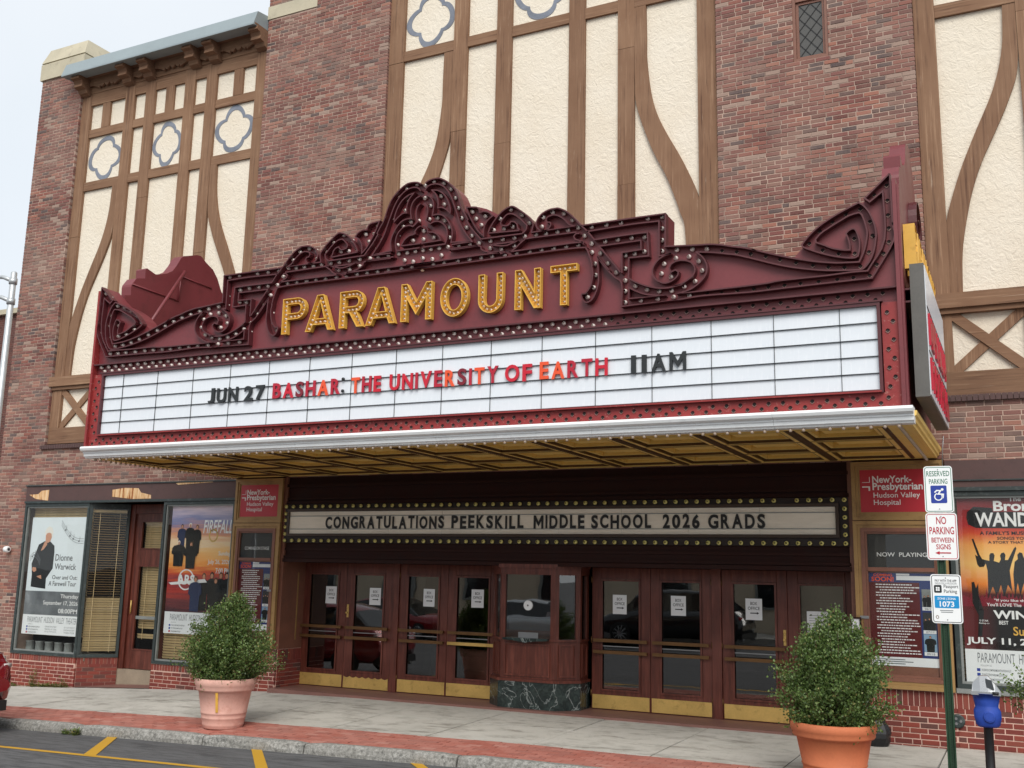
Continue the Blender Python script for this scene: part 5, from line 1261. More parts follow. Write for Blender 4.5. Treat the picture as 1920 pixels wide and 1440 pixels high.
# staggered double row under the pediment
ZT1, ZT0 = 5.02, 4.885
n = 76
for r_ in range(2):
    for i in range(n):
        x = -5.70 + i * .1515 + r_ * .0757; z = (ZT1 - .035, ZT0 + .035)[r_]
        if x > 5.72: continue
        (bulbs if x < 2.62 else socks).append((x, z))
BS = MB(); BS.lathe([(.0001, -.034), (.014, -.031), (.024, -.023), (.028, -.009), (.027, .004), (.019, .02), (.014, .03)], (0, 0, 0), 10, False, 'y'); BULB = BS.mesh('bulb', 'bulb_glass')
def put_bulb(x, y, z):
    o = bpy.data.objects.new('bulb', BULB); C.objects.link(o); o.location = (x, y, z); adopt(o, mq)
rest = MB()
def bulb_into(mb, x, y, z, r=.028):
    mb.lathe([(.0001, -.030 * r / .0245), (.7 * r, -.024 * r / .0245), (r, -.008 * r / .0245), (.85 * r, .008), (.5 * r, .026)], (x, y, z), 8, False, 'y')
for i, (x, z) in enumerate(bulbs):
    if i < 296: put_bulb(x, YS - .03, z)
    else: bulb_into(rest, x, YS - .03, z)
sk = MB()
def socket_into(x, y, z):
    sk.m = 0; sk.lathe([(.021, .004), (.0215, .001), (.0001, .0015)], (x, y, z), 8, False, 'y')
    sk.m = 1; sk.prism([(x - .026, z - .008), (x, z - .032), (x + .026, z - .008), (x + .02, z - .006), (x, z - .024), (x - .02, z - .006)], y - .008, y)
for x, z in socks: socket_into(x, YS - .001, z)
# ------------------------------------------------------------------ box of the marquee, rails, reader panels
b = MB(); b.box(-5.82, 5.82, -3.33, -.005, 3.76, 4.98); b.build('box_body', 'maroon', mq)
b = MB(); b.box(-5.80, 5.80, YS + .001, YS + .06, ZT0 - .015, 4.899); b.build('upper_band', 'maroon', mq)
for z, d, nm in ((ZT1, .09, 'rail'), (ZT0, .09, 'rail')):
    b = MB(); b.box(-5.80 if z == ZT1 else -5.66, 5.80 if z == ZT1 else 5.66, YS - d, YS - .001, z - .009, z + .009); b.build(nm, 'maroon_rib', mq)
PX0, PX1, PZ0, PZ1 = -5.58, 5.60, 3.945, 4.845
b = MB(); frame_mb(b, PX0 - .035, PX1 + .035, PZ0 - .03, PZ1 + .03, .034, YN - .03, YN + .05); b.build('panel_frame', 'maroon_rib', mq)
b = MB(); b.box(PX0 - .02, PX1 + .02, YN - .06, YN - .031, PZ0 - .028, PZ0 - .012); b.build('panel_ledge', 'red_frame', mq)
cols = [PX0, -5.193] + [-5.193 + .6943 * i for i in range(1, 15)] + [5.222, PX1]
rows = [PZ0 + (PZ1 - PZ0) * i / 5 for i in range(6)]
TM = {}
for i in range(len(cols) - 1):
    for j in range(5):
        w_, h_ = cols[i + 1] - cols[i] - .005, rows[1] - rows[0] - .002; k = round(w_, 3)
        if k not in TM: b = MB(); b.box(-w_ / 2, w_ / 2, 0, .012, -h_ / 2, h_ / 2); TM[k] = b.mesh('panel', 'sign_white')
        o = bpy.data.objects.new('panel', TM[k]); C.objects.link(o); o.location = ((cols[i] + cols[i + 1]) / 2, YN + .012 + random.uniform(-.0015, .0015), (rows[j] + rows[j + 1]) / 2); adopt(o, mq)
b = MB(); b.box(PX0, PX1, YN + .026, YN + .045, PZ0, PZ1); b.build('panel_backing', 'track', mq)
for j in range(1, 5):
    b = MB(); b.box(PX0, PX1, YN - .006, YN + .0095, rows[j] - .0035, rows[j] + .0035); b.build('letter_track', 'track', mq)
for c_ in cols[1:-1]:
    b = MB(); b.box(c_ - .0022, c_ + .0022, YN + .002, YN + .011, PZ0, PZ1); b.build('panel_joint', 'track', mq)
# red frame with empty sockets below and at both sides
b = MB(); b.box(-5.80, 5.82, YN, YN + .05, 3.765, 3.916); b.build('lower_band', 'red_frame', mq)
for s_ in (-1, 1):
    xa, xb = sorted((s_ * 5.645, s_ * 5.82))
    b = MB(); b.box(xa, xb, YN + .001, YN + .06, 3.917, ZT0 - .016); b.build('side_band', 'red_frame', mq)
    b = MB(); xe = s_ * 5.83; b.box(xe - .02, xe + .02, YN - .045, YN + .12, 3.765, half[-2][1]); b.box(xe - .035, xe - .021 if s_ < 0 else xe + .035, YN - .02, YN + .1, 3.765, 5.0) if s_ < 0 else b.box(xe + .021, xe + .045, YN - .02, YN + .12, 3.765, half[-2][1] - .06)
    b.build('corner_trim', 'red_frame' if s_ < 0 else 'maroon', mq)
    z = 3.98; k = 0
    while z < 4.85: socket_into(s_ * (5.70 + .055 * (k % 2)), YN + .0005, z); z += .098; k += 1
x = -5.72; k = 0
while x < 5.75:
    socket_into(x, YN - .0005, 3.865 if k % 2 else 3.808); x += .0765; k += 1
sk.build('sockets', ['socket', 'socket_metal'], mq, kind='stuff')
# white moulded gutter along the front edge
pr = [(-3.235, 3.765), (-3.460, 3.765), (-3.475, 3.755), (-3.480, 3.735), (-3.465, 3.705), (-3.425, 3.69), (-3.410, 3.685), (-3.410, 3.668), (-3.395, 3.665), (-3.390, 3.625), (-3.370, 3.612), (-3.360, 3.598), (-3.235, 3.598)]
xs_ = [-5.90, -4.1, -1.9, .3, 2.4, 4.5, 5.91]
for a, c in zip(xs_[:-1], xs_[1:]):
    b = MB(); n = len(pr); e = .0015
    b.add([(a + e, y, z) for y, z in pr] + [(c - e, y, z) for y, z in pr], [tuple(range(n)), tuple(range(2 * n - 1, n - 1, -1))] + [(k + n, k, (k + 1) % n, (k + 1) % n + n) for k in range(n)])
    b.build('gutter_length', 'gutter_white', mq)
# soffit: gold coffers between brown strips
b = MB(); b.box(-5.84, 5.84, -3.28, -.02, 3.735, 3.759); b.build('soffit_board', 'soffit_gold', mq)
for x0, x1, y0, y1 in ((-5.84, 5.84, -3.30, -3.12), (-5.84, 5.84, -.16, -.03), (-5.84, -5.62, -3.119, -.161), (5.62, 5.84, -3.119, -.161)):
    b = MB(); b.box(x0, x1, y0, y1, 3.602, 3.734); b.build('soffit_border', 'soffit_gold', mq)
bays = 11; bw = 11.24 / bays
for i in range(bays + 1):
    xc = -5.62 + i * bw
    if 0 < i < bays or True:
        b = MB(); a, c = max(-5.619, xc - .055), min(5.619, xc + .055); b.box(a, c, -3.118, -.162, 3.597, 3.734); b.build('soffit_strip', 'soffit_strip', mq)
        b = MB(); yv = -3.09
        while yv < -.2: b.box(a + .012, c - .012, yv, yv + .03, 3.588, 3.5968); yv += .06
        b.build('strip_rope', 'soffit_line', mq, kind='stuff')
yr = [-3.115, -2.14, -1.12, -.165]
CM = {}
for i in range(bays):
    xc = -5.62 + (i + .5) * bw
    for j in range(3):
        hx = bw / 2 - .058; hy = (yr[j + 1] - yr[j]) / 2 - .022; yc = (yr[j] + yr[j + 1]) / 2; k = round(hy, 3)
        if k not in CM:
            b = MB()
            def ring(o_, i_, zt, zb):
                (ox, oy), (ix, iy) = o_, i_
                O4 = [(-ox, -oy), (ox, -oy), (ox, oy), (-ox, oy)]; I4 = [(-ix, -iy), (ix, -iy), (ix, iy), (-ix, iy)]
                for q in range(4):
                    r2 = (q + 1) % 4
                    b.add([(*O4[q], zb), (*O4[r2], zb), (*I4[r2], zb), (*I4[q], zb), (*O4[q], zt), (*O4[r2], zt), (*I4[r2], zt), (*I4[q], zt)], [(0, 3, 2, 1), (3, 7, 6, 2), (0, 1, 5, 4)])
            b.m = 0
            ring((hx, hy), (hx - .05, hy - .05), .134, .0); ring((hx - .08, hy - .08), (hx - .12, hy - .12), .134, .03)
            b.m = 1; ring((hx - .0505, hy - .0505), (hx - .059, hy - .059), .134, -.001); b.m = 0
            # raised centre field
            fx, fy = hx - .2, hy - .2
            b.add([(-fx, -fy, .06), (fx, -fy, .06), (fx, fy, .06), (-fx, fy, .06), (-fx - .05, -fy - .05, .134), (fx + .05, -fy - .05, .134), (fx + .05, fy + .05, .134), (-fx - .05, fy + .05, .134)], [(3, 2, 1, 0), (0, 1, 5, 4), (1, 2, 6, 5), (2, 3, 7, 6), (3, 0, 4, 7)])
            CM[k] = b.mesh('coffer', ['soffit_gold', 'soffit_line'])
        o = bpy.data.objects.new('coffer', CM[k]); C.objects.link(o); o.location = (xc, yc, 3.6); adopt(o, mq)
for yv in yr[1:3]:
    for i in range(bays):
        xc = -5.62 + (i + .5) * bw; b = MB(); b.box(xc - bw / 2 + .056, xc + bw / 2 - .056, yv - .014, yv + .014, 3.597, 3.734); b.build('cross_shade_strip', 'soffit_line', mq)  # dark strip stands for the gap plus the shadow under the coffer edges
# bulbs along the soffit edge
hang = MB()
def hang_bulb(x, y): hang.lathe([(.0001, -.05), (.012, -.046), (.019, -.035), (.018, -.024), (.012, -.01), (.011, 0)], (x, y, 3.605), 8, False)
x = -5.75
while x < 5.8: hang_bulb(x, -3.33); x += .137
yv = -3.28
while yv < -.1: hang_bulb(-5.76, yv); hang_bulb(5.76, yv); yv += .098
rest.build('bulb_rows', 'bulb_glass', mq, kind='stuff'); hang.build('soffit_bulbs', 'bulb_dim', mq, kind='stuff')
# gold moulding along both ends of the soffit
for s_ in (-1, 1):
    pr2 = [(0, 3.602), (.035, 3.602), (.04, 3.63), (.06, 3.64), (.065, 3.675), (.085, 3.69), (.09, 3.735), (.0, 3.735)]
    b = MB(); n = len(pr2); xb_ = s_ * 5.842
    b.add([(xb_ + s_ * u, -3.30, z) for u, z in pr2] + [(xb_ + s_ * u, -.01, z) for u, z in pr2], [tuple(range(n)), tuple(range(2 * n - 1, n - 1, -1))] + [(k, k + n, (k + 1) % n + n, (k + 1) % n) for k in range(n)])
    b.build('end_moulding', 'soffit_gold', mq)
# ------------------------------------------------------------------ side pediments
zz_ = lambda a, c: PX(160 + a / 6.857, 460 + c / 6.857, -5.72)
SP = [(520, 900), (510, 640), (585, 640), (590, 530), (600, 500), (660, 425), (770, 425), (775, 310), (795, 295), (885, 360), (905, 374), (960, 372), (1050, 362), (1120, 330), (1180, 255), (1230, 168), (1262, 140), (1330, 135), (1440, 125), (1490, 140), (1560, 230), (1640, 310), (1700, 430), (1740, 570), (1770, 640)]
SPW = [(zz_(a, c).y, zz_(a, c).z) for a, c in SP]
y_lo = min(p[0] for p in SPW); y_hi = max(p[0] for p in SPW)
def side_sheet(xa, xb, mat):
    pts = [(-3.25, 4.95), (-3.25, 5.55), (SPW[0][0], SPW[0][1])] + SPW[1:] + [(min(-.02, y_hi + .35), 5.4), (-.02, 5.2), (-.02, 4.95)]
    loops = [[Vector((y, z, 0)) for y, z in pts]]; n = len(pts); tri = tessellate_polygon(loops); b = MB()
    b.add([(xa, y, z) for y, z in pts] + [(xb, y, z) for y, z in pts], [tuple(t) for t in tri] + [(t[0] + n, t[2] + n, t[1] + n) for t in tri] + [(k, (k + 1) % n, (k + 1) % n + n, k + n) for k in range(n)])
    return b.build('side_pediment', mat, mq)
side_sheet(-5.72, -5.93, 'maroon'); side_sheet(5.66, 5.84, 'maroon')
b = MB(); q0, q1 = PX(160 + 1280 / 6.857, 460 + 340 / 6.857, -5.66), Vector((-4.95, -3.28, 5.55))
b.tube([q0, q1], .03, 6); b.build('brace_rod', 'maroon', mq)
b = MB()
for a, c in (((600, 500), (1190, 715)), ((1190, 715), (1230, 400)), ((1230, 400), (1620, 555))):
    p, q = zz_(*a), zz_(*c); p.x = q.x = -5.712; b.tube([p, q], .014, 6)
b.build('stiffener', 'maroon', mq)
# scrolled ribs and gold letters on the right end
for i, (y0, z0, r_) in enumerate(((-2.55, 5.75, .26), (-1.75, 6.15, .4), (-.95, 5.75, .26))):
    b = MB(); pts = []
    for k in range(30):
        a = k / 29 * 2.6 * math.pi; rr = r_ * (1 - k / 40); pts.append((y0 + rr * math.cos(a), z0 + rr * math.sin(a)))
    m = MB(); m.ribbon(pts, 0, .09, .016); m.v = [(5.845 + (.09 - v[1]), v[0], v[2]) for v in m.v]; m.build('side_rib', 'maroon_rib', mq)
for z in (5.02, 4.885):
    b = MB(); b.box(5.845, 5.93, -3.3, -.02, z - .01, z + .01); b.build('side_rail', 'maroon_rib', mq)
# ------------------------------------------------------------------ gold channel letters
def arc(cx, cz, rx, rz, a0, a1, n=10): return [(cx + rx * math.cos(R(a0 + (a1 - a0) * i / n)), cz + rz * math.sin(R(a0 + (a1 - a0) * i / n))) for i in range(n + 1)]
def glyph(ch, w, h, s):
    """outline, holes, bulb strokes"""
    m = s / 2
    if ch in 'PR':
        zb = .40 * h; r = (h - zb) / 2; cx = w - r * .92; ri = r - s
        o = [(0, 0), (s, 0), (s, zb)]
        if ch == 'P': o += arc(cx, zb + r, r * .92, r, -90, 90) + [(0, h)]
        else: o += [(w * .42, zb), (w - s * 1.12, 0), (w, 0), (w * .72, zb + .02)] + arc(cx, zb + r, r * .92, r, -62, 90) + [(0, h)]
        hl = [(s, zb + s), (s, h - s)] + arc(cx, zb + r, ri * .9, ri, 90, -90)
        st = [[(m, m), (m, h - m)], [(m + s, h - m), (cx, h - m)] + arc(cx, zb + r, (r - m) * .92, r - m, 90, -90) + [(m + s, zb + m)]]
        if ch == 'R': st.append([(w * .6, zb - .01), (w - m * 1.1, m)])
        return o, [hl], st
    if ch == 'A':
        t = s * .62; o = [(0, 0), (s, 0), (s + .16 * (w / 2), .17 * h), (w - s - .16 * (w / 2), .17 * h), (w - s, 0), (w, 0), (w / 2 + t, h), (w / 2 - t, h)]
        hl = [(w / 2 - .17 * w, .34 * h), (w / 2, .82 * h), (w / 2 + .17 * w, .34 * h)]
        return o, [hl], [[(m, m), (w / 2, h - m)], [(w - m, m), (w / 2, h - m)], [(w * .34, .255 * h), (w * .66, .255 * h)]]
    if ch == 'M':
        o = [(0, 0), (s, 0), (s, .6 * h), (w / 2, .16 * h), (w - s, .6 * h), (w - s, 0), (w, 0), (w, h), (w - s, h), (w / 2, .5 * h), (s, h), (0, h)]
        return o, [], [[(m, m), (m, h - m)], [(w - m, m), (w - m, h - m)], [(s, h * .82), (w / 2, .33 * h), (w - s, h * .82)]]
    if ch == 'O':
        return arc(w / 2, h / 2, w / 2, h / 2, 0, 354, 40), [arc(w / 2, h / 2, w / 2 - s, h / 2 - s, 0, 354, 40)], [arc(w / 2, h / 2, w / 2 - m, h / 2 - m, 0, 360, 40)]
    if ch == 'U':
        r = w / 2; o = [(0, h)] + arc(r, r, r, r, 180, 360, 16) + [(w, h), (w - s, h)] + arc(r, r, r - s, r - s, 360, 180, 16) + [(s, h)]
        return o, [], [[(m, h - m), (m, r)] + arc(r, r, r - m, r - m, 180, 360, 14) + [(w - m, h - m)]]
    if ch == 'N':
        o = [(0, 0), (s, 0), (s, .58 * h), (w - s, 0), (w, 0), (w, h), (w - s, h), (w - s, .42 * h), (s, h), (0, h)]
        return o, [], [[(m, m), (m, h - m)], [(w - m, m), (w - m, h - m)], [(s, h * .8), (w - s, .2 * h)]]
    o = [(w / 2 - m, 0), (w / 2 + m, 0), (w / 2 + m, h - s), (w, h - s), (w, h), (0, h), (0, h - s), (w / 2 - m, h - s)]
    return o, [], [[(w / 2, m), (w / 2, h - s - m)], [(m, h - m), (w - m, h - m)]]
LB = [('P', 85, 225), ('A', 218, 387), ('R', 407, 553), ('A', 556, 735), ('M', 753, 940), ('O', 975, 1142), ('U', 1188, 1338), ('N', 1394, 1551), ('T', 1594, 1757)]
gb = MB(); GD = .075; YL = YS - .012
def inset(poly, d):
    n = len(poly); out = []
    ar = sum(poly[i][0] * poly[(i + 1) % n][1] - poly[(i + 1) % n][0] * poly[i][1] for i in range(n)); sg = 1 if ar > 0 else -1
    for i in range(n):
        a, p, c = Vector(poly[i - 1]), Vector(poly[i]), Vector(poly[(i + 1) % n]); d1 = (p - a).normalized(); d2 = (c - p).normalized()
        n1 = Vector((-d1.y, d1.x)) * sg; n2 = Vector((-d2.y, d2.x)) * sg; m = (n1 + n2); m = m.normalized() if m.length > 1e-5 else n1
        out.append(tuple(p + m * (d / max(.35, m.dot(n1)))))
    return out
def channel_letter(ch, x0, w, z0, h, parent, side=None):
    s_ = .088; o, hs, st = glyph(ch, w, h, s_)
    o = [(x0 + a, z0 + c) for a, c in o]; hs = [[(x0 + a, z0 + c) for a, c in q] for q in hs]
    b = MB(); b.prism(o, YL - .012, YL, hs)
    for q, sg in [(o, 1)] + [(q, -1) for q in hs]:
        q2 = inset(q, .009 * sg); b.prism(q, YL - GD, YL - .0121, [q2]) if sg > 0 else b.prism(q2, YL - GD, YL - .0121, [q])
    bl = []
    for ln in st:
        pts = [Vector((x0 + a, z0 + c)) for a, c in ln]; L = sum((pts[i + 1] - pts[i]).length for i in range(len(pts) - 1)); k = max(1, round(L / .062))
        for i in range(k + 1):
            t = L * i / k; j = 0
            while j < len(pts) - 2 and t > (pts[j + 1] - pts[j]).length: t -= (pts[j + 1] - pts[j]).length; j += 1
            d = pts[j + 1] - pts[j]; bl.append(pts[j] + d * min(1, t / max(1e-6, d.length)))
    return b, bl
for ch, a, c in LB:
    ym = 760 / 3 + 320
    xa = P(500 + a / 3, 320 + (915 - (a - 85) * .1) / 3 - 20, YL - GD).x; xb = P(500 + c / 3, 320 + (815 - (a - 85) * .125) / 3, YL - GD).x
    w = xb - xa; dx_ = 0
    b, bl = channel_letter(ch, xa, w * .93, 5.195, .505, mq)
    lo = b.build('letter', 'letter_gold', mq)
    g2 = MB()
    for p in bl: bulb_into(g2, p.x, YL - .04, p.y, .018)
    g2.build('letter_bulbs', 'bulb_glass', lo, kind='stuff')
# same letters on the right end, seen almost edge-on
yy = -3.0
for ch, a, c in LB:
    w = .30 if ch not in 'MO' else .36
    b, bl = channel_letter(ch, 0, w * .9, 5.33, .5, mq)
    b.v = [(5.86 + (YL - v[1]) * 1.6, yy + v[0], v[2]) for v in b.v]; b.build('letter', 'letter_gold', mq); yy += w * 1.0
# add-on reader board on the right end
sb = thing('side_reader_board', (6.0, -2, 3.86), 'grey edged white board with red letters on the right end of the marquee', 'sign')
e0, e1 = -3.32, min(-.3, PX(1773, 700, 6.075).y)
b = MB(); b.box(5.93, 6.07, e0, e1, 3.87, 5.28); b.build('cabinet', 'cabinet_grey', sb)
b = MB(); b.box(6.0705, 6.078, e0 + .02, e1 - .02, 3.89, 5.26); b.build('face', 'sign_white', sb)
b = MB()
for z in (4.35, 4.82): b.box(6.0785, 6.084, e0 + .03, e1 - .03, z - .006, z + .006)
b.build('track', 'track', sb)
random.seed(11); yv = e0 + .1; i = 0
while yv < e1 - .35:
    for z0 in (3.95, 4.42):
        h = .34; w = random.uniform(.09, .14); b = MB(); b.box(6.0785, 6.10, yv, yv + .05, z0, z0 + h); b.box(6.0785, 6.10, yv + .051, yv + w + .1, z0 + h * random.choice((.0, .4, .8)), z0 + h * random.choice((.15, .2)) + h * random.choice((.0, .4, .8))) 
        b.build('red_stroke', 'letter_crimson', sb)
    yv += .24
b = MB(); b.tube([(5.98, -.25, 3.86), (5.95, -.2, 3.6), (5.93, -.12, 3.3), (5.97, -.06, 3.25)], .006, 6); b.build('loose_wire', 'metal_grey', label='thin loose wire hanging from the marquee corner above the street signs', cat='wire')
# ------------------------------------------------------------------ loose letters on both boards
ORD = 'first second third fourth fifth sixth seventh eighth ninth tenth eleventh twelfth thirteenth fourteenth fifteenth'.split()
CN = {'k': ('letter_black', 'black'), 'r': ('letter_red', 'red'), 'o': ('letter_orange', 'orange'), 'd': ('letter_dark_red', 'dark red'), 'c': ('letter_crimson', 'crimson'), 'b': ('ink_black', 'black')}
GW = {'I': .2, '1': .2, 'J': .62, 'M': 1.1, 'W': 1.2, 'O': 1.02, 'G': .98, 'C': .9, 'E': .68, 'F': .66, 'L': .64, 'S': .72, 'T': .8, 'A': .98, 'N': .92, 'H': .9, 'U': .88, 'R': .82, 'B': .78, 'P': .74, 'K': .86, 'D': .9, 'V': .95, 'Y': .9, '2': .72, '6': .76, '0': .84, '7': .72}
def word(wd, cols_, x0, x1, z0, z1, y, desc, where, depth, group, bold):
    ws = [GW.get(c, .85) for c in wd]; gap = .24; tot = sum(ws) + gap * (len(ws) - 1); sc = (x1 - x0) / tot; x = x0
    for i, (ch, w) in enumerate(zip(wd, ws)):
        m, cn = CN[cols_[i % len(cols_)]]
        lab = '%s letter %s, %s of %s on the %s' % (cn, ch, ORD[i], desc, where) if ch.isalpha() else '%s numeral %s, %s in %s on the %s' % (cn, ch, ORD[i], desc, where)
        jz = random.uniform(-.006, .006)
        if ch == 'M':
            a_, c_, t_ = x, x + w * sc, (z1 - z0) * (.17 if bold > .021 else .15); hh = z1 - z0
            o_, _, _ = glyph('M', c_ - a_, hh, t_); mb = MB(); mb.prism([(a_ + p, z0 + jz + q) for p, q in o_], y - depth, y)
            mb.build('sign_letter', m, None, label=lab, cat='sign letter', group=group); x += (w + gap) * sc; continue
        text('I' if ch == '1' else ch, (x, x + w * sc, z0 + jz, z1 + jz), (0, y, 0), FX, FZ, depth, m, None, 'sign_letter', bold=min(bold, .012) if ch in 'MW' else bold, label=lab, cat='sign letter', group=group, seg=4)
        x += (w + gap) * sc
def xat(px, py, y): return P(px, py, y).x
yl = YN - .008
MW = [('JUN', 'kkk', 392, 447, 740, 'the month JUN'), ('27', 'kk', 459, 497, 737, 'the day 27'), ('BASHAR', 'crdcoc', 513, 638, 729, 'the word before the colon'), ('THE', 'ocr', 660, 715, 722, 'the word THE'), ('UNIVERSITY', 'rrcrcodcoc', 732, 935, 710, 'the word UNIVERSITY'), ('OF', 'rr', 948, 998, 700, 'the word OF'), ('EARTH', 'ooccr', 1013, 1140, 690, 'the word EARTH'), ('11', 'kk', 1184, 1213, 680, 'the hour before AM'), ('AM', 'kk', 1222, 1287, 676, 'the suffix AM')]
for wd, cc, a, c, py, ds in MW: word(wd, cc, xat(a, py, yl), xat(c, py, yl), 4.30, 4.512, yl, ds, 'marquee panel', .02, 'letters on the marquee panel', .026)
for i, z in enumerate((4.34, 4.50)):
    xx = xat(643.5, 726, yl); b = MB(); b.lathe([(.022, 0), (.022, .018), (.012, .022)], (xx, yl, z), 14, axis='y')
    b.build('colon_dot', 'letter_black', label='%s black colon dot after the red word on the marquee panel' % ('lower', 'upper')[i], cat='sign letter', group='letters on the marquee panel')
AW = [('CONGRATULATIONS', 611, 833, 'the word CONGRATULATIONS'), ('PEEKSKILL', 847, 982, 'the word PEEKSKILL'), ('MIDDLE', 1001, 1096, 'the word MIDDLE'), ('SCHOOL', 1109, 1221, 'the word SCHOOL'), ('2026', 1243, 1312, 'the year 2026'), ('GRADS', 1328, 1435, 'the word GRADS')]
for wd, a, c, ds in AW: word(wd, 'b', xat(a, 979, -.05), xat(c, 977, -.05), 2.697, 2.898, -.0562, ds, 'announcement board', .006, 'letters on the announcement board', .034)
# ------------------------------------------------------------------ planters and boxwoods
def planter(loc, rim, h, mat, label):
    t = thing('planter', loc, label, 'planter'); x, y, z = loc; r = rim / 2
    pr = [(r * .62, 0), (r * .64, .012), (r * .66, .04), (r * .675, .05), (r * .672, .058), (r * .71, h * .20), (r * .73, h * .215), (r * .715, h * .23), (r * .74, h * .30), (r * .76, h * .312), (r * .745, h * .33), (r * .86, h * .74), (r * .93, h * .76), (r * .96, h * .79), (r * .95, h * .83), (r * .985, h * .86), (r, h * .92), (r * .985, h * .985), (r * .95, h), (r * .90, h * .99), (r * .86, h * .86), (r * .3, h * .85)]
    b = MB(); b.lathe(pr, (x, y, z), 48, True); b.build('pot', mat, t)
    b = MB(); b.lathe([(r * .86, 0), (r * .5, .015), (.001, .02)], (x, y, z + h * .862), 24, False); b.build('soil', 'soil', t)
    return t
def boxwood(loc, h, w, label, seed, lean=(0, 0), peak=1.0, nsh=460, per=70):
    """dense clipped shrub: shoots from a short stem, small oval leaves along each"""
    rs = np.random.RandomState(seed); t = thing('boxwood_shrub', loc, label, 'shrub', 'boxwoods in the sidewalk planters'); base = Vector(loc)
    LV, LF = [], []; tw = MB()
    lobes = [(rs.uniform(0, 2 * math.pi), rs.uniform(.1, .95), rs.uniform(.72, 1.12)) for _ in range(26)]
    def rad(u, a):                                  # silhouette radius at height fraction u
        r_ = (w / 2) * (math.sin(math.pi * min(1, (u * .86 + .14)) ** .84) ** .75)
        k = 1.0
        for la, lu, lk in lobes:
            d = math.exp(-((math.atan2(math.sin(a - la), math.cos(a - la)) / .5) ** 2) - ((u - lu) / .16) ** 2); k += (lk - .95) * 1.9 * d
        return r_ * k
    for s_ in range(nsh):
        a = rs.uniform(0, 2 * math.pi); u = rs.uniform(.0, 1) ** .95; f = rs.uniform(.3, 1.04) ** .45
        r_ = rad(u, a) * f * (1 + (.16 if rs.uniform() > .9 else 0))
        tip = Vector((r_ * math.cos(a) + lean[0] * u, r_ * math.sin(a) + lean[1] * u, h * (u * peak) + rs.uniform(-.05, .08)))
        root = Vector((.05 * math.cos(a), .05 * math.sin(a), min(tip.z * .35, .25 * h)))
        mid = (root + tip) / 2 + Vector((0, 0, -.05 * h * (1 - u))) + Vector(rs.normal(0, .03, 3))
        P_ = [root, mid, tip]
        if s_ % 3 == 0: tw.tube([base + p for p in P_], [.006, .004, .0015], 4)
        for k in range(per):
            q = rs.uniform(.3, 1.0) ** .75
            c = (root * (1 - q) ** 2 + mid * 2 * q * (1 - q) + tip * q * q) + Vector(rs.normal(0, .030, 3))
            d = Vector(rs.normal(0, 1, 3)) + (tip - root).normalized() * .9 + Vector((0, 0, .5)); d.normalize()
            sd_ = d.cross(Vector(rs.normal(0, 1, 3))); sd_.normalize(); L = rs.uniform(.019, .034); wd = L * .44; up = d.cross(sd_) * (L * .12)
            c = base + c; o = len(LV)
            LV += [tuple(c - d * L * .5), tuple(c + sd_ * wd + up), tuple(c + d * L * .55), tuple(c - sd_ * wd + up)]; LF.append((o, o + 1, o + 2, o + 3))
    b = MB(); b.add(LV, LF); b.build('foliage', 'box_leaf', t, kind='stuff')
    tw.build('twigs', 'bark', t); return t
c1 = P(420, 1330, -3.05); pz = zs(c1.x, -3.05); planter((c1.x, -3.05, pz), .82, .655, 'terracotta_pale', 'pale pink planter by the kerb in front of the left display case')
b = MB(); b.prism([(c1.x + .115, pz + .23), (c1.x + .145, pz + .23), (c1.x + .165, pz + .49), (c1.x + .135, pz + .49)], -3.425, -3.415); ob = b.build('tape_strip', 'letter_gold', label='short vertical strip of orange tape on the pale planter', cat='tape'); ob.rotation_euler = (0, 0, 0)
for v_ in ob.data.vertices:
    dz = (v_.co.z - pz) / .655; rr = .41 * (.76 + .13 * (dz - .33) / .41) + .003; v_.co.y = -3.05 - math.sqrt(max(.01, rr * rr - (v_.co.x - c1.x) ** 2)) + (0 if v_.co.y < -3.42 else .004)
boxwood((c1.x - .1, -3.05, pz + .57), 1.18, 1.26, 'boxwood in the pale planter left of the doors', 5, (.2, 0))
c2 = P(1562, 1355, -3.05); pz2 = zs(c2.x, -3.05); planter((c2.x, -3.05, pz2), .86, .60, 'terracotta', 'orange terracotta planter in front of the right display case')
boxwood((c2.x + .0, -3.05, pz2 + .52), 1.16, 1.2, 'boxwood in the orange planter right of the doors', 9, (.05, .05), 1.0, 480, 70)
pz3 = zs(7.3, -2.9); planter((7.32, -2.9, pz3), .84, .6, 'terracotta', 'terracotta planter at the right edge behind the parking meter')
boxwood((7.3, -2.9, pz3 + .5), 1.05, 1.35, 'boxwood reaching in at the right edge behind the parking meter', 13, (0, 0), 1.0, 400, 55)
# ------------------------------------------------------------------ sign post with three plates
YSG = -3.3
pb, ptp = P(1784, 1440, YSG), P(1758, 880, YSG); xp = (pb.x + ptp.x) / 2
post = thing('sign_post', (xp, YSG, zs(xp, YSG)), 'green perforated steel sign post by the kerb', 'post')
b = MB(); prf = [(-.04, -.004), (-.026, -.004), (-.02, .022), (.02, .022), (.026, -.004), (.04, -.004), (.04, 0), (.029, .0), (.0225, .026), (-.0225, .026), (-.029, .0), (-.04, 0)]
z0, z1 = zs(xp, YSG) - .05, ptp.z + .02; n = len(prf)
b.add([(xp + u, YSG + v_, z0) for u, v_ in prf] + [(xp + u, YSG + v_, z1) for u, v_ in prf], [tuple(range(n)), tuple(range(2 * n - 1, n - 1, -1))] + [(k, k + n, (k + 1) % n + n, (k + 1) % n) for k in range(n)]); b.build('channel', 'post_green', post)
b = MB(); z = .1
while z < 2.9: b.lathe([(.005, 0), (.005, .001)], (xp, YSG + .0215, z), 6, axis='y'); z += .0254
b.build('holes', 'hole_dark', post, kind='stuff')
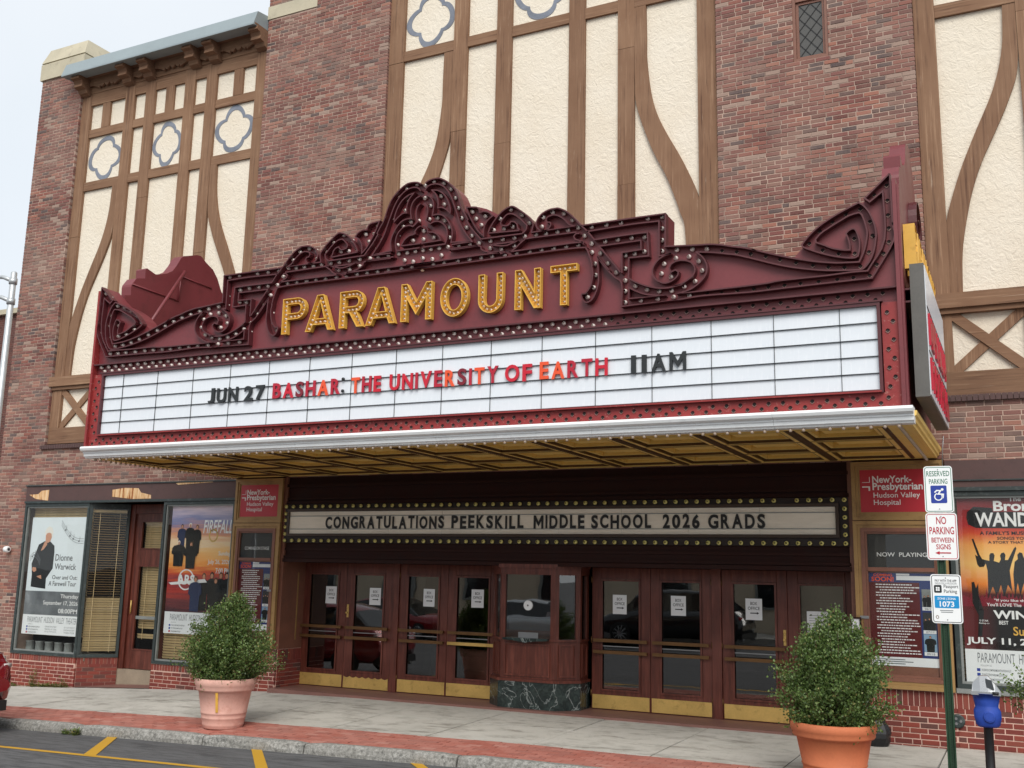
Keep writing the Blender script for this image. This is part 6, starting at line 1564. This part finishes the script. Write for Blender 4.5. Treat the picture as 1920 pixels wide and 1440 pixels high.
def rrect(x0, x1, z0, z1, r, n=6):
    return arc(x1 - r, z0 + r, r, r, -90, 0, n) + arc(x1 - r, z1 - r, r, r, 0, 90, n) + arc(x0 + r, z1 - r, r, r, 90, 180, n) + arc(x0 + r, z0 + r, r, r, 180, 270, n)
def plate(name, px, label, rim, r=.03):
    x0p, x1p, y0p, y1p = px; y = YSG - .012
    a, c = P(x0p, (y0p + y1p) / 2, y), P(x1p, (y0p + y1p) / 2, y); zt, zb = P((x0p + x1p) / 2, y0p, y).z, P((x0p + x1p) / 2, y1p, y).z
    t = thing(name, ((a.x + c.x) / 2, y, zb), label, 'sign', 'plates on the green sign post')
    b = MB(); b.prism(rrect(a.x, c.x, zb, zt, r), y - .003, y); b.build('plate', 'sign_sheet', t)
    b = MB(); i = .010; b.prism(rrect(a.x + i, c.x - i, zb + i, zt - i, r - .008), y - .0042, y - .0032, [rrect(a.x + i + .006, c.x - i - .006, zb + i + .006, zt - i - .006, r - .014)]); b.build('border', rim, t)
    b = MB()
    for z in (zt - .035, zb + .035): b.lathe([(.006, 0), (.005, .004)], ((a.x + c.x) / 2, y - .003, z), 8, axis='y')
    b.build('bolt', 'metal_grey', t)
    W_, H_ = c.x - a.x, zt - zb; O_ = (0, y - .0033, 0)
    return t, (lambda u0, u1, v0, v1: (a.x + W_ * u0, a.x + W_ * u1, zb + H_ * v0, zb + H_ * v1)), O_, y
t, f, O, y = plate('reserved_parking_sign', (1733, 1787, 874, 961), 'white and green reserved parking plate with blue access symbol', 'sign_green')
text('RESERVED', f(.10, .90, .78, .895), O, FX, FZ, .0012, 'sign_green', t, bold=.006); text('PARKING', f(.18, .82, .615, .725), O, FX, FZ, .0012, 'sign_green', t, bold=.006)
u0, u1, v0, v1 = f(.22, .78, .20, .58); b = MB(); b.prism(rrect(u0, u1, v0, v1, .012), y - .0042, y - .0033); b.build('symbol_field', 'sign_blue', t)
um, vm, w_ = (u0 + u1) / 2, (v0 + v1) / 2, (u1 - u0)
b = MB(); yy_ = y - .0054
b.prism(blob(um + w_ * .22, vm + w_ * .32, w_ * .085, w_ * .085), yy_, yy_ + .001)
b.ribbon(arc(um - w_ * .03, vm - w_ * .16, w_ * .23, w_ * .23, 110, 390, 20), yy_, yy_ + .001, w_ * .07)
b.ribbon([(um - w_ * .26, vm + w_ * .12), (um - w_ * .12, vm + w_ * .26), (um + w_ * .12, vm + w_ * .24), (um - w_ * .04, vm + w_ * .02), (um + w_ * .28, vm + w_ * .0), (um + w_ * .24, vm - w_ * .26)], yy_, yy_ + .001, w_ * .085)
b.build('access_symbol', 'sign_sheet', t)
t, f, O, y = plate('no_parking_sign', (1737, 1796, 962, 1050), 'white and red no parking between signs plate with left arrow', 'sign_red')
for s_, bx in (('NO', (.34, .66, .76, .92)), ('PARKING', (.11, .89, .545, .705)), ('BETWEEN', (.16, .86, .37, .475)), ('SIGNS', (.30, .76, .225, .335))): text(s_, f(*bx), O, FX, FZ, .0012, 'sign_red', t, bold=.012)
u0, u1, v0, v1 = f(.26, .76, .11, .19); vm = (v0 + v1) / 2; b = MB(); b.prism([(u0, vm), (u0 + .04, v1), (u0 + .04, vm + .006), (u1, vm + .006), (u1, vm - .006), (u0 + .04, vm - .006), (u0 + .04, v0)][::-1], y - .0045, y - .0033); b.build('arrow', 'sign_red', t)
t, f, O, y = plate('pay_zone_sign', (1746, 1804, 1077, 1169), 'white pay by app plate with a blue zone 1073 field', 'ink')
text('PAY WITH THE APP', f(.15, .85, .845, .895), O, FX, FZ, .0012, 'ink', t, bold=.01); text('PAGUE CON LA APLICACION', f(.15, .85, .795, .835), O, FX, FZ, .0012, 'ink_grey', t)
u0, u1, v0, v1 = f(.11, .36, .62, .78); b = MB(); b.prism(rrect(u0, u1, v0, v1, .012), y - .0042, y - .0033); b.build('app_icon', 'letter_black', t)
b = MB(); w_ = u1 - u0; h_ = v1 - v0
for i in (0, 1):
    for j in (0, 1): b.prism(rrect(u0 + w_ * (.24 + .27 * i), u0 + w_ * (.47 + .27 * i), v0 + h_ * (.24 + .27 * j), v0 + h_ * (.47 + .27 * j), .005, 3), y - .0052, y - .0043)
b.build('icon_dots', 'sign_sheet', t)
text('Passport', f(.43, .90, .70, .79), O, FX, FZ, .0012, 'ink', t, bold=.004); text('Parking', f(.43, .85, .60, .69), O, FX, FZ, .0012, 'ink', t, bold=.004)
u0, u1, v0, v1 = f(.11, .90, .31, .56); b = MB(); b.prism(rrect(u0, u1, v0, v1, .01), y - .0042, y - .0033); b.build('zone_field', 'app_blue', t)
text('ZONE | ZONA', f(.20, .80, .47, .525), (0, y - .0043, 0), FX, FZ, .001, 'sign_sheet', t, bold=.02); text('1073', f(.27, .74, .335, .45), (0, y - .0043, 0), FX, FZ, .001, 'sign_sheet', t, bold=.025)
b = MB()
for i, (p, q) in enumerate(((.27, .7), (.3, .68))): u0, u1, v0, v1 = f(p, q, .255 - i * .035, .27 - i * .035); b.box(u0, u1, y - .0042, y - .0033, v0, v1)
b.build('small_print', 'ink_grey', t)
u0, u1, v0, v1 = f(.13, .22, .09, .16); b = MB(); b.ribbon(blob((u0 + u1) / 2, (v0 + v1) / 2, .012, .014) + [blob((u0 + u1) / 2, (v0 + v1) / 2, .012, .014)[0]], y - .0042, y - .0033, .005); b.build('seal', 'bronze', t)
# ------------------------------------------------------------------ parking meter in a blue bag
YM = -3.28; xm = P(1851, 1330, YM).x; zg = zs(xm, YM)
mt = thing('parking_meter', (xm, YM, zg), 'parking meter in a blue bag with a silver head on a black pole', 'parking meter')
b = MB(); b.lathe([(.055, 0), (.055, .02), (.042, .03), (.042, .75), (.05, .76)], (xm, YM, zg), 20); b.build('pole', 'black_paint', mt)
zb_, zt_ = P(1851, 1363, YM).z, P(1851, 1300, YM).z
b = MB(); n = 28; prof = [(.085, 0), (.105, .02), (.12, .09), (.118, .15), (.102, .185), (.104, .2), (.112, .24), (.125, .31), (.128, zt_ - zb_)]
rs = np.random.RandomState(4); o = len(b.v); rings = []
for r_, hh in prof:
    ring = []
    for i in range(n):
        a = 2 * math.pi * i / n; rr = r_ * (1 + .03 * math.sin(5 * a + hh * 20) + rs.normal(0, .008)); ring.append((xm + rr * math.cos(a) * 1.0, YM + rr * math.sin(a) * .78, zb_ + hh))
    rings.append(ring)
b.sm = True
for k in range(len(rings) - 1):
    for i in range(n): b.add([rings[k][i], rings[k][(i + 1) % n], rings[k + 1][(i + 1) % n], rings[k + 1][i]], [(0, 1, 2, 3)])
b.sm = False; b.add(rings[0], [tuple(range(n))[::-1]]); b.add(rings[-1], [tuple(range(n))])
bag = b.build('blue_bag', 'meter_blue', mt)
bm_ = bmesh.new(); bm_.from_mesh(bag.data); bmesh.ops.remove_doubles(bm_, verts=bm_.verts, dist=.0005); bm_.to_mesh(bag.data); bm_.free()
b = MB(); b.lathe([(.052, 0), (.052, .012), (.046, .016)], (xm + .02, YM - .085, zb_ + .1), 24, axis='y'); b.lathe([(.038, .0165), (.036, .02)], (xm + .02, YM - .085, zb_ + .1), 24, axis='y'); b.build('coin_door', 'meter_blue', mt)
b = MB(); hz = zt_
sec = [(-.125, .0, .02), (-.115, .03, .09), (-.05, .02, .16), (.02, .0, .165), (.08, .0, .09), (.125, .0, .025)]
pts = []
for yv in (-1, 1):
    for u, dz0, top in sec:
        k = .075 if abs(u) < .1 else .05
        pts += [(xm + u, YM + yv * k, hz + .0), (xm + u, YM + yv * k * .55, hz + top)]
m_ = len(sec) * 2
for i in range(len(sec) - 1):
    a = 2 * i; b.add([pts[a], pts[a + 2], pts[a + 3], pts[a + 1]], [(0, 1, 2, 3)]); b.add([pts[m_ + a], pts[m_ + a + 1], pts[m_ + a + 3], pts[m_ + a + 2]], [(0, 1, 2, 3)])
    b.add([pts[a + 1], pts[a + 3], pts[m_ + a + 3], pts[m_ + a + 1]], [(0, 1, 2, 3)])
b.add([pts[0], pts[1], pts[m_ + 1], pts[m_]], [(0, 1, 2, 3)]); b.add([pts[m_ - 2], pts[2 * m_ - 2], pts[2 * m_ - 1], pts[m_ - 1]], [(0, 1, 2, 3)])
b.box(xm - .13, xm + .13, YM - .085, YM + .085, hz - .012, hz + .02)
b.build('silver_head', 'meter_silver', mt)
b = MB(); b.add([(xm + .0, YM - .062, hz + .06), (xm + .075, YM - .074, hz + .04), (xm + .055, YM - .055, hz + .125), (xm + .0, YM - .047, hz + .14)], [(0, 1, 2, 3)]); b.build('screen', 'car_glass', mt)
b = MB(); b.tube([(xm + .06, YM - .09, hz + .012), (xm + .11, YM - .1, hz + .012)], .014, 10); b.build('card_slot', 'trim_black', mt)
# ------------------------------------------------------------------ small things
xx, zz2 = P(1796, 1352, -.02).x, P(1796, 1352, -.02).z
sp_ = thing('wall_inlet_disc', (xx, -.02, zz2), 'round green bronze disc on the brick base behind the meter', 'fitting')
b = MB(); b.lathe([(.085, 0), (.085, .012), (.07, .02)], (xx, -.022, zz2), 28, axis='y'); b.build('disc', 'frame_green', sp_)
b = MB()
for a in range(3): b.lathe([(.018, .02), (.015, .03)], (xx + .035 * math.cos(a * 2.1), -.022, zz2 + .035 * math.sin(a * 2.1)), 10, axis='y')
b.build('stud', 'metal_grey', sp_)
cc = P(12, 1030, -.05)
sc_ = thing('security_camera', (cc.x, 0, cc.z), 'small white security camera on the brick at the far left', 'camera')
b = MB(); b.tube([(cc.x, .0, cc.z), (cc.x, -.08, cc.z - .01)], .02, 10); b.build('arm', 'gutter_white', sc_)
b = MB(); b.lathe([(.035, -.02), (.06, .0), (.062, .08), (.05, .1)], (cc.x + .02, -.09, cc.z), 20, axis='x'); b.build('housing', 'gutter_white', sc_)
b = MB(); b.lathe([(.03, .1), (.028, .106)], (cc.x + .02, -.09, cc.z), 14, axis='x'); b.build('lens', 'ink', sc_)
# black sack behind the orange planter
b = MB(); rs = np.random.RandomState(2); b.sm = True; q = P(1645, 1390, -.35); R0 = []
for k in range(9):
    u = k / 8; r_ = .17 * math.sin(math.pi * min(.97, .25 + u * .72)) * (1 - .25 * u) + .015; R0.append([(q.x + r_ * math.cos(a) * (1 + rs.normal(0, .07)), -.35 + r_ * math.sin(a) * (1 + rs.normal(0, .07)), zs(q.x, -.35) + .42 * u) for a in [2 * math.pi * i / 16 for i in range(16)]])
for k in range(8):
    for i in range(16): b.add([R0[k][i], R0[k][(i + 1) % 16], R0[k + 1][(i + 1) % 16], R0[k + 1][i]], [(0, 1, 2, 3)])
b.add(R0[-1], [tuple(range(16))]); b.build('rubbish_sack', 'black_paint', label='black rubbish sack slumped behind the orange planter', cat='sack')
# framed notice beside the right doors
a_, c_ = P(1598, 1190, -.1), P(1613, 1190, -.1); z0, z1 = P(1605, 1235, -.1).z, P(1605, 1157, -.1).z
fn = thing('framed_notice', (a_.x, -.1, z0), 'narrow dark framed notice beside the right display case', 'notice')
b = MB(); frame_mb(b, a_.x - .02, c_.x + .02, z0, z1, .02, -.115, -.09); b.build('frame', 'dark_wood', fn)
b = MB(); b.box(a_.x, c_.x, -.1, -.092, z0 + .02, z1 - .02); b.build('sheet', 'paper_white', fn)
# weeds
def weeds(x0, x1, yb, n, h, label, seed, zf):
    rs = np.random.RandomState(seed); b = MB()
    for i in range(n):
        x = rs.uniform(x0, x1); y = yb + rs.uniform(-.06, .0); hh = h * rs.uniform(.2, 1) ; z = zf(x, y)
        for k in range(int(5 + 14 * hh / h)):
            a = rs.uniform(0, 2 * math.pi); u = rs.uniform(0, 1); c = Vector((x + rs.normal(0, .025), y + rs.normal(0, .02) - .01, z + hh * u)); d = Vector((math.cos(a), math.sin(a) - .3, rs.uniform(-.2, .9))).normalized(); L = rs.uniform(.02, .055)
            s_ = d.cross(Vector((0, 0, 1))); s_ = s_.normalized() if s_.length > .01 else Vector((1, 0, 0))
            b.add([c, c + d * L * .5 + s_ * L * .22, c + d * L, c + d * L * .5 - s_ * L * .22], [(0, 1, 2, 3)])
        b.ribbon([(x, z), (x + rs.normal(0, .01), z + hh)], y, y + .003, .003)
    return b.build('weeds', 'weed_leaf', label=label, cat='weeds', kind='stuff')
weeds(-11.2, -9.6, -.02, 60, .07, 'low weeds along the foot of the left brick base', 1, zs)
weeds(-10.62, -10.45, -.04, 9, .34, 'tall weed stalk at the left brick base', 2, zs)
weeds(-9.78, -9.62, -.04, 8, .2, 'leafy weed at the corner of the left brick base', 3, zs)
q = on(190, 1368, zr); weeds(q.x - .16, q.x + .16, YK - .17, 26, .09, 'tuft of weeds in the gutter by the kerb', 4, zr)
# ------------------------------------------------------------------ vehicles
def car(name, loc, rotz, paint_, label, L=4.7, W_=1.84, H=1.45, suv=False, plate_badge=False):
    t = thing(name, loc, label, 'car'); t.rotation_euler = (0, 0, rotz)
    def part(nm, b, m, par=None):
        o = link(nm, b.mesh(nm, m)); o.parent = par or t; return o
    w = W_ / 2; zb = .2; rh = .34 if suv else .32
    st = [(0, .50, .66, .86), (.06, .34, .86, .93), (.2, .26, .97, .97), (.55, .24, 1.02, .99), (1.0, .24, 1.0, 1.0), (2.0, .22, .97, 1.0), (3.0, .22, .95, 1.0), (3.5, .22, .92, .99), (4.1, .24, .84, .97), (4.5, .28, .72, .90), (4.66, .36, .62, .78), (4.7, .42, .55, .70)]
    st = [(x / 4.7 * L, a + (.05 if suv else 0), c * (1.12 if suv else 1), k) for x, a, c, k in st]
    b = MB(); b.sm = True; rings = []
    for x, z0, zt, k in st:
        h = zt - z0; ww = w * k
        half_ = [(0, z0), (ww * .8, z0), (ww * .95, z0 + h * .12), (ww, z0 + h * .35), (ww * .985, z0 + h * .62), (ww * .95, z0 + h * .85), (ww * .86, z0 + h * .97), (0, zt + .015)]
        ring = [(x, y, z) for y, z in half_] + [(x, -y, z) for y, z in reversed(half_[1:-1])]
        rings.append(ring)
    n = len(rings[0])
    o = 0
    for r_ in rings: b.v += r_
    for k in range(len(rings) - 1):
        for i in range(n): b.f.append([k * n + i, k * n + (i + 1) % n, (k + 1) * n + (i + 1) % n, (k + 1) * n + i]); b.mi.append(0); b.smooth.append(True)
    for k in (0, len(rings) - 1): b.f.append([k * n + i for i in range(n)]); b.mi.append(0); b.smooth.append(False)
    body = part('body', b, paint_)
    zb2 = .93 * (1.12 if suv else 1)
    g = [(.25, zb2 + .04, .02), (.75, H - .16, .86), (1.3, H - .03, .97), (2.2, H, 1.0), (2.9, H - .04, .98), (3.3, H - .2, .8), (3.75, zb2 - .03, .02)] if suv else [(.35, zb2 + .06, .02), (1.0, H - .14, .86), (1.6, H - .02, .98), (2.2, H, 1.0), (2.7, H - .05, .96), (3.15, H - .22, .72), (3.65, zb2 - .02, .02)]
    b = MB(); R_ = []
    for x, zt, k in g:
        x = x / 4.7 * L; zl = zb2 - .06; h = zt - zl
        half_ = [(w * .87, zl), (w * (.87 - .17 * k), zl + h * .86), (w * (.80 - .22 * k), zl + h * .98), (0, zl + h)]
        R_.append([(x, y, z) for y, z in half_] + [(x, -y, z) for y, z in reversed(half_[:-1])])
    n = len(R_[0])
    for r_ in R_: b.v += r_
    for k in range(len(R_) - 1):
        for i in range(n - 1):
            roof = i in (1, 2, 3, 4) and 1 <= k <= len(R_) - 4
            b.f.append([k * n + i, k * n + i + 1, (k + 1) * n + i + 1, (k + 1) * n + i]); b.mi.append(0 if roof else 1); b.smooth.append(roof)
    for k in (0, len(R_) - 1): b.f.append([k * n + i for i in range(n)]); b.mi.append(1); b.smooth.append(False)
    part('cabin', b, [paint_, 'car_glass'])
    for x in (.86 / 4.7 * L, 3.72 / 4.7 * L):
        for s_ in (-1, 1):
            wh = MB(); wh.lathe([(rh * .6, -.1), (rh * .95, -.105), (rh, -.08), (rh, .08), (rh * .95, .105), (rh * .66, .108)], (x, s_ * (w - .11), rh), 28, True, 'y'); wo = part('wheel', wh, 'tyre')
            rm = MB(); yo = s_ * (w - .0)
            for k in range(10):
                a = 2 * math.pi * k / 10; p0 = Vector((x + .05 * math.cos(a), yo, rh + .05 * math.sin(a))); p1 = Vector((x + rh * .64 * math.cos(a), yo + s_ * .004, rh + rh * .64 * math.sin(a))); rm.tube([p0, p1], [.022, .016], 5)
            rm.lathe([(rh * .62, -.012), (rh * .68, 0), (rh * .68, .012)], (x, yo, rh), 24, False, 'y'); rm.lathe([(.06, -.01), (.05, .015)], (x, yo, rh), 12, True, 'y')
            part('rim', rm, 'rim', wo)
    for s_ in (-1, 1):
        b = MB(); b.sm = True; zt = .86 * (1.12 if suv else 1)
        b.obox((.11, s_ * w * .82, zt - .06), (.05, s_ * -.02, 0), (.012, s_ * .07, 0), (0, 0, .03)); part('tail_lamp', b, 'lamp_clear' if plate_badge else 'lamp_red')
        b = MB(); b.obox((L - .13, s_ * w * .72, .66 * (1.12 if suv else 1)), (.07, 0, 0), (0, .16, 0), (0, 0, .06)); part('head_lamp', b, 'lamp_clear')
        b = MB(); b.obox((2.95 / 4.7 * L, s_ * (w + .08), 1.0 * (1.1 if suv else 1)), (.05, 0, 0), (0, .09, 0), (0, 0, .06)); part('mirror', b, paint_)
    b = MB(); b.box(-.02, .14, -w * .82, w * .82, .30, .44); part('rear_bumper', b, 'trim_black')
    b = MB(); b.box(L - .1, L + .01, -w * .7, w * .7, .26, .48); part('front_grille', b, 'trim_black')
    for s_ in (-1, 1):
        b = MB(); b.tube([(-.03, s_ * w * .62, .27), (.12, s_ * w * .62, .27)], .04, 12); part('exhaust', b, 'metal_grey')
    return t
xr = P(24, 1268, -3.98).x
car('parked_car', (xr + .02, -4.82, zr(xr, -4.8)), math.pi, 'car_red', 'dark red car whose rear corner shows at the left edge', plate_badge=True, H=1.6, suv=True)
car('parked_car', (-15.6, -15.9, zr(-13, -15.9)), 0, 'car_red', 'red saloon parked across the street, mirrored in the left doors')
car('parked_car', (-9.4, -16.0, zr(-9, -15.9)), 0, 'car_silver', 'silver car parked across the street, mirrored beside the booth')
car('parked_car', (-.8, -15.9, zr(-3, -15.9)), math.pi, 'car_black', 'black utility car parked across the street, mirrored in the right doors', L=4.8, H=1.72, suv=True)
# ------------------------------------------------------------------ pole at the left edge, neighbours
ytp = -3.28; pt = P(24, 512, ytp); xpo = P(12, 640, ytp).x
lp = thing('street_pole', (xpo, ytp, zs(xpo, ytp)), 'silver metal street pole with two short arms at the left edge', 'pole')
b = MB(); b.lathe([(.11, 0), (.11, .06), (.06, .1), (.05, pt.z - zs(xpo, ytp)), (.03, pt.z - zs(xpo, ytp) + .02)], (xpo, ytp, zs(xpo, ytp)), 18); b.build('shaft', 'pole_silver', lp)
for zz3, up in ((P(22, 528, ytp).z, .25), (P(16, 566, ytp).z, .32)):
    b = MB(); b.tube([(xpo, ytp, zz3), (xpo - .25, ytp, zz3 + .10), (xpo - 1.2, ytp, zz3 + up)], .034, 12); b.build('arm', 'pole_silver', lp)
    b = MB(); b.lathe([(.066, -.05), (.066, .05)], (xpo, ytp, zz3), 14); b.build('collar', 'pole_silver', lp)
nb_ = thing('neighbour_building', (-16, 3, -.5), 'dark brick neighbour building beyond the left corner', 'building')
b = MB(); zt = P(8, 592, 1.2).z; b.box(-24, -12.6, 1.2, 12, -.9, zt); b.build('wall', 'far_brick', nb_)
b = MB(); b.box(-24.1, -12.55, 1.1, 12.1, zt + .002, zt + .12); b.build('coping', 'stone', nb_)
ob_ = thing('opposite_wall', (-8, -21, 0), 'tan stone retaining wall across the street, mirrored in the door glass', 'building')
b = MB(); b.box(-34, 2.5, -24, -20.3, -.9, 3.6); b.build('wall', 'far_stone', ob_)  # unseen retaining wall, kept low so more sky light reaches under the marquee
for i in range(9):
    for z0, z1 in ((1.0, 2.7),):
        xw_ = -32 + i * 3.8; b = MB(); frame_mb(b, xw_, xw_ + 1.5, z0, z1, .1, 0, .08); b.v = [(v[0], -20.22 - v[1], v[2]) for v in b.v]; wi = b.build('window', 'frame_grey', ob_)
        b = MB(); b.box(xw_ + .1, xw_ + 1.4, -20.3, -20.26, z0 + .1, z1 - .1); b.build('pane', 'car_glass', wi)
b = MB(); b.box(-34.1, 2.6, -24, -20.1, 3.602, 3.85); b.build('cornice', 'stone', ob_)
flush_text()
S.render.engine = 'CYCLES'
S.cycles.use_denoising = True
S.cycles.max_bounces = 8
S.cycles.transparent_max_bounces = 12
